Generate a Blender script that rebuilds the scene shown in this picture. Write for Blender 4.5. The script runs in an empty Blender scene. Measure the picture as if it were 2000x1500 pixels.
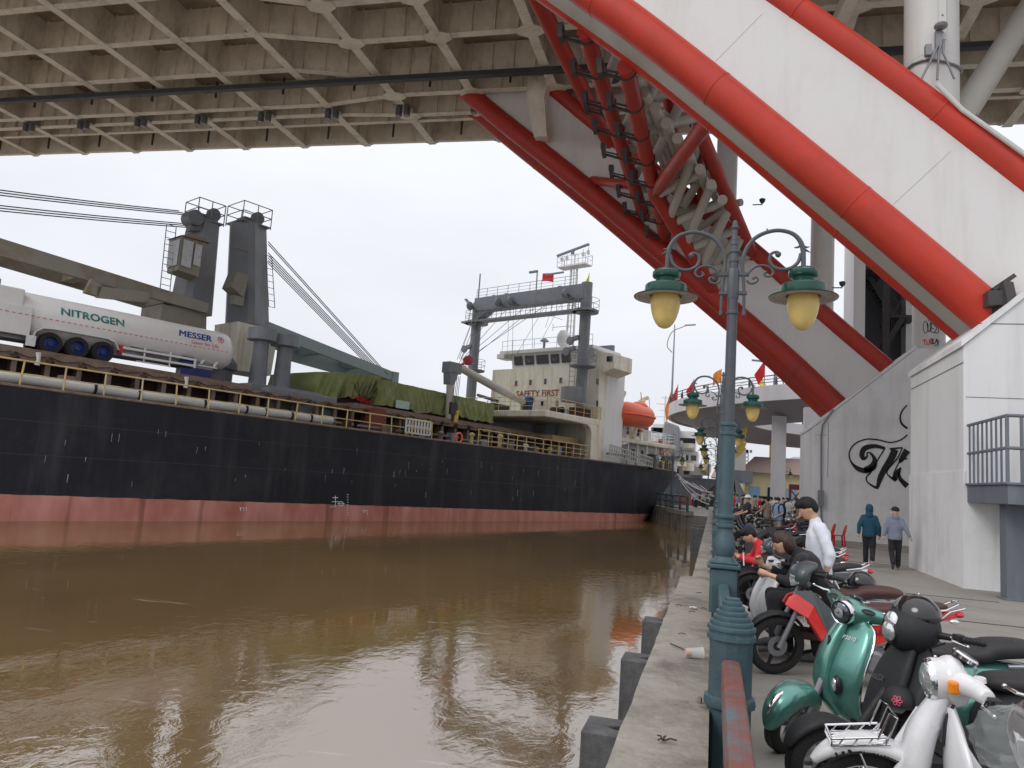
import bpy, bmesh, math, random
from mathutils import Vector, Matrix, noise
from math import sin, cos, pi, radians as R
random.seed(7)
sc = bpy.context.scene
COL = sc.collection
# ---------------------------------------------------------------- camera
FPX = 1450.0
RX = Vector((0.96236, 0.03385, -0.26964))
def _nz(v): return Vector(v).normalized()
_up = _nz((807, -11530, 1450)); _d = _nz((395, 210, 1450)); _d = (_d - _up * _d.dot(_up)).normalized()
_r = _d.cross(_up)
if _r.x < 0: _r = -_r
MW = Matrix((_r, _d, _up))
CAM = Vector((0, 0, 1.75))
cam_d = bpy.data.cameras.new('camera'); cam = bpy.data.objects.new('camera', cam_d); COL.objects.link(cam)
cam_d.sensor_width = 36; cam_d.lens = 36 * FPX / 2000; cam_d.clip_start = 0.05; cam_d.clip_end = 5000
mc = Matrix((MW.col[0], -MW.col[1], -MW.col[2])).transposed()
cam.matrix_world = Matrix.Translation(CAM) @ mc.to_4x4()
sc.camera = cam
# ---------------------------------------------------------------- world: bright overcast sky
SUN_EL, SUN_AZ = R(48), R(200)
w = bpy.data.worlds.new('World'); sc.world = w; w.use_nodes = True
nt = w.node_tree; N = nt.nodes; L = nt.links; N.clear()
out = N.new('ShaderNodeOutputWorld'); bg = N.new('ShaderNodeBackground')
sky = N.new('ShaderNodeTexSky'); sky.sky_type = 'NISHITA'; sky.sun_disc = False
sky.sun_elevation = SUN_EL; sky.sun_rotation = SUN_AZ; sky.dust_density = 4; sky.air_density = 1.5
hs = N.new('ShaderNodeHueSaturation'); hs.inputs['Saturation'].default_value = 0.15
tc = N.new('ShaderNodeTexCoord'); sx = N.new('ShaderNodeSeparateXYZ')
cr = N.new('ShaderNodeValToRGB')
cr.color_ramp.elements[0].position = 0.0; cr.color_ramp.elements[0].color = (7.3, 7.5, 8.0, 1)
cr.color_ramp.elements[1].position = 1.0; cr.color_ramp.elements[1].color = (12.5, 12.5, 12.8, 1)
e = cr.color_ramp.elements.new(0.45); e.color = (8.8, 9.0, 9.6, 1)
nz_ = N.new('ShaderNodeTexNoise'); nz_.inputs['Scale'].default_value = 2.2; nz_.inputs['Detail'].default_value = 5
mp = N.new('ShaderNodeMapping'); mp.inputs['Scale'].default_value = (1, 1, 3)
nr = N.new('ShaderNodeMapRange'); nr.inputs[1].default_value = .3; nr.inputs[2].default_value = .7
nr.inputs[3].default_value = .93; nr.inputs[4].default_value = 1.06
mx = N.new('ShaderNodeMixRGB'); mx.inputs[0].default_value = 0.93
ml = N.new('ShaderNodeVectorMath'); ml.operation = 'SCALE'
L.new(tc.outputs['Generated'], sx.inputs[0]); L.new(sx.outputs['Z'], cr.inputs[0])
L.new(tc.outputs['Generated'], mp.inputs[0]); L.new(mp.outputs[0], nz_.inputs['Vector']); L.new(nz_.outputs['Fac'], nr.inputs[0])
L.new(sky.outputs[0], hs.inputs['Color']); L.new(hs.outputs[0], mx.inputs[1]); L.new(cr.outputs[0], ml.inputs[0])
L.new(nr.outputs[0], ml.inputs['Scale']); L.new(ml.outputs[0], mx.inputs[2]); L.new(mx.outputs[0], bg.inputs[0])
bg.inputs[1].default_value = 0.095; L.new(bg.outputs[0], out.inputs[0])
# one soft sun behind the cloud
sd = bpy.data.lights.new('sun', 'SUN'); sd.energy = .8; sd.angle = R(25); sd.color = (1, .97, .92)
so = bpy.data.objects.new('sun', sd); COL.objects.link(so)
sdir = Vector((-0.55, -0.62, 0.75)).normalized()
so.rotation_euler = sdir.to_track_quat('Z', 'Y').to_euler()
sky.sun_elevation = math.asin(sdir.z); sky.sun_rotation = math.atan2(sdir.x, sdir.y)
sc.cycles.diffuse_bounces = 7; sc.cycles.max_bounces = 14
sc.view_settings.view_transform = 'Standard'; sc.view_settings.look = 'None'
sc.view_settings.exposure = 0.27; sc.view_settings.gamma = 1.0

# ---------------------------------------------------------------- measuring helpers (pixel of the photograph + a known plane -> point)
def ray(px, py): return MW @ Vector((px - 1000, py - 750, FPX))
def atP(px, py, p0, n):
    t = ray(px, py); return CAM + t * ((Vector(p0) - CAM).dot(Vector(n)) / t.dot(Vector(n)))
def proj(p):
    v = MW.transposed() @ (Vector(p) - CAM); return 1000 + v.x / v.z * FPX, 750 + v.y / v.z * FPX
def atY(px, py, Y): return atP(px, py, (0, Y, 0), (0, 1, 0))
def atX(px, py, X): return atP(px, py, (X, 0, 0), (1, 0, 0))
def atZ(px, py, Z): return atP(px, py, (0, 0, Z), (0, 0, 1))
SO = Vector((-23.95, 20.75, 0)); SA = Vector((9.71, 21.13, 0)).normalized(); SB = Vector((-SA.y, SA.x, 0))
SANG = math.atan2(SA.y, SA.x)
def _sh(p): q = p - SO; return Vector((q.dot(SA), q.dot(SB), p.z))
def shT(px, py, t): return _sh(atP(px, py, SO + SB * t, SB))
def shS(px, py, s): return _sh(atP(px, py, SO + SA * s, SA))
def shW(v): return SO + SA * v[0] + SB * v[1] + Vector((0, 0, v[2]))

# ---------------------------------------------------------------- mesh builder
class B:
    def __init__(s, o=(0, 0, 0), T=None):
        s.v = []; s.f = []; s.o = Vector(o); s.T = T
    def add(s, vs, fs):
        n = len(s.v)
        for p in vs:
            p = Vector(p)
            if s.T is not None: p = s.T @ p
            s.v.append(p - s.o)
        s.f += [tuple(i + n for i in f) for f in fs]; return s
    def box(s, a, b):
        x0, y0, z0 = a; x1, y1, z1 = b
        return s.add([(x0,y0,z0),(x1,y0,z0),(x1,y1,z0),(x0,y1,z0),(x0,y0,z1),(x1,y0,z1),(x1,y1,z1),(x0,y1,z1)],
              [(0,3,2,1),(4,5,6,7),(0,1,5,4),(1,2,6,5),(2,3,7,6),(3,0,4,7)])
    def bar(s, p, q, w, h, up=(0, 0, 1), w2=None, h2=None):
        p = Vector(p); q = Vector(q); d = (q - p).normalized(); u = Vector(up)
        if abs(d.dot(u)) > .99: u = Vector((1, 0, 0))
        r = d.cross(u).normalized(); u = r.cross(d).normalized(); w2 = w if w2 is None else w2; h2 = h if h2 is None else h2
        vs = []
        for c, W, H in ((p, w, h), (q, w2, h2)):
            for i, j in ((-1,-1),(1,-1),(1,1),(-1,1)): vs.append(c + r * i * W / 2 + u * j * H / 2)
        return s.add(vs, [(0,1,2,3),(7,6,5,4),(0,4,5,1),(1,5,6,2),(2,6,7,3),(3,7,4,0)])
    def tube(s, pts, r, n=8, cap=True, closed=False):
        pts = [Vector(p) for p in pts]; m = len(pts); rs = r if isinstance(r, (list, tuple)) else [r] * m
        vs = []; fs = []; u = None
        for i, p in enumerate(pts):
            if closed: d = pts[(i + 1) % m] - pts[i - 1]
            else: d = pts[min(i + 1, m - 1)] - pts[max(i - 1, 0)]
            d.normalize()
            if u is None:
                u = Vector((0, 0, 1)) if abs(d.z) < .9 else Vector((1, 0, 0))
            u = (u - d * u.dot(d))
            if u.length < 1e-4: u = d.orthogonal()
            u.normalize(); r_ = d.cross(u)
            for k in range(n):
                a = 2 * pi * k / n; vs.append(p + (u * cos(a) + r_ * sin(a)) * rs[i])
        for i in range(m if closed else m - 1):
            for k in range(n):
                a = i * n + k; b = i * n + (k + 1) % n; c = ((i + 1) % m) * n
                fs.append((a, b, c + (k + 1) % n, c + k))
        if cap and not closed: fs += [tuple(range(n))[::-1], tuple(range((m - 1) * n, m * n))]
        return s.add(vs, fs)
    def lathe(s, prof, c=(0, 0, 0), ax=(0, 0, 1), n=24, sxy=(1, 1), cap=True, ph=0):
        ax = Vector(ax).normalized(); c = Vector(c); u = ax.orthogonal().normalized() if abs(ax.z) < .99 else Vector((1, 0, 0)); v = ax.cross(u)
        vs = []; fs = []
        for r, h in prof:
            for k in range(n):
                a = 2 * pi * k / n + ph; vs.append(c + ax * h + u * cos(a) * r * sxy[0] + v * sin(a) * r * sxy[1])
        for i in range(len(prof) - 1):
            for k in range(n): fs.append((i*n+k, i*n+(k+1)%n, (i+1)*n+(k+1)%n, (i+1)*n+k))
        if cap: fs += [tuple(range(n))[::-1], tuple(range((len(prof)-1)*n, len(prof)*n))]
        return s.add(vs, fs)
    def ell(s, c, r, n=16, m=10, rot=None, z0=-1, z1=1):
        c = Vector(c); r = (r, r, r) if isinstance(r, (int, float)) else r; vs = []; fs = []
        for i in range(m + 1):
            t = math.asin(max(-1, min(1, z0))) + (math.asin(min(1, z1)) - math.asin(max(-1, z0))) * i / m
            for k in range(n):
                a = 2 * pi * k / n; p = Vector((cos(t)*cos(a)*r[0], cos(t)*sin(a)*r[1], sin(t)*r[2]))
                if rot is not None: p = rot @ p
                vs.append(c + p)
        for i in range(m):
            for k in range(n): fs.append((i*n+k, i*n+(k+1)%n, (i+1)*n+(k+1)%n, (i+1)*n+k))
        fs += [tuple(range(n))[::-1], tuple(range(m*n, (m+1)*n))]
        return s.add(vs, fs)
    def prism(s, poly, off):
        off = Vector(off); poly = [Vector(p) for p in poly]; n = len(poly)
        return s.add(poly + [p + off for p in poly], [tuple(range(n))[::-1], tuple(range(n, 2*n))] + [(i, (i+1)%n, n+(i+1)%n, n+i) for i in range(n)])
    def loft(s, rings, cap=True, closed=True):
        n = len(rings[0]); vs = [p for r_ in rings for p in r_]; fs = []
        for i in range(len(rings) - 1):
            for k in range(n if closed else n - 1): fs.append((i*n+k, i*n+(k+1)%n, (i+1)*n+(k+1)%n, (i+1)*n+k))
        if cap: fs += [tuple(range(n))[::-1], tuple(range((len(rings)-1)*n, len(rings)*n))]
        return s.add(vs, fs)
    def sweep(s, secs, n=20, ex=2.4, sub=4, y=0, cap=True):
        """secs: (x, z, half_width, half_height, [tilt of ring from path normal]) in the x-z plane, smooth"""
        ps = catm(secs, sub); rings = []
        for i, q in enumerate(ps):
            a = ps[max(i-1, 0)]; b = ps[min(i+1, len(ps)-1)]; dx, dz = b[0]-a[0], b[1]-a[1]; l = math.hypot(dx, dz) or 1
            nx, nz = -dz / l, dx / l; ring = []
            for k in range(n):
                t = 2 * pi * k / n; c_, s_ = cos(t), sin(t)
                W = q[2] * math.copysign(abs(c_) ** (2/ex), c_); H = q[3] * math.copysign(abs(s_) ** (2/ex), s_)
                ring.append(Vector((q[0] + nx*H, y + W, q[1] + nz*H)))
            rings.append(ring)
        return s.loft(rings, cap)
    def build(s, name, mat, parent=None, smooth=False, loc=None, bevel=0, solid=0, sub=0, ang=35):
        me = bpy.data.meshes.new(name); me.from_pydata([tuple(p) for p in s.v], [], s.f); me.validate(); me.update()
        o = bpy.data.objects.new(name, me); COL.objects.link(o)
        if mat: me.materials.append(mat)
        if parent: o.parent = parent
        if loc is not None: o.location = loc
        bm = bmesh.new(); bm.from_mesh(me); bmesh.ops.recalc_face_normals(bm, faces=bm.faces)
        if smooth:
            for f in bm.faces: f.smooth = True
            for e_ in bm.edges:
                if len(e_.link_faces) == 2 and e_.calc_face_angle(0) > R(ang): e_.smooth = False
        bm.to_mesh(me); bm.free()
        if solid: m = o.modifiers.new('s', 'SOLIDIFY'); m.thickness = solid; m.offset = 0
        if bevel: m = o.modifiers.new('b', 'BEVEL'); m.width = bevel; m.segments = 2; m.limit_method = 'ANGLE'; m.angle_limit = R(40)
        if sub: m = o.modifiers.new('u', 'SUBSURF'); m.levels = sub; m.render_levels = sub
        return o

def catm(pts, sub=4):
    pts = [tuple(p) for p in pts]; out = []
    for i in range(len(pts) - 1):
        p0 = pts[max(i-1, 0)]; p1 = pts[i]; p2 = pts[i+1]; p3 = pts[min(i+2, len(pts)-1)]
        for k in range(sub):
            t = k / sub
            out.append(tuple(.5*(2*b + (c-a)*t + (2*a-5*b+4*c-d)*t*t + (3*b-a-3*c+d)*t**3) for a, b, c, d in zip(p0, p1, p2, p3)))
    out.append(pts[-1]); return out

def empty(name, loc=(0, 0, 0), rz=0, rot=None):
    o = bpy.data.objects.new(name, None); COL.objects.link(o); o.location = loc; o.empty_display_size = .2
    o.rotation_euler = rot if rot else (0, 0, rz); return o
def tag(o, label=None, cat=None, group=None, kind=None):
    if label: o['label'] = label
    if cat: o['category'] = cat
    if group: o['group'] = group
    if kind: o['kind'] = kind
    return o
def thing(name, label, cat, loc=(0, 0, 0), rz=0, group=None, rot=None): return tag(empty(name, loc, rz, rot), label, cat, group)
def copy_tree(o, parent=None):
    c = o.copy(); COL.objects.link(c); c.parent = parent
    for ch in list(o.children): copy_tree(ch, c)
    return c
def text_mesh(txt, size, bold=0, xs=1.0, extr=0.0):
    cu = bpy.data.curves.new('t', 'FONT'); cu.body = txt; cu.size = size; cu.offset = bold; cu.extrude = extr; cu.align_x = 'LEFT'; cu.resolution_u = 3
    o = bpy.data.objects.new('t', cu); COL.objects.link(o)
    me = bpy.data.meshes.new_from_object(o.evaluated_get(bpy.context.evaluated_depsgraph_get()))
    vs = [Vector((v.co.x * xs, v.co.y, v.co.z)) for v in me.vertices]; fs = [tuple(p.vertices) for p in me.polygons]
    bpy.data.objects.remove(o); bpy.data.curves.remove(cu); bpy.data.meshes.remove(me)
    return vs, fs

# ---------------------------------------------------------------- materials
def mat(name, col, rough=.55, metal=0., var=.12, scale=6., bump=0., bscale=40., streak=None, samt=.5, sscale=(3, 3, .35),
        dirt=None, damt=.4, dscale=2., coat=0., trans=0., ior=1.45, alpha=1., spec=.5, sheen=0., stretch=None, emit=None):
    m = bpy.data.materials.new(name); m.use_nodes = True; nt = m.node_tree; N = nt.nodes; L = nt.links
    b = N['Principled BSDF']; b.inputs['Roughness'].default_value = rough; b.inputs['Metallic'].default_value = metal
    b.inputs['Coat Weight'].default_value = coat; b.inputs['Coat Roughness'].default_value = .08
    b.inputs['Transmission Weight'].default_value = trans; b.inputs['IOR'].default_value = ior; b.inputs['Alpha'].default_value = alpha
    b.inputs['Specular IOR Level'].default_value = spec; b.inputs['Sheen Weight'].default_value = sheen
    tc = N.new('ShaderNodeTexCoord'); co = tc.outputs['Object']
    if stretch:
        mp = N.new('ShaderNodeMapping'); mp.inputs['Scale'].default_value = stretch; L.new(co, mp.inputs[0]); src = mp.outputs[0]
    else: src = co
    n1 = N.new('ShaderNodeTexNoise'); n1.inputs['Scale'].default_value = scale; n1.inputs['Detail'].default_value = 6; n1.inputs['Roughness'].default_value = .65
    L.new(src, n1.inputs['Vector'])
    mr = N.new('ShaderNodeMapRange'); mr.inputs[1].default_value = .25; mr.inputs[2].default_value = .75
    mr.inputs[3].default_value = 1 - var; mr.inputs[4].default_value = 1 + var; L.new(n1.outputs['Fac'], mr.inputs[0])
    vm = N.new('ShaderNodeVectorMath'); vm.operation = 'SCALE'; vm.inputs[0].default_value = col[:3]; L.new(mr.outputs[0], vm.inputs['Scale'])
    cur = vm.outputs[0]
    def layer(cur, colr, amt, fac_out, lo, hi):
        rr = N.new('ShaderNodeMapRange'); rr.inputs[1].default_value = lo; rr.inputs[2].default_value = hi; rr.inputs[3].default_value = 0; rr.inputs[4].default_value = amt
        L.new(fac_out, rr.inputs[0]); mm = N.new('ShaderNodeMixRGB'); L.new(rr.outputs[0], mm.inputs[0]); L.new(cur, mm.inputs[1]); mm.inputs[2].default_value = (*colr[:3], 1)
        return mm.outputs[0]
    if streak:
        mp2 = N.new('ShaderNodeMapping'); mp2.inputs['Scale'].default_value = sscale; L.new(co, mp2.inputs[0])
        n2 = N.new('ShaderNodeTexNoise'); n2.inputs['Scale'].default_value = 1.; n2.inputs['Detail'].default_value = 7; n2.inputs['Roughness'].default_value = .7
        L.new(mp2.outputs[0], n2.inputs['Vector']); cur = layer(cur, streak, samt, n2.outputs['Fac'], .5, .72)
    if dirt:
        n3 = N.new('ShaderNodeTexNoise'); n3.inputs['Scale'].default_value = dscale; n3.inputs['Detail'].default_value = 8; n3.inputs['Roughness'].default_value = .75
        L.new(co, n3.inputs['Vector']); cur = layer(cur, dirt, damt, n3.outputs['Fac'], .48, .68)
    L.new(cur, b.inputs['Base Color'])
    if bump:
        n4 = N.new('ShaderNodeTexNoise'); n4.inputs['Scale'].default_value = bscale; n4.inputs['Detail'].default_value = 5; L.new(src, n4.inputs['Vector'])
        bp = N.new('ShaderNodeBump'); bp.inputs['Strength'].default_value = bump; bp.inputs['Distance'].default_value = .02
        L.new(n4.outputs['Fac'], bp.inputs['Height']); L.new(bp.outputs[0], b.inputs['Normal'])
    if rough < .9 and not trans:
        rr = N.new('ShaderNodeMapRange'); rr.inputs[1].default_value = .3; rr.inputs[2].default_value = .7
        rr.inputs[3].default_value = max(.02, rough * .8); rr.inputs[4].default_value = min(1, rough * 1.25); L.new(n1.outputs['Fac'], rr.inputs[0]); L.new(rr.outputs[0], b.inputs['Roughness'])
    return m
M = {}
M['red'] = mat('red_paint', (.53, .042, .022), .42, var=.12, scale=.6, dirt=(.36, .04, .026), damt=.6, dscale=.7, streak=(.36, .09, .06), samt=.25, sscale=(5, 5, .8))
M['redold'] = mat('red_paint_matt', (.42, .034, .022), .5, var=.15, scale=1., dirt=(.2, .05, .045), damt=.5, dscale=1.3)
M['web'] = mat('white_steel_web', (.70, .69, .685), .5, var=.035, scale=.25, streak=(.5, .48, .45), samt=.5, sscale=(.8, .8, .12), dirt=(.6, .58, .55), damt=.4, dscale=.5)
M['deckbeam'] = mat('beige_steel', (.80, .74, .64), .62, var=.12, scale=.8, streak=(.3, .25, .19), samt=.55, sscale=(1.2, 1.2, .5), dirt=(.33, .28, .21), damt=.35, dscale=.7)
M['deckslab'] = mat('deck_plate_brown', (.40, .32, .24), .85, var=.25, scale=1.5, dirt=(.2, .15, .11), damt=.7, dscale=.5)
M['conc'] = mat('painted_concrete', (.77, .77, .78), .75, var=.06, scale=.6, streak=(.46, .46, .46), samt=.5, sscale=(1.3, 1.3, .12), dirt=(.5, .49, .46), damt=.4, dscale=.5, bump=.12, bscale=25)
M['concw'] = mat('white_render', (.73, .73, .735), .75, var=.05, scale=.6, streak=(.46, .45, .45), samt=.4, sscale=(1.6, 1.6, .1), bump=.08, bscale=25)
M['pipe_grey'] = mat('light_steel_tube', (.5, .48, .44), .5, var=.08, scale=1, dirt=(.36, .33, .28), damt=.4, dscale=1)
M['column'] = mat('column_paint', (.6, .6, .585), .5, var=.05, scale=.8, streak=(.42, .4, .36), samt=.5, sscale=(1.5, 1.5, .08))
M['dark'] = mat('dark_steel', (.045, .042, .045), .6, var=.2)
M['conduit'] = mat('dark_conduit', (.055, .055, .065), .55, var=.2, scale=2)
M['flood'] = mat('floodlight_housing', (.06, .055, .055), .5, var=.2)
M['green_lamp'] = mat('green_enamel', (.008, .07, .052), .28, var=.15, scale=3, coat=.4, dirt=(.05, .09, .07), damt=.3, dscale=6)
M['iron'] = mat('grey_green_iron', (.05, .095, .115), .42, var=.16, scale=4, dirt=(.12, .14, .14), damt=.4, dscale=9, bump=.15, bscale=60)
M['irong'] = mat('grey_iron', (.075, .085, .10), .45, var=.14, scale=4, dirt=(.14, .14, .15), damt=.3, dscale=9, bump=.1, bscale=60)
M['shade_in'] = mat('lamp_reflector', (.42, .38, .35), .5, var=.2, scale=6, dirt=(.15, .11, .09), damt=.5, dscale=8)
M['globe'] = mat('yellowed_globe', (.72, .55, .20), .2, var=.08, scale=3, spec=.5, dirt=(.4, .3, .1), damt=.3, dscale=4)
_g = M['globe'].node_tree.nodes['Principled BSDF']; _g.inputs['Subsurface Weight'].default_value = .5; _g.inputs['Subsurface Radius'].default_value = (.3, .22, .08)
M['rust_rail'] = mat('worn_rail_paint', (.20, .075, .06), .45, var=.25, scale=5, dirt=(.09, .16, .19), damt=.95, dscale=3.2, bump=.2, bscale=60)
M['chrome'] = mat('chrome', (.78, .78, .8), .1, 1, var=.04)
M['alu'] = mat('dull_aluminium', (.5, .5, .52), .32, 1, var=.08)
M['steel'] = mat('grey_steel', (.25, .25, .27), .45, .6, var=.1)
M['rubber'] = mat('rubber', (.022, .021, .021), .8, var=.25, scale=12, bump=.3, bscale=90)
M['blackp'] = mat('black_plastic', (.018, .018, .02), .38, var=.2, scale=9)
M['blackm'] = mat('black_matt_plastic', (.018, .019, .021), .6, var=.15, scale=30, bump=.15, bscale=220)
M['blackg'] = mat('black_gloss_paint', (.012, .012, .014), .16, var=.2, coat=.8)
M['vinyl'] = mat('black_seat_vinyl', (.03, .029, .031), .55, var=.15, scale=20, bump=.25, bscale=260)
M['brownv'] = mat('brown_seat_vinyl', (.085, .04, .035), .5, var=.15, scale=20, bump=.25, bscale=260)
M['greenp'] = mat('metallic_green_paint', (.10, .30, .25), .3, .6, var=.1, scale=5, coat=.8, dirt=(.2, .27, .24), damt=.45, dscale=5)
M['whitep'] = mat('white_gloss_paint', (.74, .74, .76), .22, var=.04, scale=5, coat=.5, dirt=(.48, .46, .43), damt=.45, dscale=4.5)
M['redp'] = mat('red_gloss_paint', (.6, .025, .02), .25, var=.08, scale=6, coat=.6)
M['brownp'] = mat('brown_gloss_paint', (.05, .022, .02), .3, var=.1, coat=.4)
M['tealg'] = mat('dark_grey_teal_paint', (.06, .075, .08), .35, var=.1, coat=.4)
M['amber'] = mat('amber_lens', (.9, .28, .02), .15, var=.1, coat=.5)
M['redlens'] = mat('red_lens', (.6, .02, .03), .12, var=.1, coat=.5)
M['lens'] = mat('clear_lens', (.75, .78, .8), .05, var=.1, metal=.7, scale=15)
M['darklens'] = mat('headlight_inner', (.18, .2, .22), .08, var=.6, metal=.85, scale=14)
M['skin'] = mat('skin', (.58, .34, .23), .5, var=.08, scale=8)
M['hair'] = mat('black_hair', (.006, .005, .005), .6, var=.4, scale=20, stretch=(1, 1, .2), bump=.6, bscale=70)
M['brhair'] = mat('brown_hair', (.045, .024, .018), .42, var=.5, scale=20, stretch=(1, 1, .2), bump=.6, bscale=70)
def cloth(name, c, bump=.5, sc_=9): return mat(name, c, .85, var=.1, scale=5, bump=bump, bscale=sc_, sheen=.1)
M['shirtw'] = cloth('white_cotton', (.72, .74, .82), .7, 7); M['blackc'] = cloth('black_cloth', (.016, .016, .02))
M['navyc'] = cloth('navy_cloth', (.015, .025, .06)); M['redc'] = cloth('red_nylon', (.6, .02, .035)); M['tealc'] = cloth('petrol_blue_cloth', (.008, .055, .10))
M['greyc'] = cloth('blue_grey_cloth', (.19, .21, .29)); M['poloc'] = cloth('light_blue_polo', (.2, .32, .5)); M['khaki'] = cloth('khaki_cloth', (.33, .27, .22))
M['brownc'] = cloth('brown_cloth', (.16, .12, .09)); M['whitec'] = cloth('white_cloth', (.7, .7, .7))
M['shoe'] = mat('shoe_white', (.6, .57, .56), .6); M['shoed'] = mat('shoe_dark', (.1, .1, .11), .6)
M['glass'] = mat('dark_glass', (.02, .025, .03), .08, var=.1, spec=.8)
M['plast_red'] = mat('red_plastic', (.55, .02, .025), .35, var=.06)
M['whitepl'] = mat('white_paint', (.75, .75, .75), .5, var=.06)
M['ink'] = mat('black_ink', (.012, .012, .014), .6, var=.1)
M['inkred'] = mat('red_ink', (.6, .03, .05), .6, var=.1)
# ================================================================ GROUND, WATER, QUAY
def water_mat():
    m = bpy.data.materials.new('brown_river_water'); m.use_nodes = True; nt = m.node_tree; N = nt.nodes; L = nt.links
    b = N['Principled BSDF']; b.inputs['Roughness'].default_value = .02; b.inputs['IOR'].default_value = 3.4; b.inputs['Specular IOR Level'].default_value = .5
    tc = N.new('ShaderNodeTexCoord')
    def noi(scale, st, det=4, dist=0, rot=20):
        mp = N.new('ShaderNodeMapping'); mp.inputs['Scale'].default_value = st; mp.inputs['Rotation'].default_value = (0, 0, R(rot)); L.new(tc.outputs['Object'], mp.inputs[0])
        n = N.new('ShaderNodeTexNoise'); n.inputs['Scale'].default_value = scale; n.inputs['Detail'].default_value = det; n.inputs['Distortion'].default_value = dist; n.inputs['Roughness'].default_value = .55
        L.new(mp.outputs[0], n.inputs['Vector']); return n.outputs['Fac']
    # silt colour drifting in big soft patches and thin foam lines
    c = N.new('ShaderNodeValToRGB'); c.color_ramp.elements[0].position = .3; c.color_ramp.elements[0].color = (.135, .083, .034, 1)
    c.color_ramp.elements[1].position = .7; c.color_ramp.elements[1].color = (.21, .135, .055, 1); L.new(noi(.12, (1, .5, 1), 6, 1.5), c.inputs[0])
    f = N.new('ShaderNodeMapRange'); f.inputs[1].default_value = .66; f.inputs[2].default_value = .75; f.inputs[3].default_value = 0; f.inputs[4].default_value = .55
    L.new(noi(.55, (.5, 2.6, 1), 9, 2.5, -12), f.inputs[0]); mm = N.new('ShaderNodeMixRGB'); L.new(f.outputs[0], mm.inputs[0]); L.new(c.outputs[0], mm.inputs[1]); mm.inputs[2].default_value = (.5, .42, .33, 1)
    L.new(mm.outputs[0], b.inputs['Base Color'])
    h1 = noi(.55, (1, .6, 1), 3, .8); h2 = noi(4.2, (1, .7, 1), 4, .6, 50); h3 = noi(13, (1, .7, 1), 3, .3, 10)
    # calm slicks and rippled patches
    pm = N.new('ShaderNodeMapRange'); pm.inputs[1].default_value = .38; pm.inputs[2].default_value = .62; pm.inputs[3].default_value = .015; pm.inputs[4].default_value = .17
    L.new(noi(.16, (1, .4, 1), 5, 1.6, 30), pm.inputs[0])
    b1 = N.new('ShaderNodeBump'); b1.inputs['Distance'].default_value = .16; L.new(h1, b1.inputs['Height']); b1.inputs['Strength'].default_value = .03
    b2 = N.new('ShaderNodeBump'); b2.inputs['Distance'].default_value = .034; L.new(h2, b2.inputs['Height']); L.new(pm.outputs[0], b2.inputs['Strength']); L.new(b1.outputs[0], b2.inputs['Normal'])
    sc_ = N.new('ShaderNodeMath'); sc_.operation = 'MULTIPLY'; sc_.inputs[1].default_value = .45; L.new(pm.outputs[0], sc_.inputs[0])
    b3 = N.new('ShaderNodeBump'); b3.inputs['Distance'].default_value = .013; L.new(h3, b3.inputs['Height']); L.new(sc_.outputs[0], b3.inputs['Strength']); L.new(b2.outputs[0], b3.inputs['Normal'])
    L.new(b3.outputs[0], b.inputs['Normal']); return m
M['water'] = water_mat()
M['pave'] = mat('concrete_paving', (.32, .30, .272), .85, var=.16, scale=1.6, dirt=(.15, .14, .13), damt=.7, dscale=.8, streak=(.2, .19, .17), samt=.5, sscale=(.35, 2.2, 1), bump=.25, bscale=30)
M['curb'] = mat('weathered_concrete', (.30, .275, .24), .9, var=.2, scale=5, dirt=(.11, .10, .088), damt=.85, dscale=1.4, bump=.6, bscale=22)
M['fender'] = mat('wet_dark_concrete', (.085, .085, .09), .55, var=.3, scale=3, dirt=(.17, .17, .175), damt=.5, dscale=4, bump=.3, bscale=30, streak=(.03, .03, .03), samt=.7)
wp = 0
b = B(); b.add([(-1500, -300, -1), (120, -300, -1), (120, 2500, -1), (-1500, 2500, -1)], [(0, 1, 2, 3)])
tag(b.build('river_water', M['water']), kind='structure')
prom = [(.02, -30), (1500, -30), (1500, 2500), (8, 2500), (2.5, 92), (-4, 84), (-5.9, 69), (-1.8, 54), (.02, 54)]
b = B(); b.prism([(x, y, 0) for x, y in prom], (0, 0, -3)); tag(b.build('promenade_ground', M['pave']), kind='structure')
# paving joints
b = B()
for y in (13.5, 16.8, 24, 31): b.box((.62, y, .0005), (5.4 if y < 24 else 12, y + .05, .006))
for x in (3.1,): b.box((x, -2, .0005), (x + .05, 34, .008))
tag(b.build('paving_joints', M['dark']), kind='structure')

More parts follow.
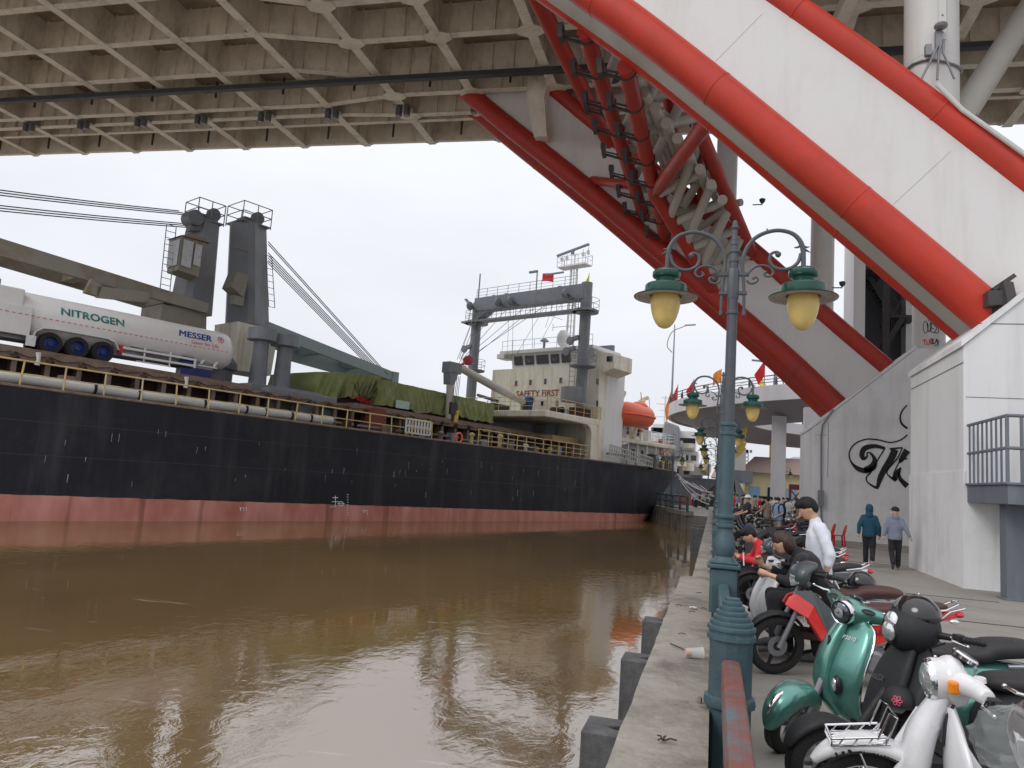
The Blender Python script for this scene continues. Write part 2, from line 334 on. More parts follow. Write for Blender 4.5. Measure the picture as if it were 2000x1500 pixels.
q = thing('quay_parapet', 'long low bare concrete parapet running along the water below the green railing', 'parapet', (-.2, 8, 0))
def rough_slab(x0, x1, y0, y1, z1, name):
    b = B((-.2, 8, 0)); nx = 4; ny = max(2, int((y1 - y0) / .25)); g = []
    for j in range(ny + 1):
        y = y0 + (y1 - y0) * j / ny
        for i in range(nx + 1):
            x = x0 + (x1 - x0) * i / nx
            k = noise.noise((x * 5, y * 3, 1)) * .012
            g.append((x + (noise.noise((y * 2.3, 3, 1)) * .012 if i == 0 else 0), y, z1 + k - (.012 if i == 0 else 0)))
    fs = [(j*(nx+1)+i, j*(nx+1)+i+1, (j+1)*(nx+1)+i+1, (j+1)*(nx+1)+i) for j in range(ny) for i in range(nx)]
    b.add(g, fs)
    l = [g[j*(nx+1)] for j in range(ny+1)]; n = len(l); b.add(l + [(p[0], p[1], -3) for p in l], [(i, i+1, n+i+1, n+i) for i in range(n-1)])
    l = [g[j*(nx+1)+nx] for j in range(ny+1)]; b.add(l + [(p[0], p[1], -.0) for p in l], [(i, i+1, n+i+1, n+i) for i in range(n-1)])
    l = g[:nx+1]; m = nx+1; b.add(l + [(p[0], p[1], -3) for p in l], [(i, i+1, m+i+1, m+i) for i in range(m-1)])
    l = g[-m:]; b.add(l + [(p[0], p[1], -3) for p in l], [(i, i+1, m+i+1, m+i) for i in range(m-1)])
    return b.build(name, M['curb'], q, smooth=True, ang=50)
rough_slab(-.43, .015, -6, 11.42, .5, 'wide_coping'); rough_slab(-.27, .012, 11.424, 54, .49, 'narrow_coping')
for i, (y, nm) in enumerate([(5.15, 'nearest to the bottom edge'), (7.35, 'middle of the three big ones'), (9.55, 'third of the big ones'), (33.8, 'small and far away'), (36.2, 'farthest of all')]):
    b = B(); x0, x1 = -.80, -.43
    if y > 20: x0, x1 = -.92, -.27
    b.prism([(x0, 0, -2.6), (x1, 0, -2.6), (x1, .05, -2.6), (x0 + .14, .17, -2.6), (x1, .3, -2.6), (x1, .36, -2.6), (x0, .36, -2.6)], (0, 0, 2.72))
    o = b.build('fender_block', M['fender'], loc=(0, y, 0), bevel=.012)
    tag(o, 'dark concrete fender block on the quay wall, ' + nm, 'fender', 'dark fender blocks along the quay wall')

# ---- litter
b = B((-.1, 5.95, .5)); b.T = Matrix.Translation((-.10, 5.95, .545)) @ Matrix.Rotation(R(20), 4, 'Z') @ Matrix.Rotation(R(90), 4, 'Y')
b.lathe([(.028, -.07), (.030, -.068), (.042, .055), (.045, .06), (.041, .06)], n=18); t = thing('plastic_cup', 'crushed clear plastic drink cup lying on the parapet', 'cup', (-.1, 5.95, .5))
b.build('cup', mat('clear_plastic', (.75, .75, .73), .2, alpha=.45), t, smooth=True)
b2 = B((-.1, 5.95, .5), b.T); b2.lathe([(.0255, -.069), (.0295, -.03), (.01, -.029)], n=14); b2.build('tea_remains', mat('orange_tea', (.6, .22, .03), .3), t, smooth=True)
b = B(); b.tube([(-.30, 6.35, .512), (-.2, 6.2, .513), (-.16, 6.12, .512)], .004, 6); tag(b.build('drinking_straw', M['blackp']), 'thin dark drinking straw on the parapet beside the plastic cup', 'straw')
b = B(); random.seed(3)
for k in range(5):
    a = random.uniform(0, 6); p = Vector((-.2, 3.95, .512)); q_ = p + Vector((cos(a), sin(a), .15)) * random.uniform(.03, .07); b.tube([p, (p + q_) / 2 + Vector((0, 0, .01)), q_], .004, 5)
tag(b.build('twig', mat('twig', (.05, .035, .025), .9)), 'small broken dark twig near the bottom of the parapet', 'twig')
for (x, y, s_, l) in [(-.17, 8.35, .05, 'crumpled white paper scrap on the parapet'), (.85, 7.2, .07, 'flat white litter scrap on the ground beside the red motorbike wheel')]:
    b = B(); g = []
    for j in range(5):
        for i in range(5): g.append((x + (i - 2) * s_ * .4, y + (j - 2) * s_ * .3, (.515 if x < 0 else .055) + abs(noise.noise((i * .9, j * .9, x))) * s_ * .6))
    b.add(g, [(j*5+i, j*5+i+1, (j+1)*5+i+1, (j+1)*5+i) for j in range(4) for i in range(4)]); tag(b.build('paper_scrap', M['whitec']), l, 'litter')
random.seed(11)
for i, (px, py) in enumerate([(1368, 1188), (1345, 1195), (1320, 1182), (1360, 1158), (1325, 1238)]):
    p = atZ(px, py, .508); b = B(p)
    b.tube([p, p + Vector((.025, .02 * (i % 3 - 1), .012)), p + Vector((.06, .03 * (i % 2), .004))], .004, 5)
    tag(b.build('leaf_litter', mat('dry_leaf', (.07, .055, .04), .9), loc=p), 'thin curled dry leaf stalk lying on the parapet', 'leaf', 'dry leaf stalks on the parapet')

# ================================================================ BRIDGE
def zb(x): return 22.3 - .0255 * x
Y0, Y1 = 17.6, 42.4
br = thing('arch_bridge', 'large steel arch bridge with red tubes and white webs crossing over the river', 'bridge', (0, 30, 0)); BO = (0, 30, 0)
def bb(): return B(BO)
b = bb(); b.add([(-120, Y0, zb(-120) + 2), (60, Y0, zb(60) + 2), (60, Y1, zb(60) + 2), (-120, Y1, zb(-120) + 2), (-120, Y0, zb(-120) + 2.35), (60, Y0, zb(60) + 2.35), (60, Y1, zb(60) + 2.35), (-120, Y1, zb(-120) + 2.35)],
      [(0, 3, 2, 1), (4, 5, 6, 7), (0, 1, 5, 4), (1, 2, 6, 5), (2, 3, 7, 6), (3, 0, 4, 7)]); b.build('deck_slab', M['deckslab'], br)
FX = [-13.68 + 4.66 * k for k in range(-14, 12)]
def ibeam_y(x, y0, y1, name):
    b = bb(); z = zb(x); b.box((x - .24, y0, z), (x + .24, y1, z + .04)); b.box((x - .02, y0, z + .04), (x + .02, y1, z + 1.99))
    for k in range(int((y1 - y0) / 1.5)): b.box((x - .2, y0 + 1.2 + k * 1.5, z + .04), (x + .2, y0 + 1.22 + k * 1.5, z + 1.99))
    b.build(name, M['deckbeam'], br)
for x in FX: ibeam_y(x, Y0 - .3, Y1 + .15, 'floor_beam')
def ibeam_x(p, q, name, dep=1.75, fl=.2):
    b = bb(); p = Vector(p); q = Vector(q); d = (q - p); l = math.hypot(d.x, d.y); nrm = Vector((-d.y, d.x, 0)).normalized()
    for (o0, o1, h0, h1) in ((-fl, fl, .05, .085), (-.02, .02, .085, dep)):
        vs = []
        for e_ in (p, q):
            for o_, h in ((o0, h0), (o1, h0), (o1, h1), (o0, h1)): vs.append(e_ + nrm * o_ + Vector((0, 0, zb(e_.x) + h - e_.z)))
        b.add(vs, [(0,1,2,3),(7,6,5,4),(0,4,5,1),(1,5,6,2),(2,6,7,3),(3,7,4,0)])
    n = max(1, int(l / 1.16))
    for k in range(n):
        c = p + d * ((k + .5) / n); z = zb(c.x); t = d.normalized() * .012
        b.add([c - t - nrm*.17 + Vector((0,0,z+.08)), c + t - nrm*.17 + Vector((0,0,z+.08)), c + t + nrm*.17 + Vector((0,0,z+.08)), c - t + nrm*.17 + Vector((0,0,z+.08)),
               c - t - nrm*.17 + Vector((0,0,z+dep)), c + t - nrm*.17 + Vector((0,0,z+dep)), c + t + nrm*.17 + Vector((0,0,z+dep)), c - t + nrm*.17 + Vector((0,0,z+dep))],
              [(0,1,2,3),(7,6,5,4),(0,4,5,1),(1,5,6,2),(2,6,7,3),(3,7,4,0)])
    b.build(name, M['deckbeam'], br)
xa, xb_, xc, xe = -78.9, -23.0, -18.34, 37.58
for y in (20.1, 23.3, 26.6, 29.95, 33.25): ibeam_x((xa, y, 0), (xb_, y, 0), 'girder')
for y in (19.2, 22.2, 25.2, 28.2, 31.2, 34.6, 36.4): ibeam_x((xc, y, 0), (xe, y, 0), 'girder')
for ya, yb in ((20.1, 19.2), (23.3, 22.2), (26.6, 28.2), (29.95, 31.2), (33.25, 34.6), (37.1, 36.4)): ibeam_x((xb_, ya, 0), (xc, yb, 0), 'girder')
for y in (37.1, 38.3): ibeam_x((xa, y, 0), (xb_, y, 0), 'girder')
ibeam_x((xb_, 38.3, 0), (xc, 38.75, 0), 'girder'); ibeam_x((xc, 38.75, 0), (xe, 38.75, 0), 'girder'); ibeam_x((xa, 39.55, 0), (xe, 39.45, 0), 'girder', 1.2, .14)
for y, nm in ((Y1, 'edge_beam'), (Y0, 'edge_beam')):
    b = bb(); b.bar((-120, y, zb(-120) + 1.12), (60, y, zb(60) + 1.12), .25, 2.0); b.build(nm, M['deckbeam'], br)
# widened nodes (gusset plates)
for x in [v for v in FX if -20 < v < 16]:
    for y in (28.2, 31.2, 36.4, 38.75):
        b = bb(); r0, r1 = .68, .26; z = zb(x) - .02
        b.prism([(x - r0, y - .2, z), (x - r1, y - .45, z), (x + r1, y - .45, z), (x + r0, y - .2, z), (x + r0, y + .2, z), (x + r1, y + .45, z), (x - r1, y + .45, z), (x - r0, y + .2, z)], (0, 0, .045))
        b.build('gusset_plate', M['deckbeam'], br)
for x in FX[:20]:                       # twin downlights at every beam, hangers and loops of cable at the edge
    b = bb(); z = zb(x)
    for dx in (-.26, .26): b.lathe([(.17, -.5), (.19, -.48), (.19, 0)], (x + dx, 37.75, z), n=14)
    b.box((x - .5, 37.3, z - .012), (x + .5, 38.2, z + .02)); b.build('downlight', mat('galvanised', (.2, .2, .21), .4, .7) if x == FX[0] else bpy.data.materials['galvanised'], br, smooth=True)
for i in range(2, len(FX) - 6):
    x0, x1 = FX[i], FX[i + 1]; xm = (x0 + x1) / 2
    for y in (36.0, 41.4): b = bb(); b.bar((xm, y, zb(xm) + 1.3), (xm, y, zb(xm) + (.25 if y < 40 else .05)), .1, .1); b.build('hanging_bracket', M['conduit'], br)
    for s_ in (-1, 1):
        b = bb(); xx = x0 + (.0 if s_ > 0 else 4.66); pts = [(xx + s_ * k * .3, Y1 + .1, zb(xx) + .02 + (k / 4) * .45 - .07 * sin(pi * k / 4)) for k in range(5)]; b.tube(pts, .022, 5); b.build('edge_cable', M['conduit'], br)
b = bb(); b.bar((-78, 34.25, zb(-78) - .22), (12, 34.25, zb(12) - .22), .32, .26); b.build('conduit_duct', M['conduit'], br)

# ---- arch ribs: centre lines traced in the plane of each rib
def cline(pts, Y): return [atY(px, py, Y) for px, py in pts]
def extend(ps, n=6, dip=.03):
    ps = list(ps)
    d = (ps[0] - ps[1]).normalized()
    for k in range(n):
        d = (d + Vector((-.00, 0, -dip))).normalized(); ps.insert(0, ps[0] + d * 4)
    return ps
YN0, YN1, YF0, YF1 = 20.25, 22.1, 36.95, 39.45
lowN = cline([(1172, 0), (1258, 62), (1400, 174), (1500, 256), (1731, 446), (1945, 627)], YN0)
upN = cline([(1559, 22), (1780, 180), (2000, 349)], YN0); upN += [upN[-1] + (upN[-1] - upN[-2]).normalized() * 4]
lowF = cline([(905, 175), (1000, 252), (1151, 372), (1350, 540), (1520, 685), (1655, 812)], YF0)
upF = cline([(1060, 158), (1193, 268), (1462, 482), (1607, 612), (1752, 735)], YF0)
lowN = extend(lowN, 9); upN = extend(upN, 9); lowF = extend(lowF, 9); upF = extend(upF, 9)
def shift(ps, dy): return [p + Vector((0, dy, 0)) for p in ps]
def sm(ps): return [Vector(p) for p in catm([tuple(p) for p in ps], 4)]
def pipe(ps, r, name, m='red', rings=True):
    b = bb(); ps = sm(ps); b.tube(ps, r, 28)
    o = b.build(name, M[m], br, smooth=True)
    if rings:
        L_ = 0; nxt = 3.
        for i in range(1, len(ps)):
            L_ += (ps[i] - ps[i-1]).length
            if L_ > nxt:
                b = bb(); d = (ps[i] - ps[i-1]).normalized(); b.lathe([(r + .001, -.03), (r + .014, -.02), (r + .014, .02), (r + .001, .03)], ps[i], d, 28, cap=False); nxt += 4.7; b.build('weld_seam', M[m], o, smooth=True)
    return o
RL, RU = .50, .37
pipe(lowN, RL, 'lower_arch_tube'); pipe(shift(lowN, YN1 - YN0), .38, 'lower_arch_tube'); pipe(upN, RU, 'upper_arch_tube'); pipe(shift(upN, YN1 - YN0), RU, 'upper_arch_tube')
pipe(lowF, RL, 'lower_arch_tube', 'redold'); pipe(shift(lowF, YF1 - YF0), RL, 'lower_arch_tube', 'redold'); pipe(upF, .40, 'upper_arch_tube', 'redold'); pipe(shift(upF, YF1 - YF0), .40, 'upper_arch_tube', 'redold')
def interp(ps, x):
    for a, c in zip(ps, ps[1:]):
        if a.x <= x <= c.x: return a.z + (c.z - a.z) * (x - a.x) / (c.x - a.x)
    return ps[0].z if x < ps[0].x else ps[-1].z
def web(lo, up, y, name):
    lo = sm(lo); up = sm(up); b = bb(); n = 40
    def samp(ps, t):
        L_ = [0]
        for i in range(1, len(ps)): L_.append(L_[-1] + (ps[i] - ps[i-1]).length)
        t *= L_[-1]
        for i in range(1, len(ps)):
            if t <= L_[i] + 1e-6: return ps[i-1].lerp(ps[i], (t - L_[i-1]) / (L_[i] - L_[i-1]))
        return ps[-1]
    rings = []
    for k in range(n + 1):
        a = samp(lo, k / n); c = samp(up, k / n)
        rings.append([(a.x, y - .03, a.z), (a.x, y + .03, a.z), (c.x, y + .03, c.z), (c.x, y - .03, c.z)])
    b.loft(rings); o = b.build(name, M['web'], br)
    b = bb()
    for k in (8, 14, 20, 26, 32, 37):
        a = samp(lo, k / n); c = samp(up, k / n); d = (c - a).normalized()
        j_ = samp(lo, min(1, k / n + .01)); tg = (j_ - a).normalized(); nn = Vector((-tg.z, 0, tg.x)); nn = nn if nn.z > 0 else -nn; hh = min((a + nn * t_ - q_).length - 0 for t_ in (0,) for q_ in up); hh = min(((a + nn * t_) - q_).length * 0 + t_ for t_ in [i * .1 for i in range(5, 60)] if min(((a + nn * t_) - q_).length for q_ in up) < .75) if any(min(((a + nn * t_) - q_).length for q_ in up) < .75 for t_ in [i * .1 for i in range(5, 60)]) else 0
        if hh: b.bar(Vector((a.x, y - .032, a.z)) + nn * RL, Vector((a.x, y - .032, a.z)) + nn * hh, .01, .01, (0, 1, 0))
    b.build('panel_joint', M['pipe_grey'], o)
web(lowN, upN, YN0 - .12, 'web_plate'); web(lowN, upN, YN1 + .12, 'web_plate'); web(lowF, upF, YF0 - .08, 'web_plate'); web(lowF, upF, YF1 + .1, 'web_plate')
def soffit(ps, y0, y1, name):
    ps = sm(ps); b = bb(); b.loft([[(p.x, y0, p.z - .04), (p.x, y1, p.z - .04), (p.x, y1, p.z + .02), (p.x, y0, p.z + .02)] for p in ps]); b.build(name, M['pipe_grey'], br)
soffit(shift([p - Vector((0, 0, .34)) for p in lowN], 0), YN0 + .22, YN1 - .12, 'soffit_plate'); soffit(lowF, YF0 + .3, YF1 - .3, 'soffit_plate')
soffit(upN, YN0 + .2, YN1 - .2, 'soffit_plate'); soffit(upF, YF0 + .2, YF1 - .2, 'soffit_plate')
# ---- hanger anchor box between deck and far rib
b = bb(); p = atY(1055, 170, 36.4); q_ = atY(1058, 272, 36.4)
b.loft([[(p.x - .6, 36.0, p.z + .4), (p.x + .6, 36.0, p.z + .4), (p.x + .6, 37.2, p.z + .4), (p.x - .6, 37.2, p.z + .4)],
        [(p.x - .6, 36.0, p.z - .7), (p.x + .35, 36.0, p.z - .7), (p.x + .35, 37.2, p.z - .7), (p.x - .6, 37.2, p.z - .7)],
        [(q_.x - .35, 36.05, q_.z), (q_.x + .35, 36.05, q_.z), (q_.x + .35, 37.2, q_.z), (q_.x - .35, 37.2, q_.z)]]); b.build('hanger_anchor', M['deckbeam'], br)
# ---- bracing between the ribs: red chords with white lattice tubes
def chord(p, q, r, m, name='brace_tube'): b = bb(); b.tube([p, q], r, 18); return b.build(name, M[m], br, smooth=True)
YN, YF = YN1, YF0
def zN_low(x): return interp(lowN, x)
def on(ps, x, Y): return Vector((x, Y, interp(ps, x)))
struts = []
for (pn, pf, nl) in [((1143, 60), (1258, 425), 8), ((1222, 130), (1300, 470), 8)]:
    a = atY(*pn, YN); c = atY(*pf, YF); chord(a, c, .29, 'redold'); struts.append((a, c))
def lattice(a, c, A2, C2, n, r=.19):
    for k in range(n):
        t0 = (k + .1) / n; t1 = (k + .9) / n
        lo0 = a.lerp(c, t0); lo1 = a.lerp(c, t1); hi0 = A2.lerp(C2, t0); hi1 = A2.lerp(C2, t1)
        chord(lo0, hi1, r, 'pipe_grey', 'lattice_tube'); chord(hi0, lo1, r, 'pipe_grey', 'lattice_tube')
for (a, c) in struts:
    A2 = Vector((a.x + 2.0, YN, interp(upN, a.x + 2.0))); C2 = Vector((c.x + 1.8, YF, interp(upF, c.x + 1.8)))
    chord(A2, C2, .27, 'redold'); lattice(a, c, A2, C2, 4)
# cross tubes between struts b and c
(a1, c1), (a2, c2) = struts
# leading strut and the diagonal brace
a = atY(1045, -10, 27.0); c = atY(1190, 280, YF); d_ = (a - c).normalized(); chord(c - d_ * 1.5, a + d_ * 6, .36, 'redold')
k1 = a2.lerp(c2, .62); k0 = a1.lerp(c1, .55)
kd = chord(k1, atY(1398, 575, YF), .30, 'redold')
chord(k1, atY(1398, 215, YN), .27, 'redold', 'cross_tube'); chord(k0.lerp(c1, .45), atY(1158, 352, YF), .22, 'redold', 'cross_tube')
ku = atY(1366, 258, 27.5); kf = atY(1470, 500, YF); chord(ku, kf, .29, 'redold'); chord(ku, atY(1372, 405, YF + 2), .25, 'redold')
kl = k1; klf = atY(1398, 575, YF)
lattice(kl, klf, ku, kf, 4, .2)
random.seed(5)
for k in range(9):                                                   # fan of upper lattice tubes towards the far rib
    p = atY(1235 + k * 22, 150 + k * 30, YN + 1 + k * .9); q_ = atY(1300 + k * 14, 330 + k * 8, YF - 1)
    chord(p, q_, .2, 'pipe_grey', 'lattice_tube')
for (p0, q0) in [((1330, 420), (1448, 395)), ((1330, 470), (1420, 408)), ((1350, 500), (1427, 412)), ((1380, 540), (1440, 460)), ((1325, 400), (1390, 340))]:
    chord(atY(*p0, YF - .3), atY(*q0, YF - 2.5), .17, 'pipe_grey', 'lattice_tube')
# floodlights on brackets
def flood(p, s=1.0):
    b = bb(); q_ = p + Vector((-.8, -.25, -.1)) * s
    b.bar(p + Vector((0, 0, -.28)), q_, .12, .06); b.bar(p + Vector((0, -.2, -.2)), q_ + Vector((.1, -.2, 0)), .05, .05)
    b.bar(q_ + Vector((0, 0, -.1)), q_ + Vector((-.05, 0, .3)) * s, .38, .16, (1, 0, 0)); b.box(q_ + Vector((-.16, -.12, .22)), q_ + Vector((.05, .16, .46)))
    b.lathe([(.31, -.05), (.33, 0), (.31, .05)], p, (c1 - a1).normalized(), 18)
    b.build('floodlight', M['flood'], br)
for (a, c) in struts:
    for k in range(8): flood(a.lerp(c, .02 + k * .132))
for px, py in ((1185, 215), (1200, 150)): flood(atY(px, py, 30))
for (p0, Y) in [((1625, 562), 37), ((1470, 400), 37)]:
    p = atY(*p0, Y); b = bb(); b.tube([p, p + Vector((.45, 0, 0)), p + Vector((.45, 0, .1))], .03, 6); b.lathe([(.05, 0), (.13, .1), (.15, .22), (.1, .25)], p + Vector((.45, 0, .05)), n=12); b.build('beacon', M['flood'], br, smooth=True)
# ---- spandrel columns
def col(px, py, Y, r, ztop=None, zbot=None, name='column'):
    p = atY(px, py, Y); z0 = p.z if zbot is None else zbot; z1 = zb(p.x) + .3
    b = bb(); b.lathe([(r, z0), (r, z1)], (p.x, Y, 0), n=36); o = b.build(name, M['column'], br, smooth=True)
    for z in (z0 + 3, z0 + 6.2, z0 + 9.4):
        if z < z1: b = bb(); b.lathe([(r + .001, -.01), (r + .006, 0), (r + .001, .01)], (p.x, Y, z), n=36, cap=False); b.build('weld_seam', M['column'], o)
    return p, o
pc, oc = col(1819, 330, 21.5, .68)
col(1415, 460, 38.2, .53); col(1604, 610, 38.2, .55)
pg, og = col(1814, 680, 38.2, .70, zbot=8.6)
col(1240, 330, 38.2, .5)
# ladder strip with cable clamps on the big column
b = bb(); ang = R(-82); q_ = Vector((pc.x + .69 * cos(ang), 21.5 + .69 * sin(ang), 0))
b.box((q_.x - .09, q_.y - .03, 14.2), (q_.x + .09, q_.y + .01, 22)); b.build('cable_tray', M['column'], oc)
b = bb()
for k in range(16): b.ell((q_.x, q_.y - .035, 14.4 + k * .5), (.03, .02, .03), 8, 4)
b.build('bolts', M['steel'], oc)
b = bb(); zz = 13.6
b.tube([(pc.x + .73 * cos(t), 21.5 + .73 * sin(t), zz + .25 * sin(t * 2) * .4) for t in [R(v) for v in range(-200, 40, 20)]], .035, 6)
b.ell((q_.x - .1, q_.y - .25, zz + .85), (.17, .17, .1), 12, 6); b.box((q_.x - .2, q_.y - .2, zz + .3), (q_.x - .05, q_.y - .05, zz + .8)); b.box((q_.x - .45, q_.y - .2, zz + .1), (q_.x - .3, q_.y - .05, zz + .4))
for k in range(3): b.tube([(q_.x - .1 + .05 * k, q_.y - .15, zz + .5), (q_.x - .25 + .1 * k, q_.y - .25, zz + .1), (q_.x - .6 + .4 * k, q_.y - .3, zz - .7)], .03, 6)
b.build('cable_bundle', M['steel'], oc)
b = bb(); p0 = [atY(1830, 165, YN0 - .45), atY(1880, 215, YN0 - .4), atY(1930, 250, YN0 - .4), atY(2000, 300, YN0 - .4), atY(2080, 365, YN0 - .4)]; b.tube(p0, .06, 8); b.build('white_cable_pipe', M['column'], br, smooth=True)
# diagonal brace from the big column towards the far deck, and cross girders behind it
b = bb(); b.tube([atY(1868, 235, 23), atY(2060, -60, 28)], .36, 20); b.build('deck_brace', M['pipe_grey'], br, smooth=True)
b = bb(); b.bar(atY(1900, 215, 25), atY(2060, -40, 30), .12, .5); b.build('deck_brace', M['pipe_grey'], br)
b = bb(); b.bar(atY(1640, 40, 30), atY(1700, -90, 27), .5, .5); b.build('deck_brace', M['deckbeam'], br)
b = bb(); b.bar(atY(1938, 600, YN0 - .3), atY(1975, 575, YN0 - .9), .25, .7); q_ = atY(1945, 585, YN0 - .55); b.box(q_ - Vector((.25, .3, .2)), q_ + Vector((.3, .2, .15))); b.bar(q_ + Vector((-.1, 0, .2)), q_ + Vector((.35, 0, .55)), .4, .1); b.build('floodlight', M['flood'], br)

# ---- abutments
def block(name, poly, y0, y1, label, m='conc'):
    c = Vector((poly[0][0], y0, 0)); o = thing(name, label, 'abutment', c, 0, 'white concrete arch abutments')
    b = B(c); b.prism([(x, y0, z) for x, z in poly], (0, y1 - y0, 0)); b.build('abutment_body', M[m], o, bevel=.03); return o, c
ab, ac = block('concrete_abutment', [(5.45, 0), (5.45, 5.5), (6.7, 6.67), (14.3, 13.6), (34, 13.6), (34, 0)], 19.07, 23.9, 'nearer white concrete abutment holding the thick red arch, beside the grey stair landing', 'concw')
b = B(ac); b.box((5.425, 19.045, 0), (5.47, 23.92, 2.62)); b.box((5.471, 19.045, 0), (12, 19.07, 2.3)); b.build('plinth', M['conc'], ab)
b = B(ac); b.box((5.44, 19.06, 5.1), (5.449, 23.8, 5.115)); b.box((5.5, 19.062, 6.02), (6.9, 19.069, 6.035)); b.box((5.5, 19.062, 4.3), (30, 19.069, 4.31)); b.build('panel_joint', M['dark'], ab)
b = B(ac)                                                     # raised coping along the slope
b.prism([(5.40, 19.02, 5.47), (5.40, 19.02, 5.62), (14.25, 19.02, 13.75), (14.35, 19.02, 13.6)], (0, 4.93, 0)); b.build('coping', M['conc'], ab)
# weed and stain at the foot
ab2, ac2 = block('concrete_abutment', [(4.22, 0), (4.22, 4.95), (8.46, 8.68), (14, 8.7), (14, 0)], 36, 41.2, 'farther grey white abutment with the black painted lettering, behind the two walkers')
b = B(ac2); b.box((4.20, 35.975, 0), (14, 36, 2.7)); b.build('plinth', M['conc'], ab2)
b = B(ac2); b.box((4.86, 35.99, 2.7), (4.875, 35.999, 5.2)); b.box((4.3, 35.99, 4.6), (4.8, 35.999, 4.61)); b.build('panel_joint', M['dark'], ab2)
b = B(ac2); pp = [atY(1627, 800, 35.9), atY(1607, 830, 35.9), atY(1604, 850, 35.9), atY(1604, 1045, 35.9)]; b.tube(pp, .04, 6); p = atY(1603, 973, 35.85); b.box(p - Vector((.12, .1, .35)), p + Vector((.12, .05, .35))); b.build('cable_conduit', M['steel'], ab2)
b = B(ac2); b.prism([(4.18, 35.96, 4.93), (4.18, 35.96, 5.06), (8.42, 35.96, 8.82), (8.46, 35.96, 8.69)], (0, 5.2, 0)); b.build('coping', M['conc'], ab2)
# mural: lettering traced on the wall plane (three-unit zoom coordinates)
def mp_(x, y): return atY(1550 + x / 3.409, 740 + y / 3.409, 35.97 if y > 700 * 0 else 35.97)
def poly_y(b, pts, y=35.968):
    ps = [mp_(*p) for p in pts]; b.prism([(p.x, y, p.z) for p in ps], (0, .006, 0))
def stroke(b, pts, ws, y=35.968, f=None, sub=5, ctr=None):
    f = f or mp_; d = catm([(p[0], p[1], w_) for p, w_ in zip(pts, ws)], sub); vs = []; fs = []
    for i, q in enumerate(d):
        a = d[max(i-1, 0)]; c = d[min(i+1, len(d)-1)]; dx, dy = c[0]-a[0], c[1]-a[1]; l = math.hypot(dx, dy) or 1
        for s_ in (-1, 1):
            p = f(q[0] - dy/l*q[2]/2*s_, q[1] + dx/l*q[2]/2*s_)
            for o_ in ((0, .006) if ctr is None else (0, .004)):
                if ctr is None: vs.append((p.x, y + o_, p.z))
                else:
                    a_ = math.atan2(p.y - ctr[1], p.x - ctr[0]); rr = ctr[2] + .004 + o_; vs.append((ctr[0] + rr * cos(a_), ctr[1] + rr * sin(a_), p.z))
    for i in range(len(d) - 1):
        k = i * 4; fs += [(k, k+2, k+6, k+4), (k+1, k+5, k+7, k+3), (k, k+4, k+5, k+1), (k+2, k+3, k+7, k+6)]
    b.add(vs, fs)
b = B(ac2)
stroke(b, [(757, 372), (715, 405), (645, 423), (560, 405), (480, 402), (405, 435), (370, 495), (385, 555), (430, 598), (490, 612), (525, 590)], [9, 8, 8, 9, 9, 9, 9, 12, 30, 34, 20])
stroke(b, [(608, 462), (540, 447), (475, 462), (455, 500), (465, 530), (490, 515), (487, 495)], [18, 26, 36, 34, 26, 12, 8])
stroke(b, [(487, 495), (505, 490), (530, 515), (540, 550), (520, 590), (470, 605)], [8, 10, 20, 34, 50, 30])
stroke(b, [(608, 462), (560, 540), (515, 620), (487, 650), (490, 685), (535, 718), (565, 725)], [8, 9, 10, 9, 9, 16, 24])
stroke(b, [(675, 470), (650, 530), (600, 610), (575, 665), (560, 722)], [48, 46, 40, 36, 22])
stroke(b, [(640, 466), (725, 458)], [12, 10]); stroke(b, [(725, 458), (690, 530), (630, 600), (625, 635), (680, 680)], [8, 9, 9, 9, 16])
stroke(b, [(757, 475), (715, 540), (700, 560)], [46, 30, 4]); stroke(b, [(757, 530), (730, 537), (700, 560), (665, 640), (690, 672)], [8, 8, 8, 8, 8])
stroke(b, [(715, 590), (695, 620), (668, 668)], [8, 34, 34]); stroke(b, [(702, 615), (710, 665), (757, 715)], [10, 26, 38])
stroke(b, [(755, 175), (722, 215), (710, 260), (722, 300), (757, 330)], [8, 10, 11, 13, 15])
b.build('painted_lettering', M['ink'], ab2)
# graffiti on the round column standing on the abutment
def gp(x, y): return atP(1550 + x / 3.751, 400 + y / 3.75, (pg.x, 38.2 - .7, 0), (0, 1, 0))
b = bb(); C_ = (pg.x, 38.2, .70)
def gs(pts, w_=6, bld=None): stroke(bld or b, pts, [w_] * len(pts), f=gp, ctr=C_, sub=3)
gs([(960, 850), (945, 870), (950, 925), (975, 935), (985, 880), (965, 850)]); gs([(975, 860), (990, 930), (1010, 900), (1005, 850), (985, 845)])
gs([(1010, 850), (1040, 845), (1030, 880), (1050, 900), (1030, 935), (1005, 925), (1000, 880), (1010, 850)]); gs([(1045, 850), (1065, 850), (1055, 885), (1068, 920), (1050, 940), (1035, 935)]); gs([(1015, 870), (1025, 875)]); gs([(1015, 905), (1028, 910)])
gs([(1005, 980), (1025, 1000), (1010, 1020), (1040, 1010), (1050, 980), (1060, 1020), (1068, 990)], 7); gs([(1030, 1030), (1065, 1025)], 6)
b.build('graffiti', M['ink'], og)
b = bb(); gs([(935, 990), (970, 985)], 7, b); gs([(955, 988), (960, 1025)], 8, b); gs([(975, 990), (978, 1020), (992, 1022), (995, 985)], 7, b); gs([(1005, 1022), (1005, 985), (1025, 985), (1010, 1003), (1028, 1003)], 7, b); b.build('graffiti', M['inkred'], og)

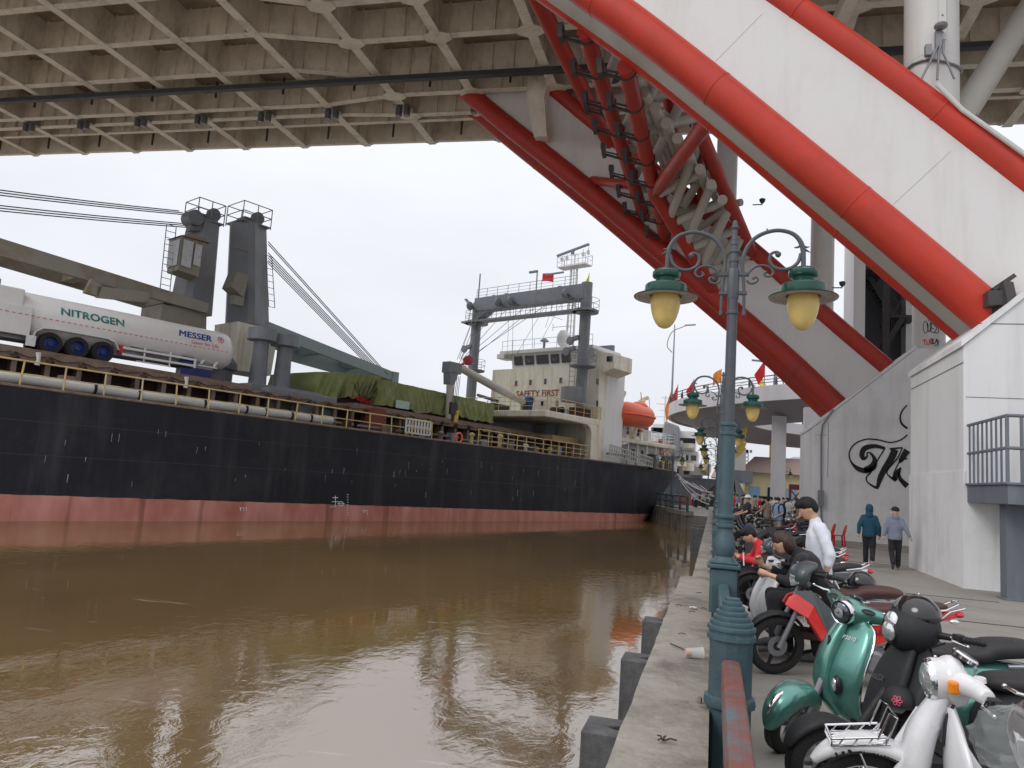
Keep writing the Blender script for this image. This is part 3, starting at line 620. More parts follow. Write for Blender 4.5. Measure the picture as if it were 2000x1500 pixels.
# ---- grey stair landing on the right
t = thing('stair_landing', 'raised steel landing with blue grey railing against the white abutment', 'landing', (5.6, 17.5, 0)); o_ = (5.6, 17.5, 0)
M['landing'] = mat('blue_grey_steel', (.15, .165, .2), .55, var=.1, scale=2, streak=(.09, .09, .1), samt=.5, dirt=(.2, .2, .2), damt=.3)
pz = atP(1893, 945, (5.5, 0, 0), (1, 0, 0)); pt = atP(1893, 828, (5.5, 0, 0), (1, 0, 0)); zf = 2.28
b = B(o_); b.box((5.5, 16.6, zf - .38), (9.8, 19.03, zf)); b.box((5.46, 16.56, zf), (9.84, 19.03, zf + .05)); b.build('platform', M['landing'], t, bevel=.01)
b = B(o_); b.box((5.72, 17.4, 0), (6.12, 17.75, zf - .38)); b.box((5.66, 17.34, 0), (6.18, 17.8, .03)); b.build('support_column', M['landing'], t, bevel=.01)
b = B(o_)
for k in range(9): y = 18.9 - k * .275; b.bar((5.52, y, zf + .05), (5.52, y, zf + 1.35), .06, .025)
for k in range(18): x = 5.52 + k * .25; b.bar((x, 16.65, zf + .05), (x, 16.65, zf + 1.35), .03, .06)
b.build('balusters', M['landing'], t)
b = B(o_)
for z in (1.36, .72): b.tube([(5.52, 19.0, zf + z), (5.52, 16.65, zf + z), (9.8, 16.65, zf + z)], .035, 8)
b.build('handrail', M['landing'], t, smooth=True)
# ---- dark stair tower behind the far rib
p = atY(1690, 560, 46); p2 = atY(1790, 560, 46)
t = thing('stair_tower', 'tall dark open steel stair tower between white side panels behind the arch', 'stair tower', (p.x, 46, 0)); o_ = (p.x, 46, 0)
b = B(o_); b.box((p.x - .62, 46, 0), (p.x, 49.5, 21)); b.build('side_panel', M['concw'], t)
b = B(o_); b.box((p.x, 49.3, 0), (p2.x + 1.2, 49.5, 21)); b.build('back_wall', mat('grey_wall', (.10, .10, .115), .8), t)
b = B(o_); b.box((p2.x - .1, 48, 0), (p2.x + 1.4, 49.2, 21)); b.build('side_panel', M['concw'], t)
W_ = p2.x - p.x
for k in range(7):
    z0 = 1 + k * 2.9; s_ = 1 if k % 2 else -1; xa_, xb2 = (p.x + .5, p2.x - .6) if s_ > 0 else (p2.x - .6, p.x + .5); yy = 46.4 if s_ > 0 else 47.8
    b = B(o_)
    for i in range(13):
        u = i / 13; b.box((xa_ + (xb2 - xa_) * u - .12, yy, z0 + 2.9 * u), (xa_ + (xb2 - xa_) * u + .12, yy + 1.1, z0 + 2.9 * u + .05))
    b.bar((xa_, yy, z0 - .1), (xb2, yy, z0 + 2.8), .08, .3); b.bar((xa_, yy + 1.1, z0 - .1), (xb2, yy + 1.1, z0 + 2.8), .08, .3)
    b.box((xb2 - .7, 46.3, z0 + 2.75), (xb2 + .7, 49.2, z0 + 2.9)); b.build('stair_flight', M['dark'], t)
    b = B(o_); b.bar((xa_, yy, z0 + 1.1), (xb2, yy, z0 + 4.0), .05, .06)
    for i in range(14): u = i / 13; b.bar((xa_ + (xb2 - xa_) * u, yy, z0 + 2.9 * u), (xa_ + (xb2 - xa_) * u, yy, z0 + 2.9 * u + 1.1), .03, .03)
    b.build('stair_railing', M['dark'], t)
b = B(o_)
for x in (p.x + W_ * .42,): b.box((x - .18, 46, 0), (x + .18, 46.3, 21))
b.build('steel_post', M['dark'], t)
# ================================================================ CARGO SHIP (ship frame: s along, t into the ship, z up)
SZ = -1.0
def shipthing(name, label, cat, o=(0, 0, SZ), group=None):
    return thing(name, label, cat, shW(o), SANG, group)
def hull_mat():
    m = mat('ship_hull_paint', (.018, .020, .027), .62, spec=.3, var=.25, scale=.5, streak=(.085, .082, .09), samt=.45, sscale=(1.1, 1.1, .1), dirt=(.05, .045, .05), damt=.6, dscale=.35, bump=.12, bscale=1.2)
    nt = m.node_tree; N = nt.nodes; L = nt.links; b = N['Principled BSDF']; cur = b.inputs['Base Color'].links[0].from_socket
    tc = [n for n in N if n.type == 'TEX_COORD'][0]; sx = N.new('ShaderNodeSeparateXYZ'); L.new(tc.outputs['Object'], sx.inputs[0])
    ma = N.new('ShaderNodeMath'); ma.operation = 'MULTIPLY_ADD'; L.new(sx.outputs['X'], ma.inputs[0]); ma.inputs[1].default_value = .0083; L.new(sx.outputs['Z'], ma.inputs[2])
    ne = N.new('ShaderNodeTexNoise'); ne.inputs['Scale'].default_value = 1.3; ne.inputs['Detail'].default_value = 8; L.new(tc.outputs['Object'], ne.inputs['Vector']); nm_ = N.new('ShaderNodeMath'); nm_.operation = 'MULTIPLY_ADD'; L.new(ne.outputs['Fac'], nm_.inputs[0]); nm_.inputs[1].default_value = .09; L.new(ma.outputs[0], nm_.inputs[2])
    gt = N.new('ShaderNodeMath'); gt.operation = 'LESS_THAN'; L.new(nm_.outputs[0], gt.inputs[0]); gt.inputs[1].default_value = .975
    n = N.new('ShaderNodeTexNoise'); n.inputs['Scale'].default_value = 1.2; n.inputs['Detail'].default_value = 8; mp = N.new('ShaderNodeMapping'); mp.inputs['Scale'].default_value = (1, 1, .4); L.new(tc.outputs['Object'], mp.inputs[0]); L.new(mp.outputs[0], n.inputs['Vector'])
    c = N.new('ShaderNodeValToRGB'); c.color_ramp.elements[0].position = .3; c.color_ramp.elements[0].color = (.42, .15, .11, 1); c.color_ramp.elements[1].position = .68; c.color_ramp.elements[1].color = (.62, .29, .24, 1); L.new(n.outputs['Fac'], c.inputs[0])
    # rust runs
    n2 = N.new('ShaderNodeTexNoise'); n2.inputs['Scale'].default_value = 1; n2.inputs['Detail'].default_value = 5; mp2 = N.new('ShaderNodeMapping'); mp2.inputs['Scale'].default_value = (1.1, 1, .1); mp2.inputs['Location'].default_value = (3.3, 0, 0); L.new(tc.outputs['Object'], mp2.inputs[0]); L.new(mp2.outputs[0], n2.inputs['Vector'])
    r2 = N.new('ShaderNodeMapRange'); r2.inputs[1].default_value = .57; r2.inputs[2].default_value = .68; r2.inputs[4].default_value = .75; L.new(n2.outputs['Fac'], r2.inputs[0])
    mr = N.new('ShaderNodeMixRGB'); L.new(r2.outputs[0], mr.inputs[0]); L.new(c.outputs[0], mr.inputs[1]); mr.inputs[2].default_value = (.13, .045, .015, 1)
    mx = N.new('ShaderNodeMixRGB'); L.new(gt.outputs[0], mx.inputs[0]); L.new(cur, mx.inputs[1]); L.new(mr.outputs[0], mx.inputs[2])
    L.new(mx.outputs[0], b.inputs['Base Color']); return m
M['hull'] = hull_mat()
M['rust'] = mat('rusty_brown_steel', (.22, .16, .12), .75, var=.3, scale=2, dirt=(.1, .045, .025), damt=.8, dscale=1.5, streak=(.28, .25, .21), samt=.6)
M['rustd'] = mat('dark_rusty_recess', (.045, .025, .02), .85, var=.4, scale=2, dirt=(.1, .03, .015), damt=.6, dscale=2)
M['craneg'] = mat('crane_grey_paint', (.23, .25, .28), .5, var=.08, scale=.5, dirt=(.2, .17, .1), damt=.55, dscale=.5, streak=(.12, .13, .15), samt=.5, sscale=(1.5, 1.5, .2))
M['craneb'] = mat('crane_blue_grey_paint', (.27, .34, .36), .5, var=.08, scale=.5, dirt=(.2, .22, .22), damt=.4, dscale=.8)
M['jibold'] = mat('jib_weathered_paint', (.25, .24, .20), .6, var=.1, scale=.5, dirt=(.2, .13, .06), damt=.9, dscale=.6)
M['cream'] = mat('cream_paint_rusting', (.72, .70, .61), .6, var=.08, scale=.6, streak=(.45, .28, .1), samt=.7, sscale=(1.7, 1.7, .22), dirt=(.5, .4, .2), damt=.5, dscale=.7)
M['shipw'] = mat('ship_white_paint', (.7, .7, .7), .5, var=.05, scale=.6, streak=(.52, .5, .46), samt=.4, sscale=(2, 2, .15))
M['gantry'] = mat('gantry_grey_paint', (.19, .205, .23), .5, var=.1, scale=.8, dirt=(.1, .1, .11), damt=.4)
M['yrail'] = mat('yellow_rail_paint', (.58, .43, .16), .6, var=.25, scale=1.3, dirt=(.55, .5, .42), damt=.9, dscale=.5)
M['tarp'] = mat('green_tarpaulin', (.19, .22, .075), .55, var=.15, scale=1.2, dirt=(.27, .30, .12), damt=.5, dscale=1.5, bump=.5, bscale=3)
M['wire'] = mat('wire_rope', (.09, .09, .1), .5, .4)
M['wrap'] = mat('white_wrapping', (.62, .61, .58), .6, var=.12, scale=3, bump=.8, bscale=7, dirt=(.4, .38, .35), damt=.5, dscale=3)
M['orangeb'] = mat('orange_grp', (.78, .14, .06), .4, var=.08, scale=2, dirt=(.6, .16, .09), damt=.4, dscale=2)
M['blue'] = mat('blue_cover', (.02, .1, .3), .5, var=.15)
M['navyp'] = mat('navy_paint', (.012, .03, .16), .4, var=.15)
ship = shipthing('cargo_ship', 'long black cargo ship with red boot top and two deck cranes moored in the river', 'ship')
SB_ = (0, 0, SZ)
def sb(): return B(SB_)
def ztop(s): return 3.74 - .0095 * s if s > -20 else 3.93 + (-20 - s) * .03
WL = (50.8, 8.8, 6.0, 1.0)
def hull_rings():
    rings = []; HB = 8.3
    zs = [-2.6, -1.6, -1, -.3, .8, 1.9, 2.9, None]
    for s in [-62, -58, -50, -40, -25, -10, 0, 10, 20, 30, 36, 39, 41, 43, 45, 46.5, 48, 49.3, 50.4, 51.4, 52.3, 53.1, 54, 55, 56, 57, 58, 58.8, 59.4]:
        ring = []
        for z in zs:
            zt = ztop(s) if z is None else z; u = min(1, (zt + 1) / 4.4) if zt > -1 else 0
            Ls = WL[0] + WL[1] * (u ** .9) ; p = WL[2] - WL[3] * u
            if zt < -1: Ls = 49
            w_ = 1 - (max(0, s - 36) / (Ls - 36)) ** p if s > 36 else 1
            if s < -40: w_ = 1 - ((-40 - s) / 23) ** 2
            w_ = max(w_, 0.0); ring.append((s, HB - HB * w_, zt))
        ring += [(a, 2 * HB - t, z) for a, t, z in reversed(ring)]; rings.append(ring)
    return rings
HR = hull_rings()
b = sb(); b.loft(HR); b.build('hull', M['hull'], ship, smooth=True, ang=60)
def tdeck(s):
    for a, c in zip(HR, HR[1:]):
        if a[0][0] <= s <= c[0][0]: u = (s - a[0][0]) / (c[0][0] - a[0][0]); return a[7][1] * (1 - u) + c[7][1] * u
    return 0
b = sb(); ss = [-38 + k * 2 for k in range(45)] + [52, 53.5, 55, 56.5, 57.5]; b.tube([(s, tdeck(s) + .02, ztop(s) + .02) for s in ss], .06, 6); b.build('sheer_strake', M['rust'], ship)
# thin weld lines and scuffs on the plating
b = sb()
for z in (1.35, 2.55): b.add([(s, -.004, z + dz) for s in (-20, 36) for dz in (0, .018)], [(0, 1, 3, 2)])
b.build('plate_seam', mat('hull_seam', (.045, .048, .06), .5), ship)
random.seed(21); b = sb()
for k in range(46):
    s = random.uniform(1, 36); z = random.uniform(.5, 2.8); h = random.uniform(.08, .4); w_ = random.uniform(.01, .03)
    b.add([(s, -.006, z), (s + w_, -.006, z), (s + w_ * random.uniform(.2, 1), -.006, z - h), (s, -.006, z - h)], [(0, 1, 2, 3)])
for o_ in [b.build('scratches', mat('scratch_white', (.4, .4, .42), .7, var=.3), ship)]: o_['kind'] = 'stuff'
# draught marks and plimsoll symbols
def marks(cx_, strokes, name):
    b = sb()
    for st in strokes: b.tube([(shT(x, y, -.01).x, -.012, shT(x, y, -.01).z) for x, y in st], .018, 4)
    b.build(name, M['whitepl'], ship)
marks(0, [[(650, 972), (660, 972)], [(655, 968), (655, 990), (645, 990)], [(648, 980), (662, 980)]], 'load_line_mark')
circ = [(666 + 4.5 * cos(a), 984 + 4.5 * sin(a)) for a in [k * pi / 5 for k in range(11)]]
marks(0, [circ, [(659, 984), (673, 984)]], 'load_line_mark'); marks(0, [[(678, 966 + k * 5), (680, 966 + k * 5)] for k in range(9)], 'draught_mark')
marks(0, [[(470, 992), (470, 998)], [(468, 992), (474, 992)], [(476, 998), (476, 991), (481, 991), (481, 998)]], 'load_line_mark'); marks(0, [[(708, 997), (717, 997), (717, 1005)], [(709, 1000), (714, 1000)]], 'load_line_mark')
# deck
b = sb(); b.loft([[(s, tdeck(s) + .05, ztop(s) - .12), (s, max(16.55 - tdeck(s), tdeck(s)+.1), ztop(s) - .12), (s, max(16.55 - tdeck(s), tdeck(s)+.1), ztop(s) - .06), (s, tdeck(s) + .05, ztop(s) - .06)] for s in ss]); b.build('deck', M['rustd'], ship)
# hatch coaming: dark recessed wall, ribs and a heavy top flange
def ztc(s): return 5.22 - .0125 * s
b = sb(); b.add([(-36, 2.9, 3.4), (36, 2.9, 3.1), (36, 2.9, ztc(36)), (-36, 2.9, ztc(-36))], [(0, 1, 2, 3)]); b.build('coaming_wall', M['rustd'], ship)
b = sb()
for (s0, s1) in ((-36, 13.6), (14.2, 36)):
    b.loft([[(s, 2.05, ztc(s) - .32), (s, 2.95, ztc(s) - .32), (s, 2.95, ztc(s)), (s, 2.05, ztc(s))] for s in (s0, s1)])
    b.build('coaming_flange', M['rust'], ship); b = sb()
for k in range(34):
    s = -2 + k * 1.15; b = sb(); b.bar((s, 2.2, ztop(s) - .1), (s, 2.2, ztc(s) - .33), .18, .08, (0, 1, 0)); b.add([(s, 2.2, ztop(s)), (s, 2.9, ztop(s)), (s, 2.9, ztc(s) - .33), (s, 2.2, ztc(s) - .33)], [(0, 1, 2, 3)])
    b.build('coaming_stay', M['rust'], ship)
b = sb(); random.seed(4)
for k in range(30):
    s = -1 + k * 1.2; b.bar((s, 2.02, ztc(s) - .15), (s + .1, 1.95, ztc(s) - .3), .3, .16); 
    b.tube([(s, 2.0, ztc(s) - .06), (s + .5, 1.98, ztc(s) - .2), (s + 1.1, 1.99, ztc(s) - .1)], .02, 5)
b.build('hatch_fittings', M['rustd'], ship)['kind'] = 'stuff'
for (s0, s1) in ((-36, -13), (-12.4, 10.6), (17, 35.2)):
    b = sb(); b.loft([[(s, 2.9, ztc(s) - .4), (s, 13.7, ztc(s) - .4), (s, 13.7, ztc(s) + .26), (s, 2.9, ztc(s) + .26)] for s in (s0, s1)]); b.build('hatch_cover', M['rust'], ship)
random.seed(9)
for k in range(70):                                       # pipes, boxes and clutter along the side deck
    s = -1 + k * .54; h = random.uniform(.2, .8); b = sb()
    if k % 5 == 0: b.box((s, 1.3, ztop(s) - .06), (s + .5, 1.8, ztop(s) + h)); m_ = random.choice(['rust', 'rustd', 'craneg'])
    elif k % 5 == 2: b.tube([(s, 1.5, ztop(s) + .2 + h * .4), (s + 2.4, 1.5, ztop(s) + .2 + h * .4)], .07, 6); m_ = random.choice(['rust', 'craneg', 'gantry'])
    elif k % 5 == 3 and s > 17: b.lathe([(.12, 0), (.12, h), (.2, h), (.2, h + .12), (.05, h + .2)], (s, 1.2, ztop(s)), n=10); m_ = random.choice(['yrail', 'rust', 'shipw'])
    else: continue
    b.build({0: 'deck_box', 2: 'deck_pipe', 3: 'deck_vent'}[k % 5], M[m_], ship)
# railing
def rail(pts, h=1.0, n=3, sp=1.55, m='yrail', name='deck_railing', r=.028, jit=0, parent=None, builder=sb):
    b = builder(); pts = [Vector(p) for p in pts]
    for i in range(1, n + 1): b.tube([p + Vector((0, 0, h * i / n)) for p in pts], r * (1.2 if i == n else .8), 5)
    for a, c in zip(pts, pts[1:]):
        l = (c - a).length; k = max(1, round(l / sp))
        for j in range(k + 1):
            p = a.lerp(c, j / k); b.tube([p, p + Vector((random.uniform(-jit, jit), 0, h))], r * 1.2, 5)
    return b.build(name, M[m], parent or ship)
random.seed(2)
rail([(s, .15, ztop(s)) for s in (-20, -10, 0, 10, 20.5)], .95, 2, 1.5, jit=.06)
rail([(s, .15, ztop(s)) for s in (24.4, 30, 36.2)], 1.0, 3, .9)
# wrapped white pipe on deck
wo = (5, .75, 3.9); t = shipthing('wrapped_pipe_bundle', 'long pipe wrapped in white plastic lying along the black ship deck edge behind yellow rails', 'pipe', wo)
b = B(wo); pts = [(-8 + k * .55, .75, ztop(-8 + k * .55) + .33 + .02 * sin(k * 1.3)) for k in range(41)]; b.tube(pts, [.21 + .03 * noise.noise((k * .8, 0, 0)) for k in range(41)], 12); b.build('wrapping', M['wrap'], t, smooth=True)
for s in (-1.5, 2.7, 4.4, 7.2, 9.2, 10.2, 11.6, 12.7): b = B(wo); b.lathe([(.235, -.05), (.235, .05)], (s, .75, ztop(s) + .34), (1, 0, 0), 12); b.build('strap', M['rubber'], t)

# ---- deck cranes
def ring4(cs, ct, z, a, bq): return [(cs - a, ct - bq, z), (cs + a, ct - bq, z), (cs + a, ct + bq, z), (cs - a, ct + bq, z)]
# crane tower 1 (jib slewed to the left)
def tower(cs, ct, z0, z1, a0, b0, a1, b1, ds=0, rot=0):
    b = sb()
    def rr(cs_, z, a, bq, ch=.28):
        pts = [(-a, -bq + ch), (-a + ch, -bq), (a - ch, -bq), (a, -bq + ch), (a, bq - ch), (a - ch, bq), (-a + ch, bq), (-a, bq - ch)]
        return [(cs_ + x * cos(rot) - y * sin(rot), ct + x * sin(rot) + y * cos(rot), z) for x, y in pts]
    b.loft([rr(cs + ds * u, z0 + (z1 - z0) * u, a0 + (a1 - a0) * u, b0 + (b1 - b0) * u) for u in (0, 1)]); return b.build('crane_tower', M['craneg'], ship)
def fit_tower(topc, botc, wt, wb, rot, flat=1.0):
    tp = shT(*topc, 9); bt = shT(*botc, 9)
    def hw(c, w_):
        lo, hi = .2, 3.
        for _ in range(20):
            m_ = (lo + hi) / 2; xs = [proj(shW((c.x + i * m_ * cos(rot) - j * m_ * flat * sin(rot), 9 + i * m_ * sin(rot) + j * m_ * flat * cos(rot), c.z)))[0] for i in (-1, 1) for j in (-1, 1)]
            if max(xs) - min(xs) > w_: hi = m_
            else: lo = m_
        return lo
    a1, a0 = hw(tp, wt) * 1.06, hw(bt, wb) * 1.06
    return tower(bt.x, 9, bt.z, tp.z, a0, a0 * flat, a1, a1 * flat, tp.x - bt.x, rot), (tp.x, 9, tp.z, a1)
T1, c1t = fit_tower((398, 436), (372, 612), 70, 92, R(8)); T2, c2t = fit_tower((485, 442), (483, 638), 78, 92, R(25))
for T, (cs, ct, zt, aw) in ((T1, c1t), (T2, c2t)):
    aw += .06
    b = sb()
    for z in (.55, 1.1): b.tube([(cs - aw, ct - aw, zt + z), (cs + aw, ct - aw, zt + z), (cs + aw, ct + aw, zt + z), (cs - aw, ct + aw, zt + z)], .03, 5, closed=True)
    for x in (-aw, 0, aw):
        for y in (-aw, aw): b.tube([(cs + x, ct + y, zt - .1), (cs + x, ct + y, zt + 1.1)], .03, 5)
    b.build('top_railing', M['craneg'], T)
    b = sb(); b.box((cs - aw, ct - aw, zt - .02), (cs + aw, ct + aw, zt + .06)); b.build('top_platform', M['craneg'], T)
    b = sb(); b.lathe([(.1, -.2), (.36, -.15), (.36, .15), (.1, .2)], (cs + .3, ct - .4, zt + .5), (0, 1, 0), 18); b.box((cs - .1, ct - .6, zt), (cs + .5, ct - .2, zt + .45)); b.box((cs - .5, ct - .4, zt), (cs + .3, ct + .5, zt + .4)); b.build('rope_sheave', M['gantry'], T, smooth=True)
b = sb(); b.lathe([(.1, -.5), (.42, -.45), (.42, .45), (.1, .5)], (c1t[0] - .95, 8.4, c1t[2] - .15), (0, 1, 0), 18); b.prism([(c1t[0] - 1.1, 8.2, c1t[2] - .9), (c1t[0] - .5, 8.2, c1t[2] - .7), (c1t[0] - .5, 8.2, c1t[2] + .1), (c1t[0] - 1, 8.2, c1t[2] + .2)], (0, .5, 0)); b.build('rope_sheave', M['gantry'], T1, smooth=True)
# cabin of crane 1
b = sb(); c_ = shT(356, 500, 7.6); s0, z0 = c_.x, c_.z
b.loft([[(s0 - .55, 6.7, z0 - 1.0), (s0 + .55, 6.7, z0 - 1.1), (s0 + .75, 8, z0 - 1.1), (s0 - .5, 8, z0 - 1.0)], [(s0 - .6, 6.6, z0 + .75), (s0 + .7, 6.6, z0 + .75), (s0 + .95, 8, z0 + .75), (s0 - .6, 8, z0 + .75)]])
b.prism([(s0 - .7, 6.5, z0 + .75), (s0 + .1, 6.5, z0 + 1.05), (s0 + .9, 6.5, z0 + .8)], (0, 1.6, 0)); cb = b.build('crane_cabin', M['jibold'], T1)
b = sb(); b.prism([(s0 - .48, 6.58, z0 - .75), (s0 + .02, 6.58, z0 - .8), (s0 + .02, 6.56, z0 + .6), (s0 - .5, 6.56, z0 + .6)], (0, -.02, 0)); b.prism([(s0 + .14, 6.58, z0 - .55), (s0 + .5, 6.58, z0 - .6), (s0 + .5, 6.56, z0 + .55), (s0 + .14, 6.56, z0 + .55)], (0, -.02, 0))
b.prism([(s0 - .59, 6.8, z0 - .75), (s0 - .59, 7.9, z0 - .75), (s0 - .62, 7.9, z0 + .6), (s0 - .62, 6.7, z0 + .6)], (-.02, 0, 0)); b.build('cabin_window', mat('cabin_glass', (.5, .53, .55), .1, var=.2), cb)
def ladder(p, q, w_=.4, parent=None, m='craneg', ax=(1, 0, 0)):
    p = Vector(p); q = Vector(q); ax = Vector(ax) * w_ / 2; b = sb(); n = int((q - p).length / .35)
    b.tube([p - ax, q - ax], .025, 5); b.tube([p + ax, q + ax], .025, 5)
    for k in range(n + 1): c = p.lerp(q, k / n); b.tube([c - ax, c + ax], .018, 4)
    return b.build('ladder', M[m], parent or ship)
ladder(shT(322, 570, 7.1), shT(335, 440, 7.4), .5, T1); ladder(shT(531, 600, 8.2), shT(525, 500, 8.2), .4, T2)
b = sb(); c_ = shT(468, 553, 6.9); b.prism([(c_.x - .45, 6.9, c_.z - .3), (c_.x + .35, 6.9, c_.z - .75), (c_.x + .5, 6.9, c_.z + .6), (c_.x - .2, 6.9, c_.z + .6)], (0, 1.0, 0)); b.box((c_.x - .2, 6.95, c_.z - 1.2), (c_.x + .4, 7.4, c_.z - .7)); b.build('operator_box', M['jibold'], T2)
b = sb(); c_ = shT(469, 485, 7.5); b.box((c_.x - .4, 7.3, c_.z - .15), (c_.x + .4, 7.42, c_.z + .15)); b.build('tower_vent', M['gantry'], T2)
# yellow rusting foot, pedestals
b = sb(); b.loft([ring4(13.5, 9, 6.6, 1.15, 1.2), ring4(13.5, 9, 9.3, 1.3, 1.25)]); b.build('slew_base', M['cream'], T2)
b = sb(); b.lathe([(1.3, 0), (1.3, 2.1), (1.5, 2.2), (1.5, 2.5), (1.2, 2.9)], (10.6, 7.4, 4.2), n=28); b.build('crane_pedestal', M['gantry'], ship, smooth=True)
b = sb(); b.loft([ring4(9.3, 9, 7.4, 1.3, 1.2), ring4(9.2, 9, 9.35, 1.2, 1.2)]); b.build('slew_base', M['jibold'], T1)
# jibs: twin tapering box beams
def jib(p, q, w0, h0, w1, h1, gap, mm, name='crane_jib', lower=None):
    b = sb()
    for sg in (-1, 1):
        o_ = Vector((0, sg * gap, 0)); b.bar(Vector(p) + o_, Vector(q) + o_ * .45, w0, h0, (0, 0, 1), w1, h1)
    for u in (.12, .4, .7, .95):
        c = Vector(p).lerp(Vector(q), u); g = gap * (1 - .55 * u); b.bar(c + Vector((0, -g, 0)), c + Vector((0, g, 0)), .5, (h0 + (h1 - h0) * u) * .8)
    return b.build(name, M[mm], ship)
j1a = shT(408, 602, 7.3); j1b = shT(-330, 395, 9.5)
J1 = jib((j1a.x, 9, j1a.z), (j1b.x, 9.4, j1b.z), .28, .55, .3, .9, 1.5, 'jibold')
p1 = shT(410, 606, 7.2); p2 = shT(190, 560, 7.2); p3 = shT(120, 545, 7.2)
b = sb(); b.bar((p2.x, 7.25, p2.z - .25), (p1.x - 3.2, 7.25, p1.z - .05), .2, .55); b.prism([(p2.x - .3, 7.15, p2.z + .3), (p2.x + .2, 7.15, p2.z + .1), (p2.x + .1, 7.15, p2.z - .45), (p2.x - .5, 7.15, p2.z - .4)], (0, .35, 0)); b.build('jib_brace', M['jibold'], J1)
j2a = shT(520, 643, 7.3); j2b = shT(764, 737, 8.5)
J2 = jib((j2a.x, 8.9, j2a.z + .1), (j2b.x, 8.9, j2b.z), .26, .7, .25, .6, 1.55, 'craneb')
a_ = shT(545, 690, 9.5); c_ = shT(700, 735, 9.5); b = sb(); b.bar((a_.x, 9.6, a_.z), (c_.x, 9.4, c_.z), .2, .5); b.build('jib_brace', M['craneb'], J2)
b = sb(); e_ = Vector((j2b.x, 8.9, j2b.z)); b.box(e_ - Vector((.3, .9, .5)), e_ + Vector((.25, .9, .35))); b.build('jib_head', M['craneb'], J2)
def wires(pairs, r=.028, parent=None, sag=.0, name='wire_rope'):
    for p, q in pairs:
        b = sb(); p = Vector(p); q = Vector(q); b.tube([p.lerp(q, k / 6) - Vector((0, 0, sag * 4 * (k / 6) * (1 - k / 6))) for k in range(7)], r, 5, cap=False); b.build(name, M['wire'], parent or ship)
wires([(shT(524, 472 + k * 5 + (12 if k > 1 else 0), 8.2 + .25 * k), shT(757 - k * 5, 731 - k * 1.5, 8.0 + .25 * k)) for k in range(7)], .03, J2)
wires([(shT(350 + k * 8, 412 + k * 4 + (14 if k > 2 else 0), 8.4 + .25 * k), shT(-330, 325 + k * 7 + (16 if k > 2 else 0), 8.4 + .2 * k)) for k in range(6)], .03, J1, .1)
# mushroom vent posts and the grey deckhouse between holds
for (px, w_) in ((503, .42), (550, .42)):
    c = shT(px, 740, 5.5); zt = shT(px, 664 if px < 530 else 676, 5.5).z; zb_ = 4.9
    b = sb(); b.lathe([(w_ + .12, zb_), (w_ + .06, zb_ + .6), (w_ - .02, zt - .6), (w_ - .02, zt)], (c.x, 5.5, 0), n=24); o = b.build('vent_post', M['gantry'], ship, smooth=True)
    b = sb(); b.lathe([(.3, zt - .08), (.78, zt), (.78, zt + .62), (.3, zt + .66)], (c.x, 5.5, 0), n=28); b.build('vent_cap', M['craneg'], o, smooth=True)
b = sb(); b.box((11.4, 2.6, 3.5), (15.6, 8, 5.35)); b.box((10.9, 3.4, 5.2), (15, 8, 5.55)); dh = b.build('deckhouse', M['gantry'], ship, bevel=.04)
b = sb(); b.box((12.1, 2.55, 4.0), (12.8, 2.6, 4.7)); b.build('vent_grille', M['dark'], dh); b = sb(); b.box((14.2, 2.55, 4.1), (14.6, 2.6, 4.9)); b.build('vent_grille', M['dark'], dh)
# ---- tarpaulin covered cargo
def tarp(s0, s1, t0, t1, z0a, z0b, z1a, z1b, label, seed, peak=None):
    o_ = ((s0 + s1) / 2, (t0 + t1) / 2, min(z0a, z0b)); t = shipthing('covered_cargo', label, 'covered cargo', o_, 'cargo under green tarpaulins on the ship')
    b = B(o_); n = 120; rows = 16; g = []
    per = [((s0 + (s1 - s0) * k / n), t0) for k in range(n + 1)] + [(s1, t0 + (t1 - t0) * k / 20) for k in range(1, 21)]
    per = [(s0, t1 - (t1 - t0) * k / 20) for k in range(20)] + per
    for j in range(rows + 1):
        v = j / rows
        for i, (s, tt) in enumerate(per):
            u = (s - s0) / (s1 - s0); zt = z1a + (z1b - z1a) * u; zb_ = z0a + (z0b - z0a) * u
            zb_ += .28 * noise.noise((s * .6, seed, 0)) + .12 * noise.noise((s * 2.5, seed, 3))
            d = (1 - v); fold = noise.noise((s * 1.9 + d * (1.4 if seed == 1 else .5), seed, tt + d * .5)) * (.30 if seed == 1 else .2) * (.25 + d) + noise.noise((s * 5.5 + d * 2.5 * (1 if seed == 1 else -1), seed + 5, d * .8)) * (.2 if seed == 1 else .14) * (.3 + d)
            fold += abs(noise.noise((s * 2.6 + d * 1.8, seed + 9, d))) * .16
            nx, ny = (0, -1) if 20 <= i <= 20 + n else ((-1, 0) if i < 20 else (1, 0))
            out = .05 + .25 * d ** 1.5 * .4 + fold
            g.append((s + nx * out, tt + ny * out, zb_ + (zt - zb_) * v + (.05 * noise.noise((s * 1.2, seed, 2)) if v == 1 else 0)))
    W_ = len(per); b.add(g, [(j*W_+i, j*W_+i+1, (j+1)*W_+i+1, (j+1)*W_+i) for j in range(rows) for i in range(W_ - 1)])
    top = g[rows * W_:]; b.add(top, [tuple(range(W_))]); b.build('tarpaulin', M['tarp'], t, smooth=True, ang=75)
    b = B(o_); b.box((s0 + .2, t0 + .15, min(z0a, z0b) - .25), (s1 - .2, t1 - .2, min(z0a, z0b) + .5)); b.build('load', M['rustd'], t)
    return t, o_
pa = shT(566, 775, 4.2); pb = shT(741, 782, 4.2); ta = shT(566, 722, 4.2); tb = shT(741, 735, 4.2)
tp1, to1 = tarp(15.4, pb.x, 4.3, 9, pa.z + .1, pb.z + .2, ta.z + .2, tb.z + .05, 'green tarpaulin heap nearer the cranes, draped in long diagonal folds', 1)
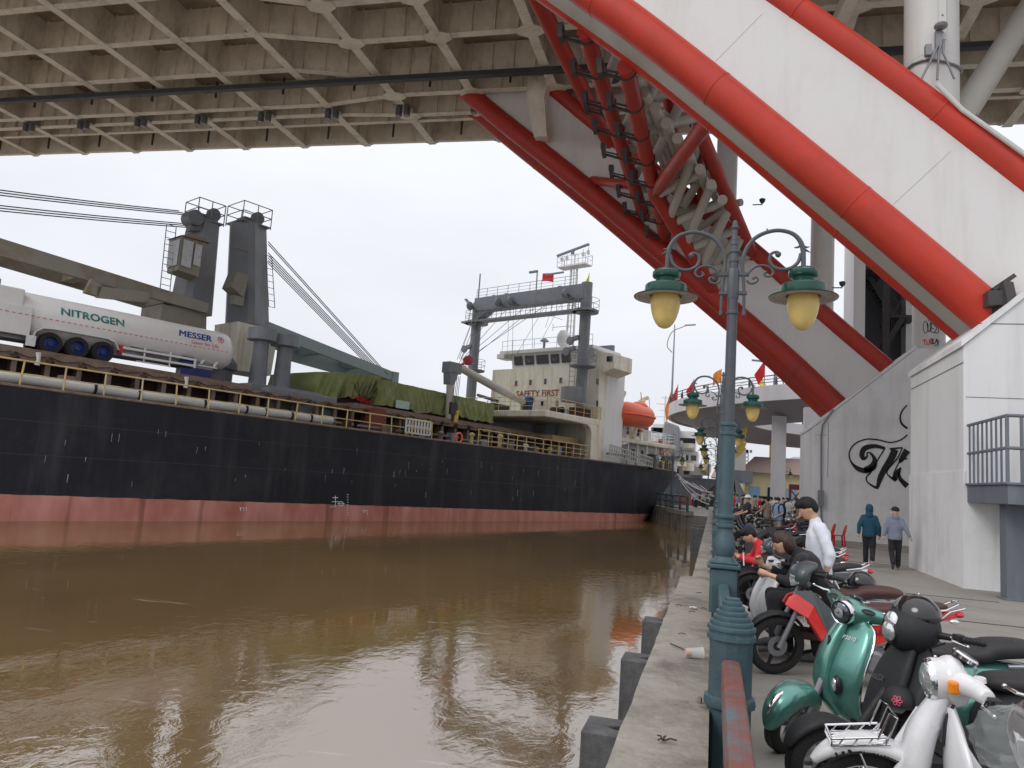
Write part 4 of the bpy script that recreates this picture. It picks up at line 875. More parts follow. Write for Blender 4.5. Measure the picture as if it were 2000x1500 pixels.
pa = shT(745, 792, 3.6); pb = shT(962, 826, 3.6); ta = shT(745, 741, 3.6); tb = shT(962, 789, 3.6)
tp2, to2 = tarp(pa.x, pb.x, 3.6, 9, pa.z, pb.z, ta.z, tb.z, 'longer flat green tarpaulin stack between the lashed heap and the white bridge', 6)
p = shT(775, 786, 3.35); q_ = shT(794, 798, 3.35); b = B(to2); b.box((p.x - .1, 3.28, q_.z - .05), (q_.x + .15, 3.32, p.z + .15)); b.build('pale_patch', mat('pale_green_sheet', (.4, .55, .5), .6), tp2)
random.seed(8); b = B(to1)
for k in range(7):
    p = shT(690 + k * 9, 745 + random.uniform(0, 8), 3.95); q_ = shT(700 + random.uniform(-14, 14), 800, 3.9); b.tube([p, q_], .022, 5)
b.build('lashing_chains', M['rustd'], tp1)
b = B(to1)
for k in range(5): p = shT(684 + 5 * k, 774 + 2 * k, 3.9); b.tube([p, p + Vector((.3, 0, .12)), p + Vector((.55, 0, -.15)), p + Vector((.9, 0, .05))], .025, 5)
b.build('orange_lashing', M['plast_red'], tp1)

# ---- tank trailer on deck
TC = (5.6, 4.5, 5.55); tr = shipthing('tank_trailer', 'white gas tank semitrailer with blue hubbed wheels parked on the ship deck', 'tank trailer', TC)
def tb_(): return B(TC)
M['tankw'] = mat('tank_white', (.74, .73, .72), .33, var=.03, scale=.8, coat=.3, dirt=(.6, .58, .55), damt=.35, dscale=1.2)
t0_, zc, rt = 5.6, 7.12, .98
zt_ = lambda s: 0
b = tb_(); b.lathe([(.3, .35), (.8, .42), (rt, .75), (rt, 10.05), (.93, 10.35), (.72, 10.6), (.3, 10.72), (.02, 10.75)], (0, t0_, zc), (1, 0, 0), 48); tank = b.build('tank', M['tankw'], tr, smooth=True)
b = tb_(); b.box((-1.9, 4.6, 6.45), (1.0, 6.6, 8.05)); b.build('equipment_cabinet', M['tankw'], tr, bevel=.06)
b = tb_(); b.box((-1.4, 4.52, 6.15), (1.35, 4.6, 7.35)); b.build('cabinet_panel', M['tankw'], tr, bevel=.02)
for s in (-.35, .2): b = tb_(); b.tube([(s, 5.2, 8.0), (s, 5.2, 8.35), (s - .1, 5.2, 8.42)], .05, 6); b.build('vent_pipe', M['craneg'], tr)
b = tb_(); b.box((-.15, 4.50, 6.7), (0, 4.52, 7.2)); b.build('orange_marker', M['amber'], tr)
b = tb_(); b.box((-.2, 4.9, 6.0), (9.6, 5.15, 6.25)); b.box((-.2, 6.05, 6.0), (9.6, 6.3, 6.25)); b.build('chassis', M['steel'], tr)
for s in (2.2, 3.25, 4.3):
    for tt, nm in ((4.75, 'wheel'), (6.35, 'wheel')):
        c = (s, tt, 6.0); b = tb_(); b.lathe([(.28, -.17), (.43, -.17), (.47, -.1), (.47, .1), (.43, .17), (.28, .17), (.28, -.17)], c, (0, 1, 0), 28, cap=False); o = b.build(nm, M['rubber'], tr, smooth=True)
        b = tb_(); b.lathe([(.05, -.16), (.12, -.15), (.13, -.08), (.24, -.06), (.27, -.12), (.285, -.175), (.29, 0)], c, (0, 1, 0), 24)
        for k in range(8): a = k * pi / 4; b.ell((c[0] + .17 * cos(a), tt - .09, 6 + .17 * sin(a)), .025, 6, 4)
        b.build('hub', M['navyp'], o, smooth=True)
b = tb_()
pts = [(1.45, 6.0), (1.55, 6.4), (1.8, 6.58), (2.2, 6.62), (4.35, 6.62), (4.7, 6.52), (4.9, 6.2)]
for (x0, z0), (x1, z1) in zip(pts, pts[1:]): b.bar((x0, 4.72, z0), (x1, 4.72, z1), .5, .04, (0, 0, 1) if abs(x1 - x0) > .15 else (1, 0, 0))
b.build('mudguard', M['tankw'], tr)
b = tb_(); b.box((1.25, 4.5, 5.75), (1.6, 4.56, 6.2)); b.build('mud_flap', M['whitepl'], tr)
b = tb_(); b.box((4.95, 4.62, 6.1), (5.17, 4.75, 6.45)); b.build('fire_extinguisher', M['plast_red'], tr)
b = tb_()
for z in (6.35, 6.05): b.bar((5.1, 4.6, z), (8.5, 4.6, z), .05, .1)
b.bar((8.5, 4.6, 6.4), (8.5, 4.6, 5.95), .06, .1); b.bar((6.1, 4.65, 6.55), (6.1, 4.65, 5.9), .06, .06); b.bar((7.3, 4.65, 6.55), (7.3, 4.65, 5.8), .06, .06); b.bar((5.8, 4.7, 5.85), (7.4, 4.7, 5.85), .05, .06); b.build('side_guard', M['whitepl'], tr)
b = tb_(); b.tube([(5.5, 4.8, 6.45), (8.3, 4.8, 6.35)], .06, 8); b.tube([(6, 4.85, 6.2), (8, 4.85, 6.15)], .04, 8); b.build('pipework', M['alu'], tr)
b = tb_(); b.box((7.9, 4.7, 5.3), (8.6, 5.2, 5.9)); b.box((8.5, 4.9, 5.2), (9.5, 6.3, 6.0)); b.box((7.85, 4.66, 6.2), (8.5, 4.75, 6.45)); b.prism([(7.85, 4.66, 6.45), (8.55, 4.66, 6.45), (8.4, 4.66, 6.0), (8.0, 4.66, 6.0)], (0, .1, 0)); b.build('landing_gear', M['navyp'], tr)
b = tb_()
for s in (9.0, 9.7): b.bar((s - .05, 4.95, 6.2), (s + .1, 4.9, 6.5), .05, .12)
b.bar((8.8, 4.9, 6.15), (9.8, 4.9, 6.15), .1, .06); b.build('step_frame', M['whitepl'], tr)
# lettering wrapped round the tank
def wrap_text(txt, s, z, size, mats_, xs=1.0, bold=0, sh=0.0, seg=None):
    vs, fs = text_mesh(txt, size, 0, xs); b = tb_(); out = []
    for v in vs:
        zz = z + v.y - .028 * (v.x) * 0; a = math.asin(max(-1, min(1, (zz - zc) / rt))); out.append((s + v.x + v.y * sh, t0_ - (rt + .02) * cos(a), zz))
    b.add(out, fs)
    if bold: b.add([(p[0] + bold, p[1] - .001, p[2]) for p in out], fs); b.add([(p[0] + bold / 2, p[1] - .002, p[2] + bold * .6) for p in out], fs)
    return b.build('tank_lettering', mats_, tank)
M['ngreen'] = mat('lettering_teal_to_green', (.02, .16, .13), .4, var=.5, scale=5, dirt=(.2, .5, .62), damt=.9, dscale=1.2)
wrap_text('NITROGEN', shT(119, 600, 4.65).x, 7.30, .46, M['ngreen'], 1.14, .03); wrap_text('MESSER', shT(350, 638, 4.65).x, 7.38, .44, mat('lettering_blue', (.01, .05, .3), .4), 1.16, .03, .18)
wrap_text('Gases for Life', 8.2, 7.12, .25, mat('lettering_red', (.6, .06, .04), .4), 1.02)
b = tb_()
def ring_(c, r0, r1, n=24):
    vs = []
    for k in range(n):
        for r_ in (r0, r1):
            zz = c[1] + r_ * sin(2*pi*k/n); a = math.asin((zz - zc) / rt); vs.append((c[0] + r_ * cos(2*pi*k/n), t0_ - (rt + .007) * cos(a), zz))
    b.add(vs, [(2*k, 2*k+1, (2*k+3) % (2*n), (2*k+2) % (2*n)) for k in range(n)])
ring_((9.75, 7.58), .13, .17); b.build('tank_emblem', bpy.data.materials['lettering_red'], tank)
b = tb_(); ring_((9.75, 7.60), .03, .075, 16); b.build('tank_emblem', bpy.data.materials['lettering_blue'], tank)
b = tb_(); a = math.asin((7.1 - zc) / rt)
for k in range(44):
    s = -.1 + k * .235; yy = 4.507 if s < 1.33 else t0_ - (rt + .012)
    b.add([(s, yy, 7.0), (s + .13, yy, 7.0), (s + .13, yy, 7.03), (s, yy, 7.03)], [(0, 1, 2, 3)])
b.build('dashed_line', bpy.data.materials['lettering_red'], tank)
for s in (1.0, 6.9):
    b = B((s, 1.98, 5.0)); b.tube([(s, 1.98, ztc(s) + .05), (s + .03, 1.96, ztc(s) - .2), (s, 1.95, ztc(s) - .45)], [.1, .07, .1], 8)
    t = shipthing('white_rag_bundle', 'white rag bundle tied to the coaming ' + ('at the left below the trailer cabinet' if s < 2 else 'below the blue landing gear'), 'rag', (s, 1.98, 5.0)); b.build('rag', M['wrap'], t, smooth=True)

# ---- gantry mast in front of the bridge house
GS = 36.2
gp0 = shS(933, 600, GS); gp1 = shS(1146, 570, GS)
gn = Vector((GS, gp1.y, 0)); gf = Vector((GS, gp0.y, 0)); zbn = shS(1130, 800, GS).z; ztn = shS(1150, 552, GS).z; ztf = shS(940, 585, GS).z
G = sb(); G.tube([(GS, gn.y, zbn - .6), (GS, gn.y, ztn)], .42, 24); g0 = G.build('gantry_post', M['gantry'], ship, smooth=True)
G = sb(); G.tube([(GS, gf.y, zbn - 2.6), (GS, gf.y, ztf - .3)], .42, 24); g1 = G.build('gantry_post', M['gantry'], ship, smooth=True)
zt = (ztn + ztf) / 2
b = sb(); b.bar((GS, gn.y, zt - .62), (GS, gf.y, zt - .62), .9, 1.15)
b.prism([(GS - .4, gf.y, zt - 2.2), (GS - .4, gf.y - 1.6, zt - 1.2), (GS - .4, gf.y, zt - 1.2)], (.8, 0, 0)); gb = b.build('gantry_beam', M['gantry'], ship)
b = sb(); b.bar((GS - .5, gn.y - .9, zt - 2.15), (GS - .5, gf.y + .9, zt - 2.15), .9, .14)
for y, dy in ((gn.y, -1), (gf.y, 1)): b.lathe([(1.0, -.07), (1.0, .07)], (GS, y, zt - 2.15), n=16)
b.build('catwalk', M['gantry'], gb)
random.seed(1); rail([(GS - .95, gn.y, zt - 2.1), (GS - .95, gf.y, zt - 2.1)], .9, 3, .5, 'gantry', 'catwalk_railing', .02, .12, gb)
rail([(GS - .2, gn.y + .8, zt - .05), (GS - .2, gf.y, zt - .05)], .8, 3, 1.1, 'gantry', 'top_railing', .018, 0, gb)
for y, z in ((gn.y, zt - 2.1), (gn.y, zt - 6.3), (gf.y, zt - 2.1), (gf.y, zt - 6.2)):
    p_ = g0 if y == gn.y else g1
    b = sb(); b.lathe([(.3, -.25), (1.0, -.05), (1.0, .05)], (GS, y, z), n=16)
    ring = [(GS + 1.0 * cos(a), y + 1.0 * sin(a), 0) for a in [k * pi / 6 for k in range(12)]]
    for h in (.45, .9): b.tube([(x, yy, z + h) for x, yy, _ in ring], .02, 4, closed=True)
    for x, yy, _ in ring[::2]: b.tube([(x, yy, z), (x, yy, z + .9)], .02, 4)
    b.build('crow_nest', M['gantry'], p_)
ladder((GS - .75, gn.y + .35, zbn + .5), (GS - .75, gn.y + .35, zt - 6.4), .5, g0, 'gantry', (0, 1, 0))
for y, z, sg in ((gn.y + .9, zt - 4.4, 1), (gn.y + 1.2, zt - 5.2, 1), (gf.y + .7, zt - 4.4, 1)):
    b = sb(); b.lathe([(.05, -.1), (.32, -.07), (.32, .07), (.05, .1)], (GS - .5, y, z), (1, 0, 0), 14); b.bar((GS - .4, y - .7, z + .25), (GS - .4, y, z + .1), .25, .3); b.build('cargo_block', M['gantry'], g0)
for u in (.02, .3, .42, .9):
    y = gf.y + (gn.y - gf.y) * u; b = sb(); b.prism([(GS - .5, y - .4, zt - 1.2), (GS - .5, y + .5, zt - .5), (GS - 1.1, y + .5, zt - .2), (GS - 1.1, y - .2, zt - .9)], (0, .35, 0)); b.lathe([(.05, -.12), (.35, -.08), (.35, .08), (.05, .12)], (GS - 1.2, y, zt - .9), (0, 1, 0), 12); b.build('sheave_block', M['gantry'], gb)
b = sb(); b.tube([(GS, gf.y, zt - .2), (GS, gf.y, zt + 2.2)], .06, 6); b.build('antenna', M['gantry'], gb)
y = gf.y + (gn.y - gf.y) * .56; b = sb(); b.tube([(GS, y, zt), (GS, y, zt + 1.7)], .05, 6); b.box((GS - .1, y, zt + 1.55), (GS + .1, y + .8, zt + 1.7)); b.build('deck_lamp', M['gantry'], gb)
# derrick: short king post, boom, red blocks, hook
kp = shT(878, 850, 3.2); kt = shT(880, 712, 3.2)
b = sb(); b.tube([(kp.x, 3.2, 3.6), (kt.x, 3.2, kt.z)], [.3, .22], 18); kpo = b.build('king_post', M['pipe_grey'], ship, smooth=True)
b = sb(); b.box((kt.x - .35, 2.9, kt.z - .55), (kt.x + .75, 3.6, kt.z + .15)); b.prism([(kt.x - .3, 2.9, kt.z - .5), (kt.x + .5, 2.9, kt.z - .5), (kt.x + .2, 2.9, kt.z - 1.3), (kt.x - .2, 2.9, kt.z - 1.3)], (0, .6, 0)); b.build('post_head', M['gantry'], kpo)
ba = shT(896, 717, 4); be = shS(1024, 787, GS - 1); b = sb(); b.tube([ba, ba.lerp(be, .5), be], [.25, .3, .22], 18); bo = b.build('derrick_boom', M['pipe_grey'], ship, smooth=True)
b = sb(); b.tube([be + Vector((0, 0, .2)), (be.x + .2, be.y, 6.6)], [.3, .35], 12); b.build('boom_foot', M['dark'], bo)
for px, py, r_ in ((914, 704, .33), (893, 724, .2)):
    p = shT(px, py, 3.9); b = sb(); b.lathe([(.1, -.15), (r_, -.12), (r_, .12), (.1, .15)], p, (.3, 1, 0), 14); b.tube([p, Vector((ba.x, 4, ba.z))], .1, 6); b.build('rope_block', mat('red_block', (.4, .04, .06), .5) if px > 900 else bpy.data.materials['red_block'], bo)
hk = shT(885, 800, 2.9); b = sb(); b.box(hk + Vector((-.28, -.1, -.3)), hk + Vector((.28, .1, .45))); b.tube([hk + Vector((0, 0, -.3)), hk + Vector((0, 0, -.7)), hk + Vector((.25, 0, -.95)), hk + Vector((.4, 0, -.6))], .09, 7); ho = b.build('cargo_hook', M['dark'], bo)
b = sb(); h2 = shT(890, 812, 2.8); b.prism([h2 + Vector((-.15, 0, -.7)), h2 + Vector((.2, 0, -.6)), h2 + Vector((.3, 0, .4)), h2 + Vector((0, 0, .3))], (0, .1, 0)); b.build('hook_guard', mat('hazard_yellow', (.6, .42, .05), .5, var=.6, scale=8, stretch=(.2, .2, 3)), ho)
wires([(shT(890 + k * 3, 735, 3), shT(883 + k * 3, 792, 2.9)) for k in range(4)], .02, bo)
gw = [(905, 700, 1000, 592), (905, 702, 1030, 596), (912, 706, 1045, 600), (905, 706, 1075, 590), (900, 700, 970, 600), (897, 700, 925, 620), (893, 702, 928, 612), (900, 703, 933, 640), (893, 720, 950, 575)]
wires([(shT(a, c, 4), shS(d, e_, GS - .5)) for a, c, d, e_ in gw], .02, bo)
wires([(shS(a, c, GS - .3), shS(d, e_, GS + .8)) for a, c, d, e_ in [(995, 600, 990, 700), (1003, 600, 1000, 705), (1020, 600, 1100, 625), (1065, 598, 1010, 690), (1040, 598, 1040, 680), (1098, 590, 1060, 660), (1080, 595, 1065, 640)]], .014, gb)

# ---- bridge house
HS = 37.6
def hp(px, py, s=HS): return shS(px, py, s)
tN = hp(1160, 800).y; tF = hp(957, 800).y; zB = 6.35; zM = hp(1160, 722).z; zM2 = hp(965, 722).z
tn = tN
b = sb(); zW = hp(1050, 718).z
b.box((HS, tn + .2, 3.5), (41.2, tF, zW)); house = b.build('bridge_house', M['cream'], ship)
b = sb(); b.box((HS + .6, tn - .35, 3.4), (41.2, tn + .199, zW)); b.build('side_casing', M['shipw'], house)
b = sb(); b.box((HS - .05, tn - .38, 3.3), (HS + 1.0, tn + .5, zW - .1)); b.build('corner_pillar', M['cream'], house)
# wheelhouse
wl = hp(1000, 700).y; zr = hp(1060, 683).z
b = sb(); b.prism([(HS + .15, tn + .2, zW), (HS + .15, wl, zW), (HS - .1, wl, zW + 1.15), (HS - .1, tn + .2, zW + 1.15)], (2.8, 0, 0)); wh = b.build('wheelhouse', M['shipw'], house)
b = sb(); b.box((HS - .6, tn, zW + 1.15), (41, wl + .9, zW + 1.45)); b.box((HS - .7, wl + .3, zW + .8), (HS + .6, wl + 1.1, zW + 1.2)); b.build('wheelhouse_roof', M['shipw'], house, bevel=.05)
for (x0, x1) in ((1005, 1021), (1026, 1043), (1048, 1071), (1076, 1092), (1097, 1114)):
    a = hp(x0, 700, HS - .03); c = hp(x1, 700, HS - .03); b = sb(); z0 = zW + .28; b.prism([(HS + .04, a.y, z0), (HS + .04, c.y, z0), (HS - .12, c.y, z0 + .72), (HS - .12, a.y, z0 + .72)], (-.03, 0, 0)); o = b.build('wheelhouse_window', M['glass'], wh, bevel=.0)
    if x0 in (1026, 1076):
        yc = (a.y + c.y) / 2; b = sb(); b.tube([(HS - .09, yc + .15 * cos(k * pi / 8), z0 + .38 + .15 * sin(k * pi / 8)) for k in range(16)], .012, 4, closed=True); b.build('clear_view_screen', M['whitepl'], o)
# bridge wing towards the quay
wz = zW + .1; e0 = shT(1160, 705, tn).y
b = sb(); b.prism([(HS + .1, tn + .3, wz - 1.0), (HS + .1, tn - .5, wz - .75), (HS + .1, tn - 1.5, wz - .45), (HS + .1, tn - 1.5, wz + .7), (HS + .1, tn + .3, wz + 1.0)], (2.6, 0, 0)); wg = b.build('bridge_wing', M['cream'], house, bevel=.05)
b = sb(); b.box((HS + .05, tn - 1.35, wz + .1), (HS + .1, tn - .85, wz + .5)); b.build('wing_window', M['glass'], wg)
# port lights
for px, py in ((1008, 749), (1036, 747), (1065, 745), (1095, 743), (1059, 788), (1088, 788)):
    c = hp(px, py, HS - .03); b = sb(); b.box((HS - .05, c.y - .12, c.z - .22), (HS + .02, c.y + .12, c.z + .22)); o = b.build('port_light', M['glass'], house); b = sb(); b.box((HS - .03, c.y - .16, c.z - .26), (HS + .01, c.y + .16, c.z + .26)); b.build('frame', M['cream'], o)
for px, py in ((1167, 745), (1167, 788)):
    c = shT(px, py, tn - .36); b = sb(); b.box((c.x - .12, tn - .38, c.z - .22), (c.x + .12, tn - .33, c.z + .22)); b.build('port_light', M['glass'], house)
# words on the house front
vs, fs = text_mesh('SAFETY FIRST', .62, .012, 1.0); a = hp(1008, 774, HS - .02); c = hp(1092, 769, HS - .02); wx = max(v.x for v in vs); k_ = (a.y - c.y) / wx
b = sb(); b.add([(HS - .03, a.y - v.x * k_, a.z - .05 + v.y * 1.15 + v.x * .005) for v in vs], fs); b.build('painted_words', mat('faded_red_letters', (.28, .07, .05), .6, var=.2), house)
# fore deck of the house: cantilever with rounded opening
pz = 6.45
b = sb(); tA = tn + .05
b.box((31.0, tA - .6, pz - .45), (HS, tF + .4, pz)); b.build('house_deck', M['cream'], ship, bevel=.06)
b = sb(); b.prism([(HS - 3.6, tA - .6, pz - .44), (HS - .3, tA - .6, pz - .44), (HS - .3, tA - .6, 3.3), (HS - .95, tA - .6, 3.3), (HS - .95, tA - .6, pz - 1.1), (HS - 1.1, tA - .6, pz - .75), (HS - 1.5, tA - .6, pz - .5)], (0, .5, 0)); b.build('deck_pillar', M['cream'], ship)
b = sb(); b.box((HS - 1.7, 3.2, 3.3), (HS - 1.2, 3.8, pz - .4)); b.box((HS - 2, 5, 3.3), (HS - 1.4, tF, pz - .4)); b.build('under_deck_wall', M['craneg'], ship)
random.seed(6); rail([(31.2, tA - .5, pz), (HS + .3, tA - .5, pz)], .95, 3, 1.1, 'yrail', 'deck_railing', .022); rail([(31.2, tA - .5, pz), (31.2, tF, pz)], .95, 3, 1.1, 'yrail', 'deck_railing', .022)
b = sb(); c = hp(1118, 775, HS - 1.6); b.lathe([(.85, -.5), (.9, -.35), (.9, .55), (.8, .6)], (HS - 1.6, c.y, c.z + .1), n=22); b.lathe([(.6, 0), (.5, .6)], (HS - 1.6, c.y, pz), n=14); b.build('small_pedestal', M['craneg'], ship, smooth=True)
b = sb(); b.box((HS - 2.2, c.y - 1.3, pz), (HS - 1, c.y - .2, pz + .7)); b.lathe([(.35, -.5), (.35, .5)], (HS - 1.6, c.y + 1.3, pz + .45), (0, 1, 0), 14); b.build('winch', M['rustd'], ship, smooth=True)
b = sb(); b.box((31.6, 5.5, pz), (33.4, 9.5, pz + .6)); b.tube([(31.4, 5, pz + .7), (33.6, 9, pz + 1.5)], .12, 8); b.box((31.3, 8.7, pz + .2), (33.8, 11, pz + 1.0)); b.build('stored_gear', M['dark'], ship)
c = hp(1033, 787, HS - .9); bo_ = (HS - .9, c.y, pz); t = shipthing('blue_drum', 'blue covered drum standing on the rail deck below the red words on the ship', 'drum', bo_); b = B(bo_); b.lathe([(.3, 0), (.33, .2), (.33, .5), (.4, .6), (.38, .9), (.2, 1.05)], (HS - .9, c.y, c.z - .5), n=16); b.lathe([(.28, 0), (.28, c.z - .5 - pz + .02)], (HS - .9, c.y, pz), n=12); b.build('drum', M['blue'], t, smooth=True)
# roof gear: railing, radar mast, dome, board
rail([(HS - .4, tn + .2, zW + 1.45), (HS - .4, wl + .8, zW + 1.45)], .85, 2, 1.1, 'shipw', 'roof_railing', .018, 0, house)
c = shS(1063, 672, HS + .5); b = sb(); b.lathe([(.1, 0), (.1, .7), (.4, .8), (.1, 1.05)], (c.x, c.y, zW + 1.45), n=12); b.build('roof_vent', M['gantry'], house)
c = shS(1100, 662, HS + 1); b = sb(); b.lathe([(.1, -.2), (.4, 0), (.52, .35), (.5, .8), (.3, 1.15), (.02, 1.25)], (c.x, c.y, c.z - .5), n=20); b.lathe([(.15, 0), (.15, .9)], (c.x, c.y, zW + 1.4), n=8); b.build('satellite_dome', M['whitepl'], house, smooth=True)
mc_ = shS(1117, 600, HS + 1.5); mt = shS(1120, 520, HS + 1.5)
b = sb(); 
for dy in (-.35, .35): b.tube([(mc_.x, mc_.y + dy, zW + 1.4), (mc_.x, mc_.y + dy * .8, mt.z)], .09, 8)
for k in range(16): z = zW + 2 + k * .5; b.tube([(mc_.x, mc_.y - .3, z), (mc_.x, mc_.y + .3, z)], .025, 4)
b.tube([(mc_.x, mc_.y, zW + 1.4), (mc_.x, mc_.y, mt.z + 1)], .05, 6)
for z in (zW + 3.6, zW + 6.4): b.tube([(mc_.x, mc_.y, z), (mc_.x, mc_.y + 1.8, z)], .03, 5); b.tube([(mc_.x, mc_.y + 1.8, z - .3), (mc_.x, mc_.y + 1.8, z + .3)], .03, 5)
mast = b.build('radar_mast', M['shipw'], house)
b = sb(); b.box((mc_.x - .5, mc_.y - 1.4, mt.z - .1), (mc_.x + .5, mc_.y + 1.4, mt.z)); b.build('mast_platform', M['shipw'], mast)
rail([(mc_.x - .5, mc_.y - 1.4, mt.z), (mc_.x - .5, mc_.y + 1.4, mt.z), (mc_.x + .5, mc_.y + 1.4, mt.z), (mc_.x + .5, mc_.y - 1.4, mt.z), (mc_.x - .5, mc_.y - 1.4, mt.z)], .8, 2, .8, 'shipw', 'mast_railing', .02, 0, mast)
b = sb(); b.bar((mc_.x - .4, mc_.y - 1.6, mt.z + 1.5), (mc_.x - .3, mc_.y + 1.6, mt.z + 1.0), .2, .14); b.lathe([(.15, 0), (.15, .4)], (mc_.x - .35, mc_.y, mt.z + .9), n=8); b.bar((mc_.x - .9, mc_.y + 2.2, mt.z - .7), (mc_.x - .9, mc_.y + .4, mt.z - .7), .15, .12); b.build('radar_scanner', M['gantry'], mast)
for dy, h in ((-1.3, 1.5), (.8, 1.1), (1.3, 1.0), (-.8, 1.3)): b = sb(); b.tube([(mc_.x, mc_.y + dy, mt.z), (mc_.x, mc_.y + dy, mt.z + h)], .03, 5); b.lathe([(.05, 0), (.13, .05), (.13, .3), (.05, .35)], (mc_.x, mc_.y + dy, mt.z + h * .55), n=8); b.build('antenna', M['shipw'], mast)
def flag(p, w_, h, m, label, ax=(1, 0, 0), pole=None, seed=1, shape='rect'):
    p = Vector(p); ax = Vector(ax).normalized(); t = thing('flag', label, 'flag', p, 0, None); b = B(p); g = []; nx = 8
    for j in range(5):
        for i in range(nx + 1):
            u = i / nx; v = j / 4; dr = h * .35 * u * u if shape == 'rect' else h * .9 * u
            q_ = p + ax * (w_ * u * (1 if shape == 'rect' else .55 + .45 * (1 - v))) + Vector((0, 0, -h * v * (1 - (.0 if shape == 'rect' else .3 * u)) - dr)); q_ += Vector((-ax.y, ax.x, 0)) * .08 * h * sin(u * 6 + seed + v * 2) ; g.append(q_)
    b.add(g, [(j*(nx+1)+i, j*(nx+1)+i+1, (j+1)*(nx+1)+i+1, (j+1)*(nx+1)+i) for j in range(4) for i in range(nx)]); b.build('cloth', m, t, smooth=True)
    if pole: b = B(p); b.tube([p + Vector((0, 0, .1)), p - Vector((0, 0, pole))], .035, 6); b.build('flagpole', M['steel'], t)
    return t
M['flagr'] = mat('flag_red', (.6, .02, .03), .7); M['flagy'] = mat('flag_yellow', (.55, .6, .06), .7); M['flago'] = mat('flag_orange', (.75, .17, .04), .7, var=.3, dirt=(.7, .45, .05), damt=.8, dscale=1.5)
flag(shW(shS(1082, 535, HS + 1.5)), 1.0, .7, M['flagr'], 'small red flag flying left of the radar mast on the ship', -RX)
flag(shW(shS(1152, 532, HS + 1.5)), .3, .9, M['flagy'], 'narrow yellow flag right of the radar mast above the gantry', -RX, shape='tri')
c = shT(1157, 690, tn + .4); b = sb(); b.box((40.2, tn + .3, zW + .3), (40.5, tn + 2.9, zW + 2.0)); nb = b.build('name_board_frame', M['gantry'], house)
c0 = shS(1150, 690, 40.1); b = sb(); c1_ = shS(1163, 700, 40.1); b.box((40.12, c1_.y - .1, zW + .55), (40.18, c1_.y + 1.6, zW + 1.75)); b.build('name_board', M['whitepl'], nb)
vs, fs = text_mesh('NG 3', .75, .03); b = sb(); b.add([(40.1, c1_.y + 1.35 - v.x * .72, zW + .95 + v.y) for v in vs], fs); b.build('board_letters', M['ink'], nb)
# funnel casing behind
b = sb(); b.box((41.2, 2.8, 3.3), (44.5, 11, 10.2)); b.build('engine_casing', M['shipw'], ship, bevel=.05)
b = sb(); b.box((41.4, 3.5, 10.2), (44, 7, 12.2)); b.build('funnel', M['craneg'], ship, bevel=.2)
# ---- aft decks
b = sb(); b.box((41.2, .7, 5.15), (50.8, 12, 5.5)); b.prism([(41.2, .65, 5.15), (43, .65, 5.15), (41.2, .65, 4.7)], (0, .6, 0)); b.build('boat_deck', M['cream'], ship, bevel=.08)
b = sb(); b.box((41.2, 2.0, 3.2), (50.2, 12, 5.15)); b.build('aft_house', M['shipw'], ship)
for s in (42.3, 43.8, 45.4, 47, 48.6): b = sb(); b.box((s, 1.97, 3.9), (s + .6, 2.0, 4.8)); b.build('port_light', M['glass'], ship)
for s in (43, 44.5, 46, 47.5, 49): b = sb(); b.bar((s, .9, 3.2), (s, .9, 5.15), .12, .12); b.build('deck_pillar', M['shipw'], ship)
random.seed(12); rail([(44.8, .8, 5.5), (50.6, .8, 5.5), (50.6, 8, 5.5)], .9, 3, .9, 'shipw', 'deck_railing', .022)
rail([(s, tdeck(s) + .2, ztop(s)) for s in (49, 50, 51, 52, 53, 54, 55, 56)], .9, 3, .6, 'rust', 'deck_railing', .03)
b = sb(); b.box((41.3, 1.2, 5.5), (43.2, 2.8, 8.0)); b.box((43.6, 2.5, 5.5), (49, 9, 7.2)); b.build('upper_aft_house', M['shipw'], ship)
for s in (43.9, 45.3, 46.8, 48.2): b = sb(); b.box((s, 2.46, 6.0), (s + .7, 2.5, 6.9)); b.build('port_light', M['glass'], ship)
random.seed(17)
for k in range(26):
    s = random.uniform(44.5, 51.5); t_ = random.uniform(1, 3.5); z = 5.5 if s < 50 and k % 2 else ztop(s); b = sb(); h = random.uniform(.3, 1.0)
    if k % 3: b.box((s, t_, z), (s + random.uniform(.15, .6), t_ + .5, z + h))
    else: b.lathe([(.14, 0), (.14, h), (.24, h), (.2, h + .2)], (s, t_, z), n=10)
    b.build('deck_fitting', M[random.choice(['shipw', 'shipw', 'rust', 'gantry', 'cream'])], ship)
b = sb(); c = shT(1298, 885, 2); b.box((c.x - .8, 2, c.z - .1), (c.x + .8, 3.5, c.z + 1.0)); b.build('pale_orange_locker', mat('faded_orange', (.7, .3, .2), .6), ship)
# gangway stowed along the rail, aluminium lattice
def gangway(p, q, h, name, label, m, n, dark_end=True):
    o_ = tuple(p); t = shipthing(name, label, 'gangway', o_); p = Vector(p); q = Vector(q); b = B(o_)
    for k in (0, .5, 1): b.bar(p + Vector((0, 0, h * k)), q + Vector((0, 0, h * k)), .05, .09)
    b.build('side_rails', M[m], t)
    for k in range(n + 1): b = B(o_); c = p.lerp(q, k / n); b.bar(c, c + Vector((0, 0, h)), .05, .1, (1, 0, 0)); b.build('tread', M[m], t)
    b = B(o_); b.box(p + Vector((0, .25, 0)), q + Vector((0, .3, h))); b.build('backing', M['dark'] if m == 'whitepl' else M['gantry'], t)
a = shT(1192, 885, -.35); c = shT(1276, 905, -.35); M['gwp'] = mat('aluminium_lattice', (.4, .4, .37), .5, var=.1)
gangway((a.x, -.3, a.z - .1), (c.x, -.3, c.z - .3), .72, 'gangway', 'long grey lattice gangway stowed beside the orange lifeboat deck', 'gwp', 20)
